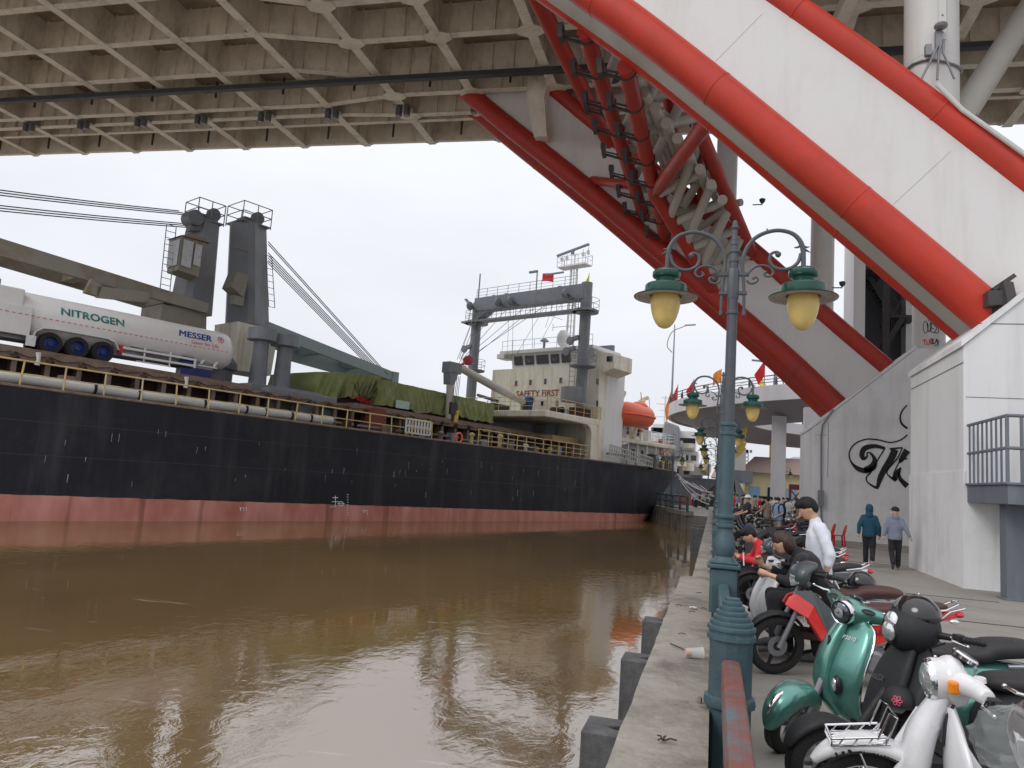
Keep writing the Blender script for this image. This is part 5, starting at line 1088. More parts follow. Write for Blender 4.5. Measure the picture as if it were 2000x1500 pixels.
b = B((c.x, -.3, c.z)); e_ = (c.x + .1, -.3, c.z); t = shipthing('gangway_winch', 'dark box at the right end of the grey stowed gangway', 'winch', e_); b = B(e_); b.box((c.x, -.35, c.z - .5), (c.x + .45, .3, c.z + .75)); b.build('winch_box', M['dark'], t, bevel=.05)
a = shT(793, 822, .35); c = shT(840, 829, .35); gangway((a.x, .3, a.z - .62), (c.x, .3, c.z - .62), .75, 'gangway', 'short white slotted gangway standing on the deck edge left of the derrick', 'whitepl', 8)
b = sb(); b.box((a.x - 1.4, 1.5, 3.5), (a.x - .5, 2.2, 5.0)); b.build('rusty_cabinet', mat('oxide_cabinet', (.2, .05, .035), .7, var=.3), ship)
# timber on deck end
b = sb(); a = shT(1072, 856, 1.6); c = shT(1125, 866, 1.6); b.box((a.x, 1.3, a.z - .15), (c.x, 2.4, a.z + .25)); b.build('deck_timber', mat('timber', (.4, .28, .14), .8, var=.2), ship)
# life buoy and crew clutter
p = shT(896, 855, .1); bo2 = tuple(p); t = shipthing('life_buoy', 'orange ring life buoy hanging on the yellow ship rail', 'life buoy', bo2); b = B(bo2); b.tube([p + Vector((.28 * cos(k * pi / 8), 0, .28 * sin(k * pi / 8))) for k in range(16)], .06, 8, closed=True); b.build('ring', M['orangeb'], t, smooth=True)
for px, py, m_, nm in ((1180, 880, 'blue', 'blue'), (1172, 890, 'flago', 'orange'), (1181, 897, 'whitepl', 'white')):
    p = shT(px, py, .7); o_ = (p.x, p.y, p.z - .3); t = shipthing('gear_heap', nm + ' heap of deck gear beside the left end of the grey gangway', 'deck gear', o_, 'gear by the gangway'); b = B(o_); g = B(o_)
    b.ell((p.x, p.y, p.z), (.35, .3, .35), 8, 6); b.box((p.x - .4, p.y, p.z - .35), (p.x + .35, p.y + .4, p.z)); b.build('heap', M[m_], t)
# ---- lifeboat and davit
lb = shT(1240, 812, .6); LO = (lb.x, .6, lb.z - 1.2)
t = shipthing('lifeboat', 'enclosed orange lifeboat hanging in its davits on the ship side', 'lifeboat', LO)
b = B(LO); rings = []; xl = shT(1209, 800, .6).x; xr = shT(1270, 800, .6).x; Lb = xr - xl
for k in range(15):
    u = k / 14; w_ = (1 - abs(2 * u - 1) ** 2.6) ** .55 * 1.15 + .02; s = xl + Lb * u; kz = lb.z - .15 * (1 - abs(2 * u - 1) ** 2)
    ring = []
    for j in range(16):
        a = 2 * pi * j / 16; hz = 1.0 if sin(a) > 0 else .95; ring.append((s, .6 + w_ * cos(a), lb.z + .0 + sin(a) * hz * (.25 + .75 * min(1, w_))))
    rings.append(ring)
b.loft(rings); b.ell((xl + Lb * .62, .6, lb.z + .75), (.75, .75, .5), 14, 8); b.build('hull', M['orangeb'], t, smooth=True, ang=60)
b = B(LO); pts = []
for k in range(29): u = .02 + .96 * k / 28; w_ = (1 - abs(2 * u - 1) ** 2.6) ** .55 * 1.15 + .06; pts.append((xl + Lb * u, .6 - w_, lb.z - .02))
b.tube(pts, .07, 6); b.build('rubbing_strake', M['orangeb'], t)
for u in (.35, .5): b = B(LO); b.box((xl + Lb * u, -.35, lb.z + .35), (xl + Lb * u + .25, -.3, lb.z + .5)); b.build('window', M['glass'], t)
b = B(LO); b.tube([(xl + Lb * .7, .6, lb.z + 1.0), (xl + Lb * .7, .6, lb.z + 1.35), (xl + Lb * .62, .5, lb.z + 2.0)], .04, 6); b.lathe([(.05, 0), (.25, .05), (.25, .2), (.05, .3)], (xl + Lb * .72, .6, lb.z + 1.15), n=10); b.build('periscope_light', M['cream'], t)
for u in (.12, .9):
    s = xl + Lb * u - (.5 if u < .5 else -.1); b = sb(); b.bar((s, 1.9, 5.5), (s, 1.3, lb.z + 1.5), .3, .28, (1, 0, 0)); b.bar((s, 1.3, lb.z + 1.5), (s, .6, lb.z + 1.75), .25, .2, (1, 0, 0)); b.bar((s, 2.1, 5.5), (s, 2.2, lb.z + .5), .2, .2, (1, 0, 0)); b.tube([(s + .1, .6, lb.z + 1.7), (s + .3, .6, lb.z + .9)], .03, 5); dv = b.build('davit', M['cream'], ship)
b = sb(); p = shT(1196, 830, .9); b.bar((p.x, 1.5, 5.5), (p.x + 1.3, .8, lb.z + 1.6), .25, .25); b.bar((p.x + .1, 1.5, 6.9), (p.x + .9, 1.5, 5.5), .15, .15); b.lathe([(.2, -.1), (.2, .1)], (p.x + 1.3, .8, lb.z + 1.65), (0, 1, 0), 10); b.build('davit', M['cream'], ship)
p = shT(1205, 856, .9); o_ = (p.x, .9, 5.5); t = shipthing('turquoise_bag', 'turquoise cloth bundle tied on the rail below the lifeboat davit', 'bundle', o_); b = B(o_); b.ell((p.x, .9, p.z), (.4, .3, .4), 10, 8); b.ell((p.x - .1, .9, p.z - .4), (.2, .2, .35), 8, 6); b.build('cloth', mat('turquoise_cloth', (.02, .3, .38), .6, bump=.6, bscale=6), t, smooth=True)
random.seed(14); rail([(41.4, .8, 5.5), (44.8, .8, 5.5)], .9, 3, .9, 'shipw', 'deck_railing', .022)
# mooring lines from the stern
for k, (a, c) in enumerate([((1322, 925), (1392, 962)), ((1325, 930), (1388, 975)), ((1330, 940), (1385, 985))]):
    p = atY(*a, 66); q_ = atY(*c, 58); b = B(p); b.tube([p.lerp(q_, i / 8) - Vector((0, 0, .35 * 4 * (i / 8) * (1 - i / 8))) for i in range(9)], .045, 6); tag(b.build('mooring_line', mat('pale_rope', (.5, .5, .5), .8) if k == 0 else bpy.data.materials['pale_rope'], loc=p), ['upper', 'middle', 'lowest'][k] + ' of the pale mooring ropes from the ship stern to the quay', 'rope', 'mooring ropes at the ship stern')
# ================================================================ FAR QUAY, FENCE, CURVED RAMP, BUILDINGS, SECOND SHIP, CRANE
M['oldconc'] = mat('stained_quay_concrete', (.25, .22, .19), .9, var=.3, scale=1.2, dirt=(.07, .06, .05), damt=.8, dscale=1.0, streak=(.09, .08, .07), samt=.8, sscale=(2, 2, .3))
t = thing('quay_end_wall', 'old stained concrete quay wall with buttresses past the ship stern', 'quay wall', (-3.8, 61, -1))
o_ = (-3.8, 61, -1); pA = Vector((-1.75, 53.6, 0)); pB = Vector((-6.0, 69.4, 0)); dW = (pB - pA).normalized(); nW = Vector((-dW.y, dW.x, 0))
b = B(o_); b.bar(pA + Vector((0, 0, .12)) + nW * -.1, pB + Vector((0, 0, .12)) + nW * -.1, .7, .3); b.build('coping', M['curb'], t)
for k in range(14):
    p = pA.lerp(pB, (k + .4) / 14) + nW * .12; b = B(o_); b.bar(p + Vector((0, 0, -2.4)), p + Vector((0, 0, -.05)), .35, .3, dW); b.build('buttress', M['oldconc'], t)
def fence(A_, B_, z, h, sp, nb, label, m='iron', cat='fence', group=None):
    A_ = Vector((*A_, z)); B_ = Vector((*B_, z)); t = thing('railing_fence', label, cat, A_, 0, group); o_ = tuple(A_)
    b = B(o_)
    for u in (.12, .55, 1.0): b.bar(A_ + Vector((0, 0, h * u)), B_ + Vector((0, 0, h * u)), .06, .08)
    b.build('rails', M[m], t); l = (B_ - A_).length; n = max(1, round(l / sp))
    for k in range(n + 1):
        p = A_.lerp(B_, k / n); b = B(o_); b.lathe([(.09, 0), (.09, h * .9), (.12, h * .95), (.08, h * 1.05), (.02, h * 1.15)], p, n=10); b.build('post', M[m], t)
    b = B(o_)
    for k in range(n * nb):
        p = A_.lerp(B_, (k + .5) / (n * nb)); b.bar(p + Vector((0, 0, .1)), p + Vector((0, 0, h)), .025, .025)
    b.build('bars', M[m], t); return t
fence((pA.x, pA.y), (pB.x, pB.y), .25, 1.0, 2.4, 8, 'dark green iron railing on the old quay wall past the ship stern')
fence((pB.x, pB.y), (-4, 84), .1, 1.0, 3, 8, 'far dark railing on the quay corner behind the ship stern')
# ---- curved ramp
RC = Vector((20, 85, 0)); RO, RI = 25.0, 16.5
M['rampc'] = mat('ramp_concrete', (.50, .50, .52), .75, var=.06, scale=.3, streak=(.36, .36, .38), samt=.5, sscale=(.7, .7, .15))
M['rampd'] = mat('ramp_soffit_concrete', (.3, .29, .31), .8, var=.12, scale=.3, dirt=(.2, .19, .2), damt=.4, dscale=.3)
rp = thing('curved_ramp', 'pale concrete loop ramp with white parapet and steel rail standing beyond the arch', 'ramp', (RC.x, RC.y, 0)); o_ = (RC.x, RC.y, 0)
def rz(a):  # deck level, a little higher towards the right hand end
    return 10.2 + .9 * max(0, (a - R(215)) / R(90))
nA = 96; A0, A1 = R(20), R(320)
def rring(a, prof): return [(RC.x + r * cos(a), RC.y + r * sin(a), rz(a) + h) for r, h in prof]
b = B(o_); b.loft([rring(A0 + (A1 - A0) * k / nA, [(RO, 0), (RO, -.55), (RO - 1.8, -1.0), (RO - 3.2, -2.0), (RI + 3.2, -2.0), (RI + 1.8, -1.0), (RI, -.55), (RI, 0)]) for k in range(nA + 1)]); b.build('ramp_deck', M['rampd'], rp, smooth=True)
for r0, r1 in ((RO - .02, RO + .28), (RI - .28, RI + .02)):
    b = B(o_); b.loft([rring(A0 + (A1 - A0) * k / nA, [(r1, -.75), (r1, .55), (r0, .55), (r0, -.75)]) for k in range(nA + 1)]); b.build('parapet', M['rampc'], rp, smooth=True)
for r in (RO + .13, RI - .13):
    b = B(o_)
    for h in (.85, 1.1, 1.4): b.tube([rring(A0 + (A1 - A0) * k / nA, [(r, h)])[0] for k in range(nA + 1)], .05 if h > 1.2 else .035, 5)
    o = b.build('ramp_rails', M['irong'], rp)
    for k in range(0, nA, 2):
        a = A0 + (A1 - A0) * k / nA; p = Vector(rring(a, [(r, .55)])[0]); b = B(o_); d = Vector((cos(a), sin(a), 0)) * (1 if r > 20 else -1); b.prism([p - d * .12, p + d * .12, p + d * .16 + Vector((0, 0, .4)), p + Vector((0, 0, .9))], Vector((-sin(a), cos(a), 0)) * .06); b.build('rail_post', M['irong'], o)
def rcol(px, py, Y, w_, nm='ramp_column'):
    p = atY(px, py, Y); b = B(o_); b.box((p.x - w_, Y - w_ * .6, 0), (p.x + w_, Y + w_ * .6, 8.6)); b.build(nm, M['rampc'], rp)
rcol(1520, 900, 68, .58); rcol(1592, 900, 60.5, .85)
for a in (330,): b = B(o_); x, y = RC.x + 20.7 * cos(R(a)), RC.y + 20.7 * sin(R(a)); b.box((x - .8, y - .8, 0), (x + .8, y + .8, 8.5)); b.build('ramp_column', M['rampc'], rp)
# flags and lamps on the ramp
ax = Vector((-.95, -.1, -.1))
for (px, py, w_, h, m, lab, sh) in [(1494, 703, .8, 1.3, 'flagr', 'red pennant on the ramp right of the near lamp post', 'tri'), (1409, 722, .7, 1.1, 'flago', 'orange and yellow flag on the ramp just left of the near lamp pole', 'rect'), (1355, 742, .7, 1.2, 'flagr', 'red pennant behind the curled arm of the second lamp', 'tri'), (1324, 752, .7, 1.7, 'flagr', 'red flag beside the tall street light on the ramp', 'tri'), (1311, 763, .6, 2.2, 'flago', 'leftmost orange flag at the outer end of the ramp', 'tri')]:
    Y = 63 if px > 1450 else (68 if px > 1400 else (74 if px > 1340 else 82)); p = atY(px, py, Y)
    flag(p, w_, h, M[m], lab, ax, pole=max(.5, p.z - 10.6), seed=px, shape=sh)
def mastlight(px, ptop, Y, side, lab, L_=2.6, z0=10.5):
    p = atY(px, ptop, Y); t = thing('street_light', lab, 'street light', (p.x, Y, z0)); b = B((p.x, Y, z0)); b.tube([(p.x, Y, z0), (p.x, Y, p.z)], [.13, .06], 8); b.build('mast', M['steel'], t)
    b = B((p.x, Y, z0)); pts = [(p.x - .15 * side, Y, p.z - 3.2), (p.x - .75 * side, Y, p.z - 2.4), (p.x - .3 * side, Y, p.z - .9), (p.x + .9 * side, Y, p.z - .25), (p.x + L_ * side, Y, p.z - .05)]; b.tube([tuple(q) for q in catm(pts, 5)], .05, 6); b.build('curved_arm', M['steel'], t)
    b = B((p.x, Y, z0)); b.bar((p.x + (L_ - .2) * side, Y, p.z - .08), (p.x + (L_ + 1.0) * side, Y, p.z + .02), .25, .12); b.build('lamp_head', M['steel'], t)
mastlight(1318, 634, 84, 1, 'tall thin street light on the left end of the ramp', 1.3); mastlight(1514, 705, 66, -1, 'smaller street light on the ramp between lamp and arch', .9)
# ---- yellow warehouse, red steel frame, far houses
M['yellow'] = mat('yellow_wash', (.66, .56, .34), .8, var=.1, scale=.5, dirt=(.4, .33, .2), damt=.4); M['rooft'] = mat('brown_tile_roof', (.28, .20, .18), .8, var=.2, scale=2, stretch=(4, 1, 1))
def house(px0, px1, Y, ztop, roof, lab, m='yellow', dep=12, mr='rooft', name='warehouse', wins=4):
    a = atY(px0, 980, Y); c = atY(px1, 980, Y); o_ = ((a.x + c.x) / 2, Y, 0); t = thing(name, lab, 'building', o_); b = B(o_); b.box((a.x, Y, 0), (c.x, Y + dep, ztop)); b.build('wall', M[m], t)
    b = B(o_); xm = (a.x + c.x) / 2; b.prism([(a.x - .8, Y - .7, ztop), (c.x + .8, Y - .7, ztop), (c.x - (c.x - a.x) * .12, Y + dep / 2, ztop + roof), (a.x + (c.x - a.x) * .12, Y + dep / 2, ztop + roof)], (0, .15, .05)); b.prism([(a.x - .8, Y + dep + .7, ztop), (c.x + .8, Y + dep + .7, ztop), (c.x - (c.x - a.x) * .12, Y + dep / 2 + .2, ztop + roof), (a.x + (c.x - a.x) * .12, Y + dep / 2 + .2, ztop + roof)], (0, .15, .05)); b.build('roof', M[mr], t)
    for k in range(wins):
        x = a.x + (c.x - a.x) * (k + .5) / wins; b = B(o_); b.box((x - .6, Y - .05, ztop * .3), (x + .6, Y - .01, ztop * .62)); b.build('window', M['glass' if k % 2 else 'blue2'] if 'blue2' in M else M['glass'], t)
    return t, o_
M['blue2'] = mat('light_blue_shutter', (.25, .4, .55), .6)
house(1455, 1640, 92, 4.3, 2.1, 'long yellow warehouse with brown hipped roof beyond the crowd', wins=5)
house(1395, 1462, 150, 4.5, 3.5, 'distant reddish roofed house left of the yellow warehouse', 'shipw', 14, 'rooft', 'far_house', 2)
house(1540, 1680, 175, 9.5, 1.5, 'distant flat grey shed roof behind the yellow warehouse', 'rampc', 20, 'craneg', 'far_shed', 3)
house(1430, 1530, 260, 9, 2, 'pale far building hazy on the horizon between the ramp columns', 'rampc', 20, 'rampc', 'far_block', 4)
a = atY(1541, 990, 74); c = atY(1574, 990, 74); o_ = (a.x, 74, 0); t = thing('red_steel_frame', 'dark red riveted steel frame standing behind the ramp columns', 'steel frame', o_)
M['redframe'] = mat('dark_red_steel', (.22, .05, .05), .6)
b = B(o_); z1 = atY(1550, 946, 74).z; b.box((a.x, 74, z1 - .5), (a.x + 3.6, 74.6, z1)); b.build('top_beam', M['redframe'], t)
for x in (a.x + .1, a.x + 1.75, a.x + 3.4): b = B(o_); b.bar((x, 74.3, 0), (x, 74.3, z1 - .5), .22, .22, (1, 0, 0)); b.build('post', M['redframe'], t)
for k in range(4): x = a.x + .2 + k * .82; b = B(o_); b.bar((x, 74.3, z1 - 1.6), (x + .8, 74.3, z1 - .6), .08, .1); b.build('brace', M['redframe'], t); b = B(o_); b.bar((x + .8, 74.3, z1 - 1.6), (x, 74.3, z1 - .6), .08, .1); b.build('brace', M['redframe'], t)
M['hull2'] = mat('dark_hull_paint', (.06, .065, .085), .5, var=.2, streak=(.2, .2, .2), samt=.4)
# ---- second ship beyond the fence
Y2 = 104; p0 = atY(1296, 985, Y2); o2 = (p0.x + 4, Y2, -1); s2 = thing('moored_ship', 'second ship with grey funnel and white decks moored beyond the quay corner', 'ship', o2)
def b2(): return B(o2)
b = b2(); zt2 = atY(1340, 932, Y2).z; xl = atY(1285, 950, Y2).x - 14; xr = atY(1395, 950, Y2).x + 1
b.loft([[(xl, Y2, z), (xr - 6 * (1 - u), Y2, z), (xr + 1 * u, Y2 + 6, z), (xr - 6 * (1 - u), Y2 + 14, z), (xl, Y2 + 14, z)] for z, u in ((-2, 0), (-.9, .2), (.4, .4), (zt2, 1))]); b.build('hull', M['hull2'], s2)
b = b2(); b.box((xl, Y2 - .06, -1.2), (xr - 3, Y2 - .01, .9)); b.build('boot_top', mat('faded_boot_top', (.2, .05, .04), .7, var=.3), s2)
for (a, c, z0p, z1p, m, dep) in [((1290), 1372, 932, 905, 'shipw', 12), (1300, 1362, 905, 878, 'shipw', 10), (1318, 1356, 878, 840, 'shipw', 8), (1262, 1296, 905, 852, 'shipw', 8), (1270, 1292, 852, 826, 'shipw', 7)]:
    x0 = atY(a, 900, Y2).x; x1 = atY(c, 900, Y2).x; b = b2(); b.box((x0, Y2 + 1, atY(a, z0p, Y2).z), (x1, Y2 + dep, atY(a, z1p, Y2).z)); o = b.build('deckhouse', M[m], s2)
    for k in range(4): x = x0 + (x1 - x0) * (k + .5) / 4; z = (atY(a, z0p, Y2).z + atY(a, z1p, Y2).z) / 2; b = b2(); b.box((x - .35, Y2 + .95, z - .3), (x + .35, Y2 + .99, z + .4)); b.build('window', M['glass'], o)
a = atY(1288, 850, Y2 - 2); c = atY(1330, 850, Y2 - 2); zt_ = atY(1305, 822, Y2 - 2).z; zb__ = atY(1320, 893, Y2 - 2).z
b = b2(); b.prism([(a.x, Y2 - 2, zb__), (c.x, Y2 - 2, zb__), (c.x - .3, Y2 - 2, zt_ - .6), (a.x + .6, Y2 - 2, zt_)], (0, 5, 0)); fo = b.build('funnel', M['craneg'], s2, bevel=.2)
b = b2()
for k in range(3): b.box((a.x + 1, Y2 - 2.05, zt_ - 2 - k * .5), (c.x - .8, Y2 - 2.01, zt_ - 1.8 - k * .5))
b.build('funnel_slots', M['dark'], fo)
mx_ = atY(1296, 820, Y2); mzt = atY(1296, 770, Y2).z; b = b2(); b.tube([(mx_.x, Y2 + 2, mx_.z - 1), (mx_.x, Y2 + 2, mzt)], .12, 6)
for k, w_ in enumerate((1.6, .7, 1.2, .5)): z = mx_.z + .6 + k * .9; b.bar((mx_.x - w_, Y2 + 2, z), (mx_.x + w_, Y2 + 2, z), .1, .12)
b.build('mast', M['shipw'], s2)
random.seed(31)
for k in range(26):
    px = random.uniform(1255, 1380); py = random.uniform(858, 925); p = atY(px, py, Y2 + random.uniform(-1, 1)); b = b2(); s_ = random.uniform(.3, 1.3); b.box(p - Vector((s_, .4, .3)), p + Vector((s_, .4, random.uniform(.3, .9)))); b.build('deck_fitting', M[random.choice(['shipw', 'shipw', 'cream', 'craneg', 'yrail'])], s2)
for k in range(4): p = atY(1325 + k * 14, 935 + k * 4, Y2 - 1); q_ = atY(1372 + k * 10, 960 + k * 5, 80); b = B(p); b.tube([p, q_], .03, 5); tag(b.build('mooring_line', bpy.data.materials['pale_rope'], loc=p), 'pale rope number ' + 'one two three four'.split()[k] + ' counted from the left at the second ship', 'rope', 'mooring ropes of the second ship')
# ---- yellow harbour crane with grey portal legs
o_ = tuple(atY(1440, 1000, 88)); o_ = (o_[0], 88, 0); t = thing('harbour_crane', 'harbour crane with yellow jib and grey splayed legs behind the lamp posts', 'crane', o_)
M['yellowp'] = mat('yellow_crane_paint', (.7, .5, .12), .5, var=.1)
for q0, q1 in (((1432, 938), (1462, 995)), ((1426, 938), (1432, 1000))):
    b = B(o_); p = atY(*q0, 88); q_ = atY(*q1, 88); b.bar(p, (q_.x, 88, 0.0), .8, .9); b.bar(p + Vector((0, 5, 0)), (q_.x, 93, 0.0), .8, .9); b.build('portal_leg', M['craneg'], t)
b = B(o_); p = atY(1438, 925, 88); b.box(p - Vector((1.6, -.5, 1.0)), p + Vector((1.8, 5, .4))); b.build('portal_top', M['craneg'], t)
b = B(o_); b.box(p + Vector((-1, .5, .4)), p + Vector((1.0, 4, 3.0))); b.build('machine_house', M['shipw'], t)
b = B(o_); b.bar(p + Vector((0, 1, 2)), atY(1452, 862, 88), .7, .9, (0, 0, 1), .5, .6); b.bar(atY(1447, 870, 88), atY(1462, 815, 88), .4, .5); b.build('crane_jib', M['yellowp'], t)
o3 = atY(1488, 800, 100); t = thing('yellow_jib_top', 'yellow crane jib head showing above the ramp railing below the red pennant', 'crane', (o3.x, 100, 0)); b = B((o3.x, 100, 0)); b.bar((atY(1515, 800, 100)), atY(1481, 736, 100), 1.0, 1.3, (0, 0, 1), .3, .5); b.bar(atY(1515, 800, 100), (atY(1515, 800, 100).x, 100, 0), 1.2, 1.2); b.bar(atY(1481, 738, 100), atY(1440, 752, 100), .06, .06); b.build('jib', M['yellowp'], t)
for px, lab in ((1452, 'left'), (1459, 'right')):
    p = atY(px, 882, 130); o_ = (p.x, 130, 0); t = thing('floodlight_tower', lab + ' of the two thin lattice floodlight towers on the skyline', 'floodlight tower', o_); b = B(o_)
    for dx in (-.3, .3): b.tube([(p.x + dx, 130, 0), (p.x + dx * .7, 130, p.z)], .06, 4)
    for k in range(14): z = p.z * k / 14; b.tube([(p.x - .3, 130, z), (p.x + .3, 130, z + p.z / 14)], .04, 4); b.tube([(p.x + .3, 130, z), (p.x - .3, 130, z + p.z / 14)], .04, 4)
    b.build('lattice_mast', M['steel'], t); b = B(o_)
    for dx in (-.6, 0, .6): b.box((p.x + dx - .2, 129.6, p.z - .2), (p.x + dx + .2, 129.9, p.z + .3))
    b.build('lamp_cluster', M['steel'], t)

# ================================================================ RAILING, BOLLARD POSTS, STREET LAMPS
PX = .125; PY = [1.0 + 3.7 * k for k in range(15)]
def make_post():
    t = thing('railing_post', 'x', 'bollard post', (PX, 0, 0)); b = B()
    b.lathe([(.125, 0), (.125, .52), (.145, .53), (.15, .555), (.145, .58), (.125, .59), (.125, .885), (.132, .90), (.143, .905), (.143, .93), (.130, .937), (.130, .955)], n=12, ph=R(15)); b.build('post_shaft', M['iron'], t, smooth=True, ang=25)
    b = B(); pr = []; z = .955
    for r in (.137, .122, .106, .09, .073, .056): pr += [(r, z), (r + .002, z + .012), (r, z + .022), (r - .012, z + .028)]; z += .028
    pr += [(.045, z), (.045, z + .012), (.0, z + .014)]; b.lathe(pr, n=28); b.build('stepped_cap', M['iron'], t, smooth=True, ang=30)
    b = B(); b.lathe([(.0, 0), (.075, 0), (.075, .014), (0, .014)], (-.155, .02, .497), n=16, sxy=(1, .7)); b.lathe([(.018, 0), (.018, .03), (.012, .04)], (-.17, .02, .51), n=6); b.build('fixing_lug', M['curb'], t, smooth=True)
    return t
def make_lamp():
    t = thing('street_lamp', 'x', 'street lamp', (PX, 0, 0)); b = B()
    b.box((-.14, -.14, 0), (.14, .14, .95)); b.box((-.155, -.155, .42), (.155, .155, .47)); b.build('plinth', M['iron'], t, bevel=.03)
    b = B(); b.box((-.17, -.17, .955), (.17, .17, 1.0)); b.box((-.145, -.145, 1.0), (.145, .145, 1.03)); b.build('plinth_cap', M['iron'], t, bevel=.012)
    b = B(); b.lathe([(.125, 1.03), (.10, 1.06), (.09, 1.075), (.10, 1.10), (.112, 1.15), (.112, 1.20), (.10, 1.27), (.082, 1.32), (.08, 1.36), (.10, 1.385), (.10, 1.405), (.082, 1.42), (.085, 1.46), (.105, 1.485), (.105, 1.505), (.08, 1.52), (.078, 1.6), (.076, 2.36), (.09, 2.37), (.09, 2.395), (.072, 2.41), (.075, 2.46), (.088, 2.47), (.088, 2.49), (.062, 2.51)], n=24); b.build('lower_shaft', M['iron'], t, smooth=True, ang=30)
    b = B(); b.lathe([(.060, 2.51), (.055, 3.70), (.068, 3.71), (.068, 3.735), (.055, 3.75), (.056, 3.88)], n=20); b.build('upper_shaft', M['irong'], t, smooth=True, ang=30)
    b = B(); b.lathe([(.060, 3.88), (.066, 3.9), (.066, 4.2), (.056, 4.225)], n=8); b.lathe([(.05, 4.225), (.05, 4.3), (.058, 4.305), (.058, 4.33), (.045, 4.34), (.04, 4.41), (.052, 4.415), (.052, 4.43), (.036, 4.44), (.034, 4.50), (.04, 4.505), (.034, 4.56), (.037, 4.565), (.03, 4.6), (.028, 4.68), (.044, 4.70), (.044, 4.715), (.03, 4.73), (.028, 4.77), (.014, 4.79), (0, 4.792)], n=18); b.build('finial', M['irong'], t, smooth=True, ang=30)
    def P(cx_, cy_): return (abs(cx_ - 1012) / 785, 4.907 - cy_ / 785)
    for sg in (-1, 1):
        def tb(b, pts, rs, y=0): 
            d = catm([(*P(*p), r_) for p, r_ in zip(pts, rs)], 5); b.tube([(sg * q[0], y, q[1]) for q in d], [q[2] for q in d], 8)
        b = B(); tb(b, [(915, 940), (918, 800), (925, 650), (938, 520), (932, 420), (900, 330), (835, 252), (745, 205), (645, 190), (545, 215), (482, 270), (448, 350), (440, 450), (438, 545)], [.014, .017, .018, .02, .022, .023, .023, .023, .023, .024, .026, .028, .026, .026])
        b.lathe([(.021, 3.70), (.021, 3.75), (0, 3.7)], (sg * .122, 0, 0), n=8); o = b.build('lamp_arm', M['irong'], t, smooth=True)
        b = B(); tb(b, [(462, 400), (482, 475), (540, 528), (620, 540), (690, 510), (716, 450), (702, 400), (660, 384), (632, 402), (650, 425)], [.018, .02, .02, .02, .02, .018, .017, .016, .016, .02]); b.ell((sg * P(648, 408)[0], 0, P(648, 408)[1]), .03, 10, 8); b.build('scroll', M['irong'], o, smooth=True)
        b = B(); tb(b, [(895, 600), (875, 555), (830, 515), (765, 503), (705, 527), (683, 568), (705, 600), (742, 600), (755, 575), (735, 562)], [.013] * 9 + [.016]); b.build('scroll', M['irong'], o, smooth=True)
        b = B(); tb(b, [(900, 640), (868, 664), (825, 655), (806, 625), (828, 608), (850, 625)], [.013] * 5 + [.016]); b.build('scroll', M['irong'], o, smooth=True)
        for (q0, q1, q2) in (((448, 330), (420, 345), (392, 340)), ((442, 355), (415, 375), (385, 392)), ((462, 325), (490, 345), (518, 345)), ((705, 198), (735, 190), (745, 168))):
            b = B(); tb(b, [q0, q1, q2], [.013, .012, .004]); b.build('thorn', M['irong'], o, smooth=True)
        b = B()
        for z in (4.165, 3.95): b.bar((sg * .05, 0, z), (sg * .15, 0, z), .05, .035)
        b.build('clamp', M['irong'], t)
        lx = sg * P(436, 0)[0]
        b = B(); b.lathe([(.03, 4.235), (.11, 4.23), (.135, 4.215), (.158, 4.19), (.158, 4.145), (.148, 4.13), (.122, 4.115), (.115, 4.09), (.13, 4.07), (.17, 4.055), (.222, 4.045), (.236, 4.03), (.239, 3.945), (.235, 3.935), (.36, 3.905), (.358, 3.9), (.22, 3.918)], (lx, 0, 0), n=40, cap=False); o = b.build('lamp_shade', M['green_lamp'], t, smooth=True, ang=40)
        b = B(); b.lathe([(.356, 3.896), (.30, 3.908), (.29, 3.898), (.25, 3.912), (.24, 3.902), (.18, 3.915), (.17, 3.96), (.0, 3.97)], (lx, 0, 0), n=40, cap=False); b.build('reflector', M['shade_in'], o, smooth=True, ang=25)
        b = B(); b.lathe([(.150, 3.93), (.163, 3.89), (.168, 3.85), (.165, 3.80), (.152, 3.73), (.13, 3.66), (.10, 3.60), (.065, 3.56), (.03, 3.543), (0, 3.54)], (lx, 0, 0), n=36, cap=False); b.build('globe', M['globe'], o, smooth=True, ang=60)
    return t
ORD = 'zeroth first second third fourth fifth sixth seventh eighth ninth tenth eleventh twelfth thirteenth'.split()
post0 = make_post(); lamp0 = make_lamp(); used = [0, 0]
names = {0: 'first railing post below the photographer, out of the corner of the picture', 1: 'big stepped cap bollard post in the foreground by the green scooter', 3: 'bollard post just behind the near street lamp'}
lampn = ['nearest tall street lamp with two green shades and yellow globes, in the foreground', 'second street lamp, its green shades in front of the curved ramp', 'third street lamp along the quay, shades just below those of the second', 'fourth street lamp along the quay, small and dark shaded', 'fifth street lamp along the quay, almost hidden in the row']
for k, y in enumerate(PY):
    if k % 3 == 2:
        o = lamp0 if not used[0] else copy_tree(lamp0); used[0] = 1; o.location = (PX, y, 0); o['label'] = lampn[(k - 2) // 3]; o['group'] = 'street lamps along the quay'
    else:
        o = post0 if not used[1] else copy_tree(post0); used[1] = 1; o.location = (PX, y, 0); o['group'] = 'bollard posts of the quay railing'
        o['label'] = names.get(k, ORD[k - 3] + ' bollard post counting away beyond the nearest street lamp')
for i, (x, y, l) in enumerate([(-3.2, 59.5, 'small street lamp standing on the far quay wall railing near the ship stern'), (-5.2, 66.6, 'distant street lamp right behind the ship stern'), (-.6, 74, 'distant street lamp past the end of the railing row'), (6.6, 80, 'distant street lamp in front of the yellow warehouse')]):
    o = copy_tree(lamp0); o.location = (x, y, 0); o['label'] = l; o['group'] = 'street lamps along the quay'
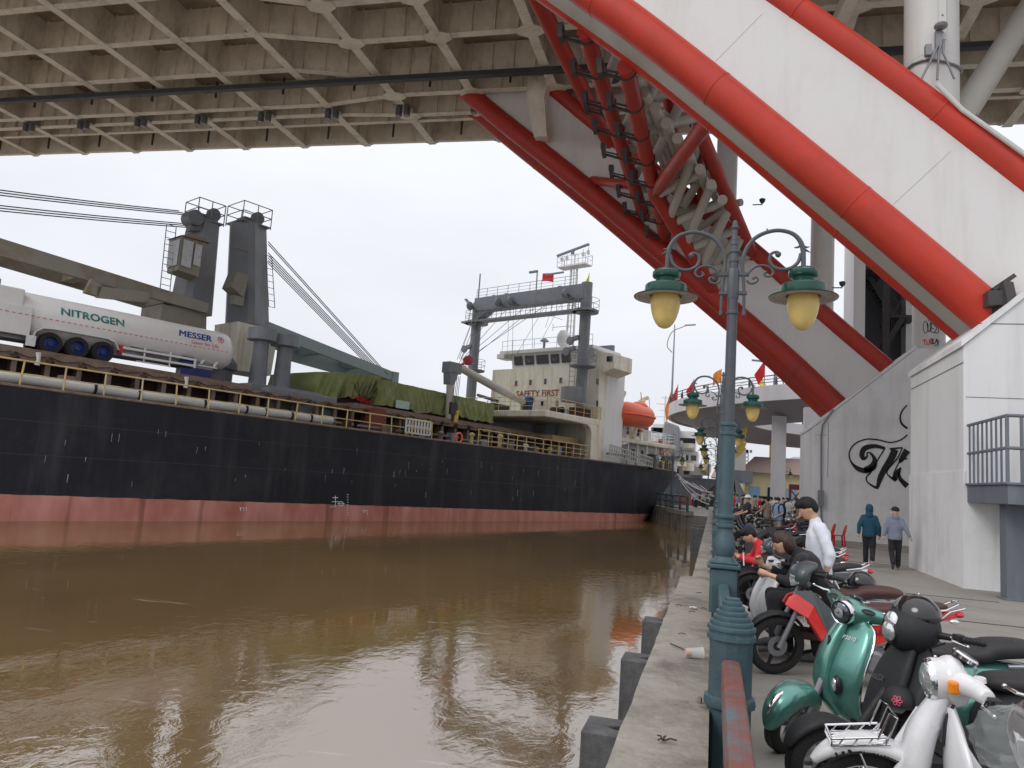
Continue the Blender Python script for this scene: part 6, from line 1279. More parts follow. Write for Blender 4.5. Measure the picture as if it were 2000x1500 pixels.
for k in range(14):
    y0, y1 = PY[k] + .12, PY[k + 1] - .12; near = k == 0
    t = thing('handrail', ['worn red and blue painted handrail in the bottom foreground', 'blue grey handrail section between the foreground bollard and the near street lamp'][k] if k < 2 else 'grey green handrail, ' + ORD[k - 1] + ' section beyond the nearest street lamp', 'handrail', (PX, y0, 0), 0, 'handrail sections of the quay railing')
    b = B((PX, y0, 0)); w_ = .052; rings = []
    for y in (y0, y1): rings.append([(PX - w_, y, .66), (PX - w_, y, .785), (PX - w_ * .8, y, .803), (PX, y, .808), (PX + w_ * .8, y, .803), (PX + w_, y, .785), (PX + w_, y, .66)])
    b.loft(rings); b.build('top_rail', M['rust_rail'] if near else M['iron'], t, bevel=.006)
    b = B((PX, y0, 0)); b.box((PX - .03, y0, .10), (PX + .03, y1, .16)); b.box((PX - .03, y0, .56), (PX + .03, y1, .60)); b.build('lower_rail', M['iron'], t)
    if y0 < 24:
        for j in range(int((y1 - y0) / .16)): b = B((PX, y0, 0)); yy = y0 + .08 + j * .16; b.tube([(PX, yy, .16), (PX, yy, .56)], .012, 6); b.build('baluster', M['iron'], t)
# ================================================================ MOTORBIKES (local frame: x forward, y left, z up)
def tyre(b, c, r, w_, n=36, ax=(0, 1, 0)):
    b.lathe([(r - .075, -w_ * .42), (r - .04, -w_ * .5), (r - .012, -w_ * .38), (r, -w_ * .15), (r, w_ * .15), (r - .012, w_ * .38), (r - .04, w_ * .5), (r - .075, w_ * .42), (r - .075, -w_ * .42)], c, ax, n, cap=False)
def wheel(root, c, r, w_, T, name, rimc='alu', spokes=5, thin=.018):
    b = B(T=T); tyre(b, c, r, w_); o = b.build(name, M['rubber'], root, smooth=True, ang=50)
    b = B(T=T); ro = r - .07; b.lathe([(ro, -w_ * .42), (ro - .012, -w_ * .40), (ro - .02, 0), (ro - .012, w_ * .40), (ro, w_ * .42)], c, (0, 1, 0), 36, cap=False)
    b.lathe([(.02, -w_ * .6), (.05, -w_ * .55), (.05, w_ * .55), (.02, w_ * .6)], c, (0, 1, 0), 16)
    for k in range(spokes):
        a = 2 * pi * k / spokes; d = Vector((cos(a), 0, sin(a))); b.bar(Vector(c) + d * .04, Vector(c) + d * (ro - .01), thin * 1.6, thin, (0, 1, 0), thin * 1.1, thin)
    b.build('rim', M[rimc], o, smooth=True, ang=40)
    b = B(T=T); b.lathe([(.05, w_ * .5), (.10, w_ * .5), (.10, w_ * .56), (.05, w_ * .56)], c, (0, 1, 0), 24); b.build('brake_disc', M['steel'], o)
    return o
def steerT(P, rake, ang):
    ax = Vector((-sin(rake), 0, cos(rake))); P = Vector(P)
    return Matrix.Translation(P) @ Matrix.Rotation(ang, 4, ax) @ Matrix.Translation(-P)
def arc(c, rho, a0, a1, n, w_, h):
    out = []
    for k in range(n + 1):
        u = k / n; a = R(a0 + (a1 - a0) * u); f = (1 - abs(2 * u - 1) ** 3); out.append((c[0] + rho * cos(a), c[2] + rho * sin(a), w_ * (.35 + .65 * f), h * (.5 + .5 * f)))
    return out
def shield(b, rows, curve=.10, nu=12):
    """rows: (z, x_centre, half width)"""
    rows = catm(rows, 4); g = []
    for (z, x, hw) in rows:
        for i in range(nu + 1): u = -1 + 2 * i / nu; g.append((x - curve * abs(u) ** 2.2 * (hw / .22), hw * u, z))
    fs = [(j*(nu+1)+i, j*(nu+1)+i+1, (j+1)*(nu+1)+i+1, (j+1)*(nu+1)+i) for j in range(len(rows)-1) for i in range(nu)]
    b.add(g, fs); return g, nu + 1, len(rows)
def handlebars(root, T, c, wid, col, back=.13, rise=.03, lever=True):
    for s in (-1, 1):
        b = B(T=T); e = Vector((c[0] - back, s * wid, c[2] + rise)); m_ = Vector((c[0] - back * .35, s * wid * .55, c[2] + rise * .6))
        b.tube([c, m_, e], [.03, .022, .017], 10); o = b.build('handlebar', M[col], root, smooth=True)
        b = B(T=T); d = (e - m_).normalized(); b.tube([e - d * .02, e + d * .11], .019, 12); b.ell(e + d * .115, .022, 10, 6)
        for k in range(6): b.lathe([(.0195, -.003), (.022, 0), (.0195, .003)], e + d * (.0 + k * .018), d, 12, cap=False)
        b.build('grip', M['blackm'], o, smooth=True)
        b = B(T=T); b.box(tuple(e - Vector((.02, .03, .02))), tuple(e + Vector((.03, .02, .025)))); b.build('switch_box', M['blackp'], o, bevel=.006)
        if lever: b = B(T=T); b.tube([e + Vector((.035, -s * .03, 0)), e + Vector((.07, s * .03, -.005)), e + Vector((.055, s * .12, -.01))], [.008, .008, .006], 8); b.ell(e + Vector((.055, s * .125, -.01)), .01, 8, 6); b.build('brake_lever', M['chrome'], o, smooth=True)
def headlight(root, T, c, r, ax, ring='chrome', lens='darklens', depth=.05):
    ax = Vector(ax).normalized(); b = B(T=T); b.lathe([(r * 1.0, -depth), (r * 1.16, -depth * .8), (r * 1.2, 0), (r * 1.1, .018), (r * .99, .012), (r * .97, -.004)], c, ax, 36, cap=False); o = b.build('headlight', M[ring], root, smooth=True, ang=50)
    b = B(T=T); b.lathe([(r * .99, -.004), (r * .9, .02), (r * .6, .036), (r * .25, .043), (0, .044)], c, ax, 32, cap=False); b.build('lens', M[lens], o, smooth=True)
    b = B(T=T); b.lathe([(r * .42, .044), (r * .46, .046), (r * .30, .05), (0, .048)], Vector(c) + ax * -.005, ax, 24, cap=False); b.build('reflector', M['lens'], o, smooth=True)
    return o
def seat_part(root, secs, m='vinyl', name='seat', piping=True):
    b = B(); b.sweep(secs, 24, 2.8, 5); o = b.build(name, M[m], root, smooth=True, ang=70)
    return o
def tail(root, x, z, m='redlens', w_=.07): b = B(); b.ell((x, 0, z), (.05, w_, .035), 16, 8); b.build('tail_light', M[m], root, smooth=True)
def stand_misc(root, ex=True):
    b = B(); b.tube([(-.1, .10, .28), (-.02, .30, .02)], .011, 6); b.build('side_stand', M['steel'], root)
    if ex: b = B(); b.tube([(-.05, -.14, .22), (-.3, -.17, .2), (-.38, -.19, .25), (-.85, -.2, .34)], [.018, .02, .045, .055], 12); b.build('exhaust', M['steel'], root, smooth=True)
    b = B(); b.box((-.35, -.10, .15), (-.02, .12, .36)); b.lathe([(.03, 0), (.09, .01), (.11, .04), (.08, .07), (.0, .075)], (-.2, .11, .26), (0, 1, 0), 20); b.build('engine', M['steel'], root, smooth=True)
def decal(root, txt, o, ux, uz, size, m, xs=1.0, name='lettering', par=None):
    vs, fs = text_mesh(txt, size, .0, xs); ux = Vector(ux).normalized(); uz = Vector(uz).normalized(); b = B(); b.add([Vector(o) + ux * v.x + uz * v.y for v in vs], fs); return b.build(name, M[m], par or root)
def place(root, head_local, target, a):
    rz = pi + R(a); h = Matrix.Rotation(rz, 3, 'Z') @ Vector(head_local); root.rotation_euler = (0, 0, rz); root.location = (target[0] - h.x, target[1] - h.y, target[2] if len(target) > 2 else 0)

def vespa(label, paint, inner, seatm, target, a, steer, rim='alu', scl=1.0, fx=.78, group='motorbikes parked by the railing', chrome=True, boxy=False, rich=True, seat_h=0, grab='alu', dome=False):
    root = thing('motor_scooter', label, 'scooter', (0, 0, 0), 0, group)
    F = (fx, 0, .225); Rr = (-.60, 0, .225); P = (.44, 0, .93); T = steerT(P, R(24), R(steer))
    wheel(root, F, .225, .10, T, 'front_wheel', rim); wheel(root, Rr, .225, .11, None, 'rear_wheel', rim)
    b = B(T=T); b.tube([(.50, .0, .75), (fx - .05, .085, .32), (fx, .085, .225)], [.03, .022, .02], 10); b.tube([(fx, .085, .225), (fx, -.07, .225)], .015, 8); b.build('fork', M['steel' if chrome else 'blackm'], root, smooth=True)
    b = B(T=T); b.sweep(arc(F, .205, 178, -2, 12, .105, .085) if not boxy else arc(F, .25, 172, 22, 12, .085, .03), 20, 2.3, 3); fo = b.build('front_fender', M[paint], root, smooth=True, ang=80)
    if chrome: b = B(T=T); b.sweep([(fx + .14, .47, .012, .006), (fx + .19, .44, .02, .014), (fx + .24, .385, .018, .014), (fx + .265, .33, .006, .006)], 12, 2, 4); b.build('fender_crest', M['chrome'], fo, smooth=True)
    # front body
    rows = [(.25, .45, .18), (.34, .56, .22), (.48, .60, .25), (.64, .565, .255), (.78, .50, .235), (.88, .445, .185), (.945, .41, .09)]
    b = B(); g, n, m_ = shield(b, rows, .13 if not boxy else .05); ls = b.build('leg_shield', M[paint], root, smooth=True, solid=.018, ang=80)
    b = B(); g2, n2, m2 = shield(b, [(z, x - .022, w_ * .96) for z, x, w_ in rows], .13 if not boxy else .05); b.build('inner_shield', M[inner], root, smooth=True, solid=.012, ang=80)
    b = B(); b.sweep([(.52, .30, .11, .03), (.605, .45, .10, .05), (.595, .62, .085, .05), (.535, .78, .07, .045), (.46, .92, .06, .03)] if not boxy else [(.54, .28, .16, .02), (.62, .42, .18, .03), (.585, .62, .175, .035), (.52, .80, .15, .03), (.45, .93, .10, .02)], 20, 2.4 if not boxy else 4, 4); b.build('horn_cover', M[paint], ls, smooth=True, ang=80)
    if chrome:
        for s in (0, n - 1): b = B(); b.tube([g[j * n + s] for j in range(m_)], .009, 8); b.build('edge_trim', M['chrome'], ls, smooth=True)
        for k in range(7): z = .70 + k * .017; b = B(); b.bar((.598 - k * .006, -.032 + .006 * abs(k - 3), z), (.598 - k * .006, .032 - .006 * abs(k - 3), z), .008, .006); b.build('grille_bar', M['chrome'], ls)
        b = B(); b.lathe([(.0, 0), (.05, .001), (.052, .006), (.04, .008)], (.585, 0, .75), (1, 0, .35), 24, sxy=(1.35, .9)); b.build('grille', M['blackp'], ls, smooth=True)
        for s in (-1, 1):
            b = B(); b.ell((.565, s * .16, .505), (.03, .045, .065), 14, 8); o = b.build('position_lamp', M['blackp'], ls, smooth=True); b = B(); b.ell((.578, s * .16, .505), (.024, .034, .048), 12, 8); b.build('lens', M['lens'], o, smooth=True)
    b = B(); b.prism([(.46, -.17, .26), (-.14, -.17, .24), (-.14, -.17, .33), (.40, -.17, .33), (.50, -.17, .42)], (0, .34, 0)); b.build('floorboard', M[inner], root, bevel=.02)
    b = B(); b.sweep([(-.08, .36, .10, .14), (-.14, .50, .14, .20), (-.32, .53, .18, .20), (-.58, .54, .205, .19), (-.80, .58, .15, .14), (-.92, .60, .08, .085), (-.965, .61, .03, .03)], 24, 2.5, 4); rb = b.build('rear_body', M[paint], root, smooth=True, ang=80)
    for s in (-1, 1): b = B(); b.ell((-.52, s * .155, .42), (.33, .10, .165), 24, 12, rot=Matrix.Rotation(R(4), 3, 'Y')); b.build('side_cowl', M[paint], root, smooth=True)
    h = seat_h; seat_part(root, [(.0, .73 + h, .06, .02), (-.06, .745 + h, .11, .045), (-.25, .75 + h, .15, .055), (-.42, .76 + h, .155, .055), (-.52, .80 + h, .15, .065), (-.72, .82 + h, .14, .06), (-.84, .815 + h, .10, .045), (-.88, .81 + h, .04, .02)], seatm)
    b = B(); b.tube([(-.55, .17, .72), (-.78, .17, .74), (-.93, .11, .77), (-.96, 0, .775), (-.93, -.11, .77), (-.78, -.17, .74), (-.55, -.17, .72)], .014, 8); b.build('grab_rail', M[grab], root, smooth=True)
    tail(root, -.955, .64)
    b = B(); b.sweep([(-.82, .46, .05, .02), (-.90, .36, .07, .02), (-.92, .25, .065, .012)], 12, 3, 3); b.build('rear_mudguard', M['blackm'], root, smooth=True)
    for s in (-1, 1): b = B(); b.ell((-.93, s * .1, .58), (.03, .03, .022), 10, 6); b.build('indicator', M['amber'], root, smooth=True)
    stand_misc(root)
    # headset
    b = B(T=T); c = (.42, 0, .985)
    if dome:
        b.ell((.43, 0, 1.02), (.16, .165, .14), 24, 14, rot=Matrix.Rotation(R(20), 3, 'Y')); b.sweep([(.40, .90, .10, .05), (.46, .98, .15, .08), (.42, 1.08, .14, .06), (.33, 1.15, .09, .02)], 20, 2.4, 4)
    else:
        b.ell((.42, 0, .985), (.115, .105, .095), 22, 12)
        for s in (-1, 1): b.tube([Vector(q[:3]) for q in catm([(.43, s * .04, .985), (.38, s * .14, 1.0), (.33, s * .225, 1.005)], 4)], [.085, .075, .068, .06, .054, .05, .046, .042, .038], 16)
    hn = b.build('headset', M[paint], root, smooth=True, ang=80)
    if not dome:
        for s in (-1, 1): b = B(T=T); b.ell((.425, s * .13, 1.035), (.045, .05, .014), 12, 6); b.build('indicator_recess', M['blackp'], hn, smooth=True)
    headlight(root, T, (.515, 0, .985) if not dome else (.56, 0, 1.0), .074 if not dome else .062, (1, 0, -.08), 'chrome' if chrome else 'blackp', 'darklens' if not dome else 'lens')
    b = B(T=T); b.lathe([(.0, 0), (.06, 0), (.058, .012), (.0, .016)], (.37, 0, 1.07), (-.35, 0, 1), 20); b.build('speedometer', M['glass'], hn, smooth=True)
    handlebars(root, T, (.40, 0, 1.005), .24, paint if not dome else 'blackp', .10, .02)
    for s in (-1, 1): b = B(T=T); b.tube([(.36, s * .2, .99), (.42, s * .12, .93), (.44, s * .06, .86)], .006, 6); b.build('cable', M['blackm'], root, smooth=True)
    b = B(T=T); tyre_c = F; [b.lathe([(.2255, -.008), (.2255, .008)], (F[0], yy, F[2]), (0, 1, 0), 36, cap=False) for yy in (-.02, .02)]; b.build('tread_groove', M['blackp'], root)
    b = B(); b.box((-.02, -.12, .331), (.32, .12, .34)); b.build('floor_mat', M['rubber'], root, bevel=.004)
    b = B(); b.bar((.37, 0, .60), (.33, 0, .60), .03, .02); b.build('bag_hook', M['steel'], root)
    place(root, (.52, 0, 0), target, a); root.scale = (scl, scl, scl); return root, T
# foreground: metallic green scooter, black scooter, white step-through
gs_root, gT = vespa('metallic green scooter with round chrome headlight behind the foreground bollard', 'greenp', 'blackm', 'vinyl', (.86, 5.85), 12, 38, fx=.86)
decal(gs_root, 'P3810', (.50, .06, .80), (-.45, 1, -.0), (-.45, 0, 1), .042, 'whitepl', 1.1)
b = B(); b.lathe([(0, 0), (.045, 0), (.045, .006), (0, .008)], (-.895, .0, .80), (-1, 0, .2), 20, sxy=(.55, 1.2)); b.build('seat_badge', M['redlens'], gs_root, smooth=True)
bk_root, bT = vespa('matt black scooter with a domed black headset between the green and white ones', 'blackm', 'blackp', 'vinyl', (1.08, 5.07), 16, 8, 'steel', fx=.96, chrome=False, boxy=True, dome=True, grab='steel')
decal(bk_root, 'uoaSX', (.612, -.12, .70), (.0, 1, .0), (-.35, 0, 1), .055, 'alu', 1.0); decal(bk_root, 'S', (.66, -.03, .46), (0, 1, 0), (-.1, 0, 1), .07, 'steel', 1.3)
b = B(T=bT); b.ell((.40, 0, 1.1), (.13, .15, .12), 24, 10, rot=Matrix.Rotation(R(15), 3, 'Y'), z0=-.1); b.build('fly_screen', M['blackg'], bk_root, smooth=True)
b = B(T=bT); b.ell((.555, 0, 1.04), (.035, .06, .075), 16, 8); b.build('position_lens', M['lens'], bk_root, smooth=True)
for s in (-1, 1): b = B(T=bT); b.tube([(.34, s * .1, 1.08), (.30, s * .16, 1.16), (.24, s * .2, 1.19)], .007, 6); b.build('mirror_stub', M['chrome'], bk_root, smooth=True)

def cub(label, target, a, steer):
    root = thing('step_through_motorbike', label, 'motorbike', (0, 0, 0), 0, 'motorbikes parked by the railing')
    r = .30; F = (.75, 0, r); Rr = (-.58, 0, r); P = (.38, 0, .95); T = steerT(P, R(26), R(steer))
    w1 = wheel(root, F, r, .075, T, 'front_wheel', 'chrome', 18, .006); wheel(root, Rr, r, .08, None, 'rear_wheel', 'chrome', 18, .006)
    b = B(T=T); b.sweep(arc(F, r + .035, 165, 38, 14, .09, .042) , 18, 2.4, 3); fo = b.build('front_fender', M['whitep'], root, smooth=True, ang=80)
    # leading link fork, white
    for s in (-1, 1): b = B(T=T); b.sweep([(.46, .80, .022, .035), (.57, .60, .022, .035), (.68, .43, .02, .035), (.74, .31, .018, .03)], 14, 2.4, 4, y=s * .085); b.build('fork_leg', M['whitep'], root, smooth=True)
    # dark skyline sticker on the fender side
    random.seed(41); b = B(T=T)
    for k in range(26):
        an = R(120 - k * 3.0); h = random.uniform(.008, .035); rr = r + .012; w_ = random.uniform(.008, .02); c = Vector((F[0] + rr * cos(an), 0, F[2] + rr * sin(an))); t = Vector((-sin(an), 0, cos(an))) * w_ / 2; u = Vector((cos(an), 0, sin(an))) * h
        for s in (.0865,): b.add([c - t + Vector((0, s, 0)), c + t + Vector((0, s, 0)), c + t + u + Vector((0, s * .97, 0)), c - t + u + Vector((0, s * .97, 0))], [(0, 1, 2, 3)])
    st = b.build('skyline_sticker', M['ink'], fo); st['kind'] = 'stuff'
    # chrome carrier
    b = B(T=T); q = lambda x, y, z: Vector((x + .08, y, z - .03))
    for s in (-1, 1):
        b.tube([q(.86, s * .085, .66), q(.58, s * .085, .70)], .006, 6); b.tube([q(.86, s * .085, .66), q(.86, s * .085, .695), q(.60, s * .085, .735)], .006, 6)
        b.tube([q(.60, s * .085, .70), q(.55, s * .085, .84), q(.585, s * .085, .86), q(.64, s * .085, .72)], .006, 6)
        for k in range(4): b.tube([q(.83 - k * .07, s * .085, .665 + k * .01), q(.80 - k * .07, s * .085, .71 + k * .008)], .004, 5)
        b.tube([q(.74, s * .05, .68), q(.66, s * .09, .50), q(.66, s * .09, .30)], .006, 6)
    b.tube([q(.86, -.085, .66), q(.86, .085, .66)], .006, 6); b.tube([q(.86, -.085, .695), q(.86, .085, .695)], .006, 6); b.tube([q(.55, -.085, .84), q(.55, .085, .84)], .006, 6)
    for k in range(5): b.tube([q(.86, -.06 + k * .03, .66), q(.58, -.06 + k * .03, .70)], .004, 5)
    b.build('front_carrier', M['chrome'], root, smooth=True)
    # legshields and front cover
    b = B(); g, n, m_ = shield(b, [(.24, .20, .20), (.36, .32, .29), (.52, .38, .30), (.68, .385, .25), (.80, .385, .16), (.88, .385, .09)], .09); ls = b.build('leg_shield', M['whitep'], root, smooth=True, solid=.016, ang=80)
    b = B(); b.sweep([(.46, .36, .15, .04), (.52, .50, .15, .07), (.50, .68, .13, .075), (.44, .83, .10, .06), (.39, .93, .085, .04)], 20, 2.4, 4); b.build('front_cover', M['whitep'], root, smooth=True, ang=80)
    for s in (-1, 1): b = B(); b.box((.33, s * .17 - .035, .60), (.345, s * .17 + .035, .615)); b.build('shield_slot', M['blackm'], ls)
    b = B(); b.sweep([(.36, .72, .05, .05), (.20, .48, .055, .065), (.0, .42, .06, .075), (-.18, .50, .075, .12), (-.34, .56, .10, .14)], 18, 2.5, 4); b.build('frame_cover', M['whitep'], root, smooth=True, ang=80)
    b = B(); b.sweep([(-.15, .52, .10, .15), (-.40, .54, .13, .16), (-.65, .58, .11, .11), (-.86, .60, .06, .06), (-.92, .60, .02, .02)], 20, 2.5, 4); b.build('rear_body', M['whitep'], root, smooth=True, ang=80)
    b = B(); b.sweep(arc(Rr, r + .04, 170, 30, 12, .09, .035), 18, 2.4, 3); b.build('rear_fender', M['whitep'], root, smooth=True, ang=80)
    seat_part(root, [(.02, .70, .06, .02), (-.04, .72, .11, .045), (-.25, .745, .135, .06), (-.5, .775, .14, .06), (-.75, .785, .12, .05), (-.82, .78, .05, .02)]); tail(root, -.93, .60, 'redlens', .06); stand_misc(root)
    # headset: big white nacelle with meters on top, chrome ring, amber indicators
    b = B(T=T); b.sweep([(.33, .90, .075, .045), (.345, .96, .115, .075), (.36, 1.03, .12, .085), (.345, 1.085, .085, .06), (.33, 1.11, .03, .03)], 24, 2.3, 4); b.lathe([(.095, -.14), (.108, -.06), (.106, 0)], (.45, 0, 1.0), (1, 0, -.06), 32)
    for s in (-1, 1): b.tube([Vector(q_) for q_ in catm([(.36, s * .06, 1.02), (.30, s * .14, 1.02), (.27, s * .235, 1.01)], 4)], [.06, .06, .058, .054, .05, .047, .044, .04, .036], 18)
    hn = b.build('headset', M['whitep'], root, smooth=True, ang=80)
    headlight(root, T, (.455, 0, 1.0), .088, (1, 0, -.06), 'chrome', 'lens', .045)
    for s in (-1, 1):
        b = B(T=T); b.box((.36, s * .122 - .02, .975), (.41, s * .122 + .02, 1.045)); o = b.build('indicator', M['amber'], root, bevel=.014)
    b = B(T=T); b.lathe([(0, .0), (.062, 0), (.066, .02), (.058, .03)], (.30, .0, 1.115), (-.55, 0, 1), 28); sp = b.build('speedometer', M['chrome'], hn, smooth=True); b = B(T=T); b.lathe([(0, .031), (.057, .031), (0, .036)], (.30, 0, 1.115), (-.55, 0, 1), 24); b.build('dial', M['glass'], sp, smooth=True)
    b = B(T=T); b.lathe([(0, 0), (.03, .0), (.026, .02), (0, .022)], (.27, .13, 1.055), (0, 0, 1), 16); b.build('mirror_cap', M['whitep'], hn, smooth=True)
    b = B(T=T); b.tube([(.29, .10, 1.05), (.28, .10, 1.10)], .006, 6); b.ell((.28, .10, 1.105), .012, 8, 6); b.build('switch', M['steel'], hn, smooth=True)
    handlebars(root, T, (.28, 0, 1.01), .27, 'whitep', .03, -.01)
    b = B(T=T); b.tube([(.34, .05, .93), (.40, .09, .85), (.42, .10, .7)], .008, 6); b.build('cable', M['blackm'], root, smooth=True)
    place(root, (.46 * .93, 0, 0), target, a); root.scale = (.93, .93, .93); return root
cub('white retro motorbike with amber indicators and chrome front carrier, nearest the camera', (1.03, 4.17), -12, 17)

def underbone(label, target, a, steer, c1='redp', c2='tealg', seatm='brownv', txt=None, group='motorbikes parked by the railing', tailm='redp', headm='lens'):
    root = thing('motorbike', label, 'motorbike', (0, 0, 0), 0, group)
    r = .29; F = (.66, 0, r); Rr = (-.60, 0, r); P = (.40, 0, .95); T = steerT(P, R(26), R(steer))
    wheel(root, F, r, .08, T, 'front_wheel', 'blackp', 5, .022); wheel(root, Rr, r, .09, None, 'rear_wheel', 'blackp', 5, .022)
    b = B(T=T); b.sweep(arc(F, r + .03, 150, 30, 12, .06, .018), 16, 2.4, 3); b.build('front_fender', M['blackm'], root, smooth=True, ang=80)
    for s in (-1, 1): b = B(T=T); b.tube([(.42, s * .08, .86), (.64, s * .08, .34), (.66, s * .08, r)], [.022, .024, .03], 10); b.build('fork_leg', M['steel'], root, smooth=True)
    # angular front cowl panels
    for s in (-1, 1):
        b = B(); b.add([(.56, s * .09, .78), (.60, s * .11, .70), (.40, s * .18, .60), (.24, s * .17, .36), (.16, s * .15, .30), (.20, s * .15, .46), (.34, s * .16, .72), (.44, s * .10, .84)], [(0, 1, 2, 6, 7), (2, 3, 5, 6), (3, 4, 5)]); b.build('leg_cowl', M[c1], root, solid=.025, bevel=.006)
        b = B(); b.add([(.52, s * .10, .84), (.36, s * .13, .86), (.18, s * .12, .70), (.10, s * .12, .50), (.20, s * .155, .46), (.34, s * .165, .72)], [(0, 1, 5), (1, 2, 4, 5), (2, 3, 4)]); b.build('upper_cowl', M[c2], root, solid=.02)
    b = B(); b.sweep([(.40, .84, .07, .05), (.26, .60, .065, .07), (.05, .47, .07, .08), (-.15, .52, .085, .10), (-.3, .6, .10, .10)], 16, 2.6, 4); b.build('frame_cover', M['blackm'], root, smooth=True, ang=80)
    for s in (-1, 1):
        b = B(); b.add([(-.02, s * .11, .58), (.02, s * .13, .46), (-.20, s * .15, .42), (-.45, s * .14, .52), (-.72, s * .11, .66), (-.95, s * .06, .76), (-.80, s * .09, .74), (-.45, s * .12, .70), (-.15, s * .12, .68)], [(0, 1, 2, 8), (2, 3, 7, 8), (3, 4, 6, 7), (4, 5, 6)]); sc_ = b.build('side_cowl', M[c1], root, solid=.02, bevel=.005)
        if txt and s > 0: decal(root, txt, (-.10, .165, .50), (-1, 0, .12), (0, 0, 1), .085, 'ink', 1.1, par=sc_); b = B(); b.bar((-.05, .163, .60), (-.5, .15, .64), .004, .02); b.build('white_stripe', M['whitepl'], sc_)
    b = B(); b.sweep([(-.2, .60, .10, .06), (-.6, .68, .10, .06), (-.9, .75, .05, .035), (-.98, .78, .02, .012)], 16, 2.6, 4); b.build('tail_body', M[tailm], root, smooth=True, ang=80)
    seat_part(root, [(.0, .70, .06, .02), (-.06, .72, .09, .04), (-.25, .735, .125, .05), (-.45, .76, .13, .05), (-.62, .80, .12, .05), (-.80, .82, .09, .035), (-.86, .82, .04, .015)], seatm)
    b = B(); b.tube([(-.62, .11, .76), (-.82, .12, .80), (-.93, .09, .86), (-.95, 0, .88), (-.93, -.09, .86), (-.82, -.12, .80), (-.62, -.11, .76)], .013, 8); b.build('grab_rail', M['chrome'], root, smooth=True)
    tail(root, -.96, .76, 'redlens', .07); stand_misc(root)
    for s in (-1, 1): b = B(); b.ell((-.9, s * .09, .70), (.045, .03, .025), 10, 6); b.build('indicator', M['lens'], root, smooth=True)
    b = B(T=T); b.sweep([(.38, .90, .07, .04), (.46, .95, .13, .07), (.45, 1.03, .14, .07), (.36, 1.09, .10, .04), (.30, 1.10, .04, .02)], 20, 2.5, 4); hn = b.build('headset', M[c2], root, smooth=True, ang=80)
    b = B(T=T); b.prism([(.50, -.13, 1.02), (.55, 0, .99), (.50, .13, 1.02), (.52, .10, .93), (.555, 0, .88), (.52, -.10, .93)], (-.03, 0, -.0)); b.build('headlight', M[headm], root, bevel=.012)
    handlebars(root, T, (.38, 0, 1.02), .26, 'blackp', .10, .03)
    b = B(T=T); b.tube([(.36, .1, 1.06), (.28, .2, 1.08), (.33, .24, 1.0)], .008, 6); b.build('cable', M['blackm'], root, smooth=True)
    place(root, (.50, 0, 0), target, a); return root
underbone('red and black sporty motorbike whose front wheel stands just behind the foreground bollard', (.80, 8.05), 2, 20, txt='DAEL')
vespa('white fronted scooter with brown inner panels and brown seat behind the red one', 'whitep', 'brownp', 'brownv', (.56, 9.0), -6, 0, chrome=False, grab='steel')
underbone('dark grey motorbike with black seat and pale grab rail, farthest of the near row', (.75, 11.9), 4, 10, 'tealg', 'tealg', 'vinyl', tailm='whitep')
# bike in the bottom right corner: lamp under a clear plastic bag
r3 = underbone('dark motorbike with its headlight wrapped in a clear plastic bag, bottom right corner', (1.08, 3.08), 8, 10, 'blackg', 'brownp', 'vinyl', headm='lens')
pb = Vector((1.03, 3.09, .96)); o_ = tuple(pb); t = thing('plastic_bag', 'clear crumpled plastic bag over the headlight in the bottom right corner', 'plastic bag', o_)
b = B(o_); n = 22; rings = []
for j in range(13):
    v = -1 + 2 * j / 12; rr = math.sqrt(max(0, 1 - v * v)) + .001; ring = []
    for k in range(n):
        a = 2 * pi * k / n; q = 1 + .22 * noise.noise((cos(a) * 3, sin(a) * 3, v * 4)); ring.append(pb + Vector((cos(a) * rr * .13 * q, sin(a) * rr * .11 * q, v * .12 * q)))
    rings.append(ring)
b.loft(rings); b.build('bag', mat('thin_plastic_film', (.75, .8, .8), .12, alpha=.14, bump=.6, bscale=14), t, smooth=True)
# helmets
def helmet(label, loc, r, m, rz=0, visor=False, cap='helmet'):
    t = thing('helmet', label, cap, loc, rz); b = B(); b.ell((0, 0, r * .1), (r * 1.12, r * .95, r), 28, 14, z0=-.22); o = b.build('shell', M[m], t, smooth=True, ang=60)
    b = B(); b.lathe([(r * .955, -.006), (r * .985, 0), (r * .955, .008)], (0, 0, -r * .11), n=28, sxy=(1.13, .97), cap=False); b.build('rim_trim', M['blackm'], t, smooth=True)
    b = B(); b.ell((0, 0, -r * .05), (r * .95, r * .8, r * .25), 20, 6); b.build('lining', M['blackc'], t, smooth=True)
    b = B(); b.sweep([(r * .9, -.01, r * .5, .006), (r * 1.3, -.02, r * .42, .005), (r * 1.42, -.028, r * .3, .003)], 16, 3, 3); b.build('peak', M[m], t, smooth=True)
    b = B(); b.tube([(0, r * .85, -.02), (.02, r * .5, -.09), (.02, -r * .5, -.09), (0, -r * .85, -.02)], .006, 6); b.build('chin_strap', M['blackc'], t); return t
helmet('glossy black half helmet resting on the brown scooter seat', (1.58, 9.02, .855), .135, 'blackg', R(200))
hp_ = atP(1757, 1373, (1.5, 4.9, 0), (0, 1, 0)); h2 = helmet('black half helmet with a pink flower outline between the black and white bikes', tuple(hp_), .088, 'blackm', R(250))
b = B()
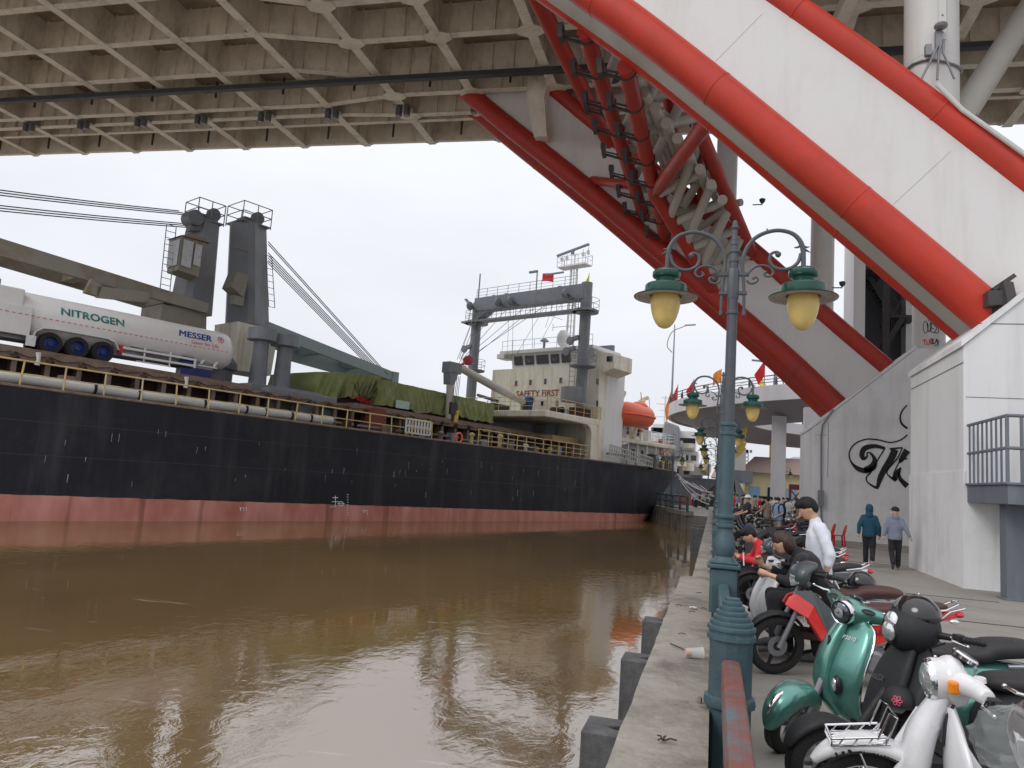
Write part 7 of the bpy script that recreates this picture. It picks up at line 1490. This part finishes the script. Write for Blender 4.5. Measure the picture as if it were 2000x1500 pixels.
for k in range(6):
    a = k * pi / 3; c = Vector((cos(a), sin(a))) * .015; pts = []
    for j in range(10):
        q = 2 * pi * j / 10; d = Vector((cos(a), sin(a))); e = Vector((-sin(a), cos(a))); w2 = d * (cos(q) * .012) + e * (sin(q) * .007) + c
        yy, zz = w2.x, .03 + w2.y; xx = .0985 * math.sqrt(max(.05, 1 - (yy / .084) ** 2 - ((zz - .009) / .088) ** 2)); pts.append((xx + .003, yy, zz))
    b.tube(pts, .002, 5, closed=True)
b.build('pink_flower', mat('pink_ink', (.8, .12, .22), .5), h2)
# bikes farther along the row
def row_bikes():
    far = [(.95, 15.2, 'redp', 'blackm', 'motorbike with dark covered seat just behind the man in red'), (1.1, 21.5, 'tealg', 'blackg', 'dark motorbike next to the man in the black shirt'), (1.0, 24.5, 'navyp', 'blackg', 'blue black motorbike behind the man in the white hat')]
    for x, y, c1, c2, l in far: underbone(l, (x, y), random.uniform(-10, 20), random.uniform(0, 30), c1, c2, 'vinyl', group='motorbikes farther along the quay', tailm=c1)
row_bikes()
b = B((1.05, 14.2, 0)); g = []
for j in range(9):
    for i in range(17):
        u = i / 16; v = j / 8; x = .55 + 1.25 * u; top = .98 - .22 * u + .06 * sin(u * 9); z = top - abs(v - .5) * .9 * (.6 + .2 * noise.noise((u * 5, v * 3, 2))); y = 14.0 + (v - .5) * .55 + .03 * noise.noise((u * 8, v * 5, 0)); g.append((x, y, z))
b.add(g, [(j*17+i, j*17+i+1, (j+1)*17+i+1, (j+1)*17+i) for j in range(8) for i in range(16)])
t = thing('motorbike_cover', 'black cloth cover draped over a motorbike behind the man in red', 'cover', (1.05, 14.2, 0)); b.build('cloth', M['blackc'], t, smooth=True)
underbone('motorbike hidden under the black cloth cover', (.75, 14.0), 3, 5, 'blackg', 'blackm', 'vinyl', group='motorbikes farther along the quay', tailm='blackg')
# ================================================================ PEOPLE
def capsule(b, p, q, r0, r1, n=14, fl=(1, 1), fn=None):
    p = Vector(p); q = Vector(q); d = q - p; l = d.length or 1e-5; ax = d / l; prof = []
    for k in range(5): a = -pi / 2 + pi / 2 * k / 4; prof.append((max(1e-4, r0 * cos(a)), r0 * sin(a)))
    for k in range(5): a = pi / 2 * k / 4; prof.append((max(1e-4, r1 * cos(a)), l + r1 * sin(a)))
    b.lathe(prof, p, ax, n)
def bake_remesh(b, name, m, root, vox, smooth=4, wr=0, seed=0):
    o = b.build(name, m, None); md = o.modifiers.new('r', 'REMESH'); md.mode = 'VOXEL'; md.voxel_size = vox
    s = o.modifiers.new('s', 'SMOOTH'); s.iterations = smooth; s.factor = .5
    bpy.context.view_layer.update(); dg = bpy.context.evaluated_depsgraph_get(); me = bpy.data.meshes.new_from_object(o.evaluated_get(dg)); old = o.data
    o.modifiers.clear(); o.data = me; me.name = name; bpy.data.meshes.remove(old)
    if not me.materials: me.materials.append(m)
    for p in me.polygons: p.use_smooth = True
    if wr:
        for v in me.vertices:
            c = v.co; k = noise.noise((c.x * 9 + seed, c.y * 9, c.z * 5)) * wr + noise.noise((c.x * 22 + seed, c.y * 22, c.z * 11)) * wr * .5; v.co = c + v.normal * k
    o.parent = root; return o
def V(*a): return Vector(a)
def hand(b, w_, d, nrm, curl=.5, s=1.0, side=1):
    """wrist, finger direction, palm normal"""
    d = Vector(d).normalized(); nrm = Vector(nrm); nrm = (nrm - d * nrm.dot(d)).normalized(); u = d.cross(nrm) * side; w_ = Vector(w_)
    b.tube([w_, w_ + d * .03 * s, w_ + d * .085 * s], [.024 * s, .034 * s, .036 * s], 10)
    for i, (off, l) in enumerate(((-.027, .072), (-.009, .082), (.009, .076), (.026, .06))):
        p = w_ + d * .08 * s + u * off * s; a = curl; q = p + (d * cos(a) + nrm * sin(a)) * l * .5 * s; r_ = q + (d * cos(a * 2.1) + nrm * sin(a * 2.1)) * l * .5 * s
        capsule(b, p, q, .0095 * s, .009 * s, 8); capsule(b, q, r_, .009 * s, .0075 * s, 8)
    p = w_ + d * .025 * s - u * .024 * s; q = p + (d * .7 - u * .7 + nrm * .3).normalized() * .04 * s; capsule(b, p, q, .012 * s, .0105 * s, 8); capsule(b, q, q + (d * .9 - u * .1 + nrm * .5).normalized() * .03 * s, .0105 * s, .008 * s, 8)
def person(label, loc, rz, J, wear, vox=.012, group=None, hairm='hair', hair='short', headrot=(0, 0, 0), extras=None, fat=1.0, barearm=True):
    """J: joints in the local frame (x forward, y left). keys: pel, chest, neck, head, shL/R, elL/R, wrL/R, hiL/R, knL/R, anL/R, toL/R"""
    root = thing('person', label, 'person', loc, rz, group); hr = Matrix.Rotation(R(headrot[2]), 3, 'Z') @ Matrix.Rotation(R(headrot[1]), 3, 'Y') @ Matrix.Rotation(R(headrot[0]), 3, 'X')
    b = B(); H = J['head']
    capsule(b, J['pel'], J['chest'], .11 * fat, .12 * fat); capsule(b, J['chest'], J['neck'], .09, .055); capsule(b, J['neck'], H + hr @ V(-.01, 0, -.05), .052, .055)
    b.ell(H, (.095, .077, .115), 20, 14, rot=hr); b.ell(H + hr @ V(.03, 0, -.055), (.062, .055, .062), 16, 10, rot=hr)   # cranium, jaw
    capsule(b, H + hr @ V(.088, 0, .012), H + hr @ V(.112, 0, -.02), .010, .016, 8); b.ell(H + hr @ V(.085, 0, -.06), (.014, .024, .009), 10, 6, rot=hr)
    for s in (-1, 1): b.ell(H + hr @ V(-.005, s * .078, -.01), (.022, .010, .032), 10, 6, rot=hr); b.ell(H + hr @ V(.08, s * .03, .02), (.012, .018, .008), 8, 6, rot=hr)
    for s in 'LR':
        capsule(b, J['chest'] + V(0, 0, .03), J['sh' + s], .07, .052); capsule(b, J['sh' + s], J['el' + s], .048, .038); capsule(b, J['el' + s], J['wr' + s], .038, .025)
        capsule(b, J['pel'], J['hi' + s], .10, .095); capsule(b, J['hi' + s], J['kn' + s], .085, .055); capsule(b, J['kn' + s], J['an' + s], .055, .036); capsule(b, J['an' + s], J['to' + s], .036, .03)
        d = J.get('hd' + s, (J['wr' + s] - J['el' + s])); hand(b, J['wr' + s], d, J.get('pn' + s, V(0, 1 if s == 'R' else -1, 0)), J.get('curl' + s, .45), 1.05, 1 if s == 'R' else -1)
    bake_remesh(b, 'body', M['skin'], root, vox * .85 if vox < .012 else vox)
    # shirt or jacket
    top, ln, sl = wear['top'], wear.get('len', .12), wear.get('sleeve', 1.0)
    b = B(); up = (J['chest'] - J['pel']).normalized(); lo = J['pel'] - up * ln
    b.loft([[J['pel'] * (1 - u) + J['chest'] * u + V(cos(a) * rx * fat, sin(a) * ry * fat, 0) - (up * ln if u == 0 else V(0, 0, 0)) for a in [2 * pi * k / 20 for k in range(20)]] for u, rx, ry in ((0, .135, .18), (.01, .135, .18), (.35, .13, .175), (.7, .135, .185), (1, .125, .19), (1.15, .10, .17), (1.3, .07, .10))])
    b.ell(J['chest'], (.13 * fat, .19 * fat, .13), 18, 10); capsule(b, J['chest'], J['neck'] - (J['neck'] - J['chest']) * .1, .11, .068)
    for s in 'LR':
        capsule(b, J['chest'] + V(0, 0, .04), J['sh' + s], .10, .07); capsule(b, J['sh' + s], J['el' + s], .072, .062) if sl >= .5 else capsule(b, J['sh' + s], J['sh' + s].lerp(J['el' + s], .65), .074, .072)
        if sl >= .6: capsule(b, J['el' + s], J['el' + s].lerp(J['wr' + s], min(1, (sl - .5) * 2)), .060, .046)
    if wear.get('hood') == 'down': b.ell(J['neck'] + V(-.07, 0, -.02), (.06, .10, .09), 14, 8)
    bake_remesh(b, wear.get('topname', 'shirt'), M[top], root, vox, 5, .008, loc[0] * 3)
    if wear.get('hood') == 'up': b = B(); b.ell(H + hr @ V(-.02, 0, .0), (.125, .105, .145), 18, 12, rot=hr); capsule(b, H + hr @ V(-.04, 0, -.08), J['neck'] + V(-.03, 0, -.03), .09, .11); bake_remesh(b, 'hood', M[top], root, vox, 4, .004)
    # trousers or shorts
    b = B(); capsule(b, J['pel'] + V(0, 0, .05), J['pel'], .125 * fat, .135 * fat); b.ell(J['pel'], (.13 * fat, .17 * fat, .11), 16, 10); kk = wear.get('leg', 1.0)
    for s in 'LR':
        capsule(b, J['hi' + s], J['kn' + s], .10, .078) if kk > .5 else capsule(b, J['hi' + s], J['hi' + s].lerp(J['kn' + s], .9), .10, .09)
        if kk > .5: capsule(b, J['kn' + s], J['an' + s], .078, .066)
    bake_remesh(b, 'trousers' if kk > .5 else 'shorts', M[wear['bot']], root, vox, 5, .007, 3)
    for s in 'LR':
        b = B(); a = J['an' + s]; t_ = J['to' + s]; d = (t_ - a).normalized(); b.tube([a - d * .05 + V(0, 0, -.035), a + V(0, 0, -.03), a.lerp(t_, .6) + V(0, 0, -.01), t_ + d * .03], [.036, .048, .045, .03], 12); b.build('shoe', M[wear.get('shoe', 'shoe')], root, smooth=True)
    # hair / cap
    if hair in ('short', 'bob', 'cap', 'hat'):
        b = B(); b.ell(H + hr @ V(-.016, 0, .026), (.100, .086, .106), 22, 12, rot=hr, z0=-.25 if hair == 'short' else -.2)
        if hair == 'short': b.ell(H + hr @ V(-.05, 0, -.0), (.065, .082, .085), 16, 8, rot=hr); b.ell(H + hr @ V(.035, 0, .078), (.072, .074, .048), 16, 8, rot=hr)
        if hair == 'bob': b.ell(H + hr @ V(-.04, 0, -.03), (.085, .098, .125), 18, 10, rot=hr)
        bake_remesh(b, 'hair', M[hairm], root, .009, 2, .014, 2)
    if hair in ('cap', 'hat'):
        cm = wear.get('cap', 'blackc'); b = B(); b.ell(H + hr @ V(-.005, 0, .04), (.113, .098, .10), 22, 10, rot=hr, z0=-.05); o = b.build('cap', M[cm], root, smooth=True)
        b = B()
        if hair == 'hat': b.lathe([(.09, 0), (.17, -.012), (.17, -.004), (.09, .012)], H + hr @ V(0, 0, .045), hr @ V(0, 0, 1), 24)
        else: b.prism([H + hr @ V(x, y, .05 - .1 * (x - .09)) for x, y in ((.08, -.075), (.15, -.06), (.185, 0), (.15, .06), (.08, .075))], hr @ V(0, 0, .006))
        b.build('brim', M[cm], o, smooth=False)
    if wear.get('mask'): b = B(); b.ell(H + hr @ V(.055, 0, -.045), (.062, .06, .05), 16, 8, rot=hr); b.build('face_mask', M[wear['mask']], root, smooth=True)
    return root, hr
def stand(sc_=1.0, lean=0, **kw):
    J = dict(pel=V(0, 0, .93), chest=V(0, 0, 1.30), neck=V(0, 0, 1.47), head=V(.02, 0, 1.62), shL=V(0, .15, 1.385), shR=V(0, -.15, 1.385), elL=V(-.02, .21, 1.12), elR=V(-.02, -.21, 1.12), wrL=V(.03, .24, .88), wrR=V(.03, -.24, .88),
             hiL=V(0, .09, .90), hiR=V(0, -.09, .90), knL=V(.02, .10, .50), knR=V(.02, -.10, .50), anL=V(-.02, .10, .09), anR=V(-.02, -.10, .09), toL=V(.14, .12, .04), toR=V(.14, -.12, .04))
    J.update(kw)
    for k in J:
        if isinstance(J[k], Vector) and k[:2] not in ('hd', 'pn'): J[k] = J[k] * sc_
    return J
# man in the white shirt: stands sideways, head bowed to the left, phone in the lowered hand
face = R(172)
mw = atP(1598, 1060, (0, 9.0, 0), (0, 1, 0)); MWP = (mw.x + .02, 9.0, 0)
p1, hr1 = person('young man in a loose white shirt with bowed black haired head standing by the railing', MWP, face, stand(1.03, chest=V(.02, 0, 1.30), neck=V(.055, 0, 1.47), head=V(.13, .0, 1.585), elR=V(-.06, -.22, 1.14), wrR=V(-.02, -.23, .90), elL=V(-.10, .23, 1.13), wrL=V(-.06, .25, .90), curlL=.9, knL=V(.03, .12, .5), anL=V(.0, .13, .09), toL=V(.15, .15, .04)),
    dict(top='shirtw', bot='blackc', len=.14, sleeve=.72, topname='shirt', shoe='shoed'), .0125, headrot=(0, 32, 10))
ph = Matrix.Rotation(face, 3, 'Z') @ V(-.02, .255, .86) ; po = Vector(MWP) + ph * 1.03; po = Vector((po.x, po.y, .83)); b = B(po); b.box(po - V(.012, .005, .07), po + V(.03, .008, .07)); tag(b.build('phone', M['rust'], loc=po, bevel=.004), 'dark phone in the lowered hand of the man in the white shirt', 'phone')
# seated man in the red jacket, looking down at his hands
def sit(**kw):
    J = dict(pel=V(0, 0, .58), chest=V(.16, 0, .90), neck=V(.27, 0, 1.03), head=V(.38, 0, 1.12), shL=V(.18, .18, .97), shR=V(.18, -.18, .97), elL=V(.30, .25, .74), elR=V(.30, -.25, .74), wrL=V(.50, .14, .78), wrR=V(.50, -.14, .78),
             hiL=V(.02, .10, .55), hiR=V(.02, -.10, .55), knL=V(.44, .16, .56), knR=V(.44, -.16, .56), anL=V(.40, .16, .10), anR=V(.40, -.16, .10), toL=V(.55, .18, .04), toR=V(.55, -.18, .04), curlL=.9, curlR=.9); J.update(kw); return J
rp_ = (.92, 12.3, 0); sb1 = thing('kerb_bench', 'low grey concrete ledge the man in the red jacket sits on', 'ledge', (.85, 12.8, 0)); b = B((.85, 12.8, 0)); b.box((.45, 12.2, 0), (1.35, 13.5, .42)); b.box((.42, 12.17, .42), (1.38, 13.53, .47)); b.build('ledge', M['iron'], sb1, bevel=.02)
person('seated man in a bright red jacket and dark cap bent over his phone', rp_, R(185), sit(), dict(top='redc', bot='blackc', len=.16, sleeve=1.0, topname='jacket', cap='blackc'), .015, headrot=(0, 38, 0), hair='short')
b = B((.60, 12.6, .9)); b.box((.40, 12.55, .80), (.46, 12.63, .93)); t = tag(b.build('phone', M['blackg'], loc=(.6, 12.6, .9)), 'black phone held by the man in the red jacket', 'phone')
# pair squatting beside the bikes
s1 = (.72, 8.75, .05)
person('person with brown hair and round glasses crouching in a black jacket and raising a phone', (1.08, 8.6, .13), R(178), sit(pel=V(-.1, 0, .60), chest=V(.10, 0, .93), neck=V(.24, 0, 1.06), head=V(.36, 0, 1.13), elL=V(.28, .28, .75), wrL=V(.50, .22, .80), elR=V(.30, -.2, .78), wrR=V(.56, -.14, .86), hdR=V(.4, 0, 1), curlR=1.0),
    dict(top='blackc', bot='blackc', len=.14, sleeve=.75, topname='jacket', shoe='shoed'), .0125, hair='bob', hairm='brhair', headrot=(0, 34, 0))
gx = Vector((1.08, 8.6, .13)) + Matrix.Rotation(R(178), 3, 'Z') @ V(.455, .03, 1.10); b = B(gx); 
for s in (-.035, .035): b.tube([gx + V(-.01, s + .028 * cos(k * pi / 8), .028 * sin(k * pi / 8)) for k in range(16)], .003, 5, closed=True)
b.tube([gx + V(0, .06, 0), gx + V(.12, .075, .02)], .003, 5); t = thing('glasses', 'round wire glasses on the brown haired person by the scooter', 'glasses', tuple(gx)); b.build('frame', M['steel'], t)
pq = atP(1455, 1092, (0, 8.45, 0), (0, 1, 0)); b = B(pq); b.bar(pq - V(.01, 0, .065), pq + V(-.02, 0, .065), .07, .012, (1, 0, 0)); tag(b.build('phone', M['whitepl'], loc=pq), 'pale phone held up by the crouching person with brown hair', 'phone')
rn_, _ = person('person with short black hair sitting in a navy jacket with white sleeve stripes', (1.22, 9.15, .02), R(184), sit(pel=V(-.12, 0, .55), chest=V(.03, 0, .88), neck=V(.13, 0, 1.05), head=V(.2, 0, 1.17)), dict(top='navyc', bot='blackc', len=.14, sleeve=1.0, topname='jacket', shoe='shoed'), .012, headrot=(0, 25, 0))
b = B(); b.tube([(1.20, 8.92, 1.0), (1.27, 8.88, .92), (1.33, 8.87, .80), (1.36, 8.88, .66)], .012, 6); bpy.context.view_layer.update(); so_ = b.build('jacket_stripe', M['whitepl'], rn_); so_.matrix_parent_inverse = rn_.matrix_world.inverted()
# two walkers seen from behind
walk = dict(knL=V(.10, .09, .52), anL=V(.16, .09, .12), toL=V(.30, .10, .06), knR=V(.02, -.09, .50), anR=V(-.26, -.09, .22), toR=V(-.17, -.10, .09))
w1 = atZ(1697, 1107, 0); w2_ = atZ(1748, 1113, 0)
person('walker seen from behind in a petrol blue hooded top with the hood up', tuple(w1), R(78), stand(.97, **walk, elL=V(-.10, .25, 1.14), wrL=V(-.12, .27, .92), elR=V(-.02, -.25, 1.13), wrR=V(.06, -.26, .9)), dict(top='tealc', bot='blackc', len=.10, sleeve=1.0, hood='up', topname='hoodie'), .02, hair='bob')
walk2 = dict(knR=V(.10, -.09, .52), anR=V(.14, -.09, .12), toR=V(.28, -.10, .06), knL=V(.0, .09, .50), anL=V(-.22, .07, .2), toL=V(-.14, .07, .06))
person('walker seen from behind in a grey blue hoodie and black cap, nearer the white wall', tuple(w2_), R(84), stand(.96, **walk2, elR=V(-.08, -.27, 1.14), wrR=V(-.12, -.36, .95), elL=V(-.05, .24, 1.13), wrL=V(-.04, .28, .93)), dict(top='greyc', bot='blackc', len=.10, sleeve=1.0, hood='down', topname='hoodie', cap='blackc', mask='whitec', shoe='shoed'), .02, hair='cap', headrot=(0, 0, 40))
# man in the pale blue polo with backpack and white mask
pp_ = atZ(1518, 1058, 0)
rt_, h_ = person('man in a pale blue polo and khaki shorts with a backpack and white mask', tuple(pp_), R(225), stand(.97, elL=V(.02, .26, 1.14), wrL=V(.2, .12, 1.0), elR=V(.04, -.24, 1.14), wrR=V(.22, -.08, 1.0)), dict(top='poloc', bot='khaki', len=.10, sleeve=.4, leg=.4, cap='blackc', mask='whitec', topname='polo'), .02, hair='cap', fat=1.12)
t = thing('backpack', 'dark blue backpack on the man in the pale blue polo', 'backpack', tuple(pp_), R(225)); b = B(); b.ell((-.24, 0, 1.2), (.13, .17, .27), 16, 10); bake_remesh(b, 'pack', M['navyc'], t, .02, 3, .006)
for s in (-1, 1): b = B(); b.tube([(-.15, s * .12, 1.42), (.0, s * .13, 1.46), (.14, s * .13, 1.35), (.12, s * .15, 1.1), (-.1, s * .17, 1.0)], .022, 6); b.build('strap', M['navyc'], t)
pb_ = atZ(1459, 1062, 0)
person('man in a black t-shirt and white brimmed hat beside the parked motorbikes', tuple(pb_), R(195), stand(.98, chest=V(.05, 0, 1.3), elL=V(.12, .25, 1.15), wrL=V(.36, .2, 1.05), elR=V(.12, -.24, 1.15), wrR=V(.36, -.2, 1.05)), dict(top='blackc', bot='blackc', len=.08, sleeve=.4, cap='whitec'), .02, hair='hat')
pc_ = atZ(1562, 1066, 0)
person('person in a brown top standing behind the black bicycle', tuple(pc_), R(200), stand(.95, elL=V(.1, .24, 1.14), wrL=V(.3, .15, 1.0)), dict(top='brownc', bot='navyc', len=.1, sleeve=.4), .018)
pd_ = atZ(1497, 1050, 0)
person('person in olive trousers half hidden behind the man in the pale blue polo', tuple(pd_), R(150), stand(.97, elL=V(.1, .3, 1.2), wrL=V(.25, .4, 1.05)), dict(top='khaki', bot='brownc', len=.1, sleeve=.4), .018)
# far crowd: individuals and parked bikes
proto = []
for i, (tp, bt) in enumerate((('blackc', 'navyc'), ('whitec', 'blackc'), ('redc', 'navyc'), ('poloc', 'blackc'), ('khaki', 'navyc'))):
    r_, _ = person('person standing in the distant crowd before the yellow warehouse', (0, 0, 0), 0, stand(.95), dict(top=tp, bot=bt, len=.1, sleeve=.4), .035, group='people in the distant crowd'); proto.append(r_)
random.seed(77)
lab = ['person in black', 'person in white', 'person in red', 'person in light blue', 'person in khaki']
for i in range(58):
    px = random.uniform(1405, 1580) if i > 12 else random.uniform(1352, 1388); Y = random.uniform(48, 74) if i > 12 else random.uniform(76, 82)
    p = atP(px, 1000, (0, Y, 0), (0, 1, 0)); k = i % 5; o = proto[k] if i < 5 else copy_tree(proto[k]); o.location = (max(p.x, .6 if Y < 52 else p.x), Y, 0); o.rotation_euler = (0, 0, random.uniform(0, 6.28)); o['label'] = lab[k] + ' standing in the distant crowd before the yellow warehouse'
random.seed(5); far0 = None
for i in range(34):
    px = random.uniform(1410, 1575); Y = random.uniform(34, 60) if i < 22 else random.uniform(27, 34); p = atP(px, 1000, (0, Y, 0), (0, 1, 0))
    if p.x < .9: continue
    if far0 is None:
        far0 = thing('parked_motorbike', 'dark motorbike in the crowded parking row far along the quay', 'motorbike', (0, 0, 0), 0, 'motorbikes in the distant parking row')
        for x in (.62, -.6): b = B(); tyre(b, (x, 0, .29), .29, .09, 18); b.build('wheel', M['rubber'], far0)
        b = B(); b.sweep([(.42, .95, .12, .08), (.3, .6, .14, .1), (0, .42, .1, .08), (-.3, .6, .13, .12), (-.8, .72, .07, .07)], 10, 2.4, 2); b.build('body', M['blackg'], far0, smooth=True)
        b = B(); b.sweep([(0, .74, .1, .04), (-.5, .8, .12, .05), (-.8, .82, .06, .03)], 8, 2.4, 2); b.build('seat', M['vinyl'], far0); b = B(); b.tube([(.35, -.32, 1.02), (.42, 0, 1.0), (.35, .32, 1.02)], .02, 5); b.build('handlebar', M['steel'], far0)
        b = B(); b.ell((.5, 0, .95), (.05, .08, .07), 8, 6); b.build('headlight', M['lens'], far0); o = far0
    else: o = copy_tree(far0)
    o.location = (p.x, Y, 0); o.rotation_euler = (0, 0, pi + random.uniform(-.5, .5))
# ---- red plastic chairs
def chair(loc, rz, label):
    t = thing('plastic_chair', label, 'chair', loc, rz, 'red plastic chairs'); b = B(); b.box((-.2, -.2, .40), (.2, .2, .43)); b.build('seat', M['plast_red'], t, bevel=.01)
    for sx_ in (-1, 1):
        for sy in (-1, 1): b = B(); b.bar((sx_ * .21, sy * .2, 0), (sx_ * .17, sy * .17, .41), .06, .05, (1, 0, 0)); b.build('leg', M['plast_red'], t)
    b = B(); b.prism([(-.17, -.19, .42), (-.17, .19, .42), (-.25, .17, .72), (-.28, .08, .83), (-.28, -.08, .83), (-.25, -.17, .72)], (-.02, 0, 0)); b.build('backrest', M['plast_red'], t, bevel=.01)
    b = B(); b.box((-.262, -.10, .55), (-.2, .10, .58)); b.build('back_slot', M['redold'], t)
c1_ = atZ(1637, 1067, 0); c2_ = atZ(1618, 1064, 0); c3_ = atZ(1548, 1070, 0); c4_ = atZ(1537, 1072, 0)
chair((c1_.x, c1_.y, 0), R(185), 'red plastic chair against the wall, right one of the pair'); chair((c2_.x, c2_.y + .3, 0), R(190), 'red plastic chair against the wall, partly behind the white shirt')
chair((c3_.x, c3_.y, 0), R(80), 'red plastic chair right of the black bicycle'); chair((c4_.x, c4_.y, 0), R(100), 'red plastic chair left of the black bicycle')
# ---- bicycles seen end on
def bicycle(loc, rz, label, m='blackg'):
    t = thing('bicycle', label, 'bicycle', loc, rz, 'black bicycles behind the people')
    for x, nm in ((.52, 'front_wheel'), (-.52, 'rear_wheel')):
        b = B(); b.tube([(x + .33 * cos(k * pi / 14), 0, .34 + .33 * sin(k * pi / 14)) for k in range(28)], .018, 8, closed=True); o = b.build(nm, M['rubber'], t, smooth=True)
        b = B()
        for k in range(14): a = k * 2 * pi / 14; b.tube([(x, 0, .34), (x + .32 * cos(a), 0, .34 + .32 * sin(a))], .003, 4)
        b.lathe([(.03, -.05), (.03, .05)], (x, 0, .34), (0, 1, 0), 8); b.build('spokes', M['steel'], o)
    b = B(); 
    for p, q in (((.42, .80), (.52, .34)), ((.42, .80), (-.12, .72)), ((.44, .70), (-.02, .30)), ((-.12, .78), (-.02, .30)), ((-.02, .30), (-.52, .34)), ((-.12, .72), (-.52, .34))): b.tube([(p[0], 0, p[1]), (q[0], 0, q[1])], .018, 8)
    b.build('frame', M[m], t, smooth=True)
    b = B(); b.tube([(.42, 0, .8), (.38, 0, .98)], .014, 6); b.tube([(.36, -.32, 1.0), (.40, 0, .98), (.36, .32, 1.0)], .014, 6); b.build('handlebar', M[m], t); b = B(); b.ell((-.16, 0, .88), (.13, .07, .035), 12, 6); b.tube([(-.12, 0, .75), (-.15, 0, .87)], .014, 6); b.build('saddle', M['vinyl'], t)
q1 = atZ(1543, 1083, 0); bicycle((q1.x, q1.y, 0), R(262), 'black bicycle seen end on between the red chairs'); q2 = atZ(1498, 1080, 0); bicycle((q2.x, q2.y, 0), R(250), 'black bicycle with wide handlebar left of the man in the pale blue polo')
q3 = atZ(1540, 1045, 0); bicycle((q3.x, q3.y, 0), R(190), 'farther bicycle standing sideways behind the backpack')
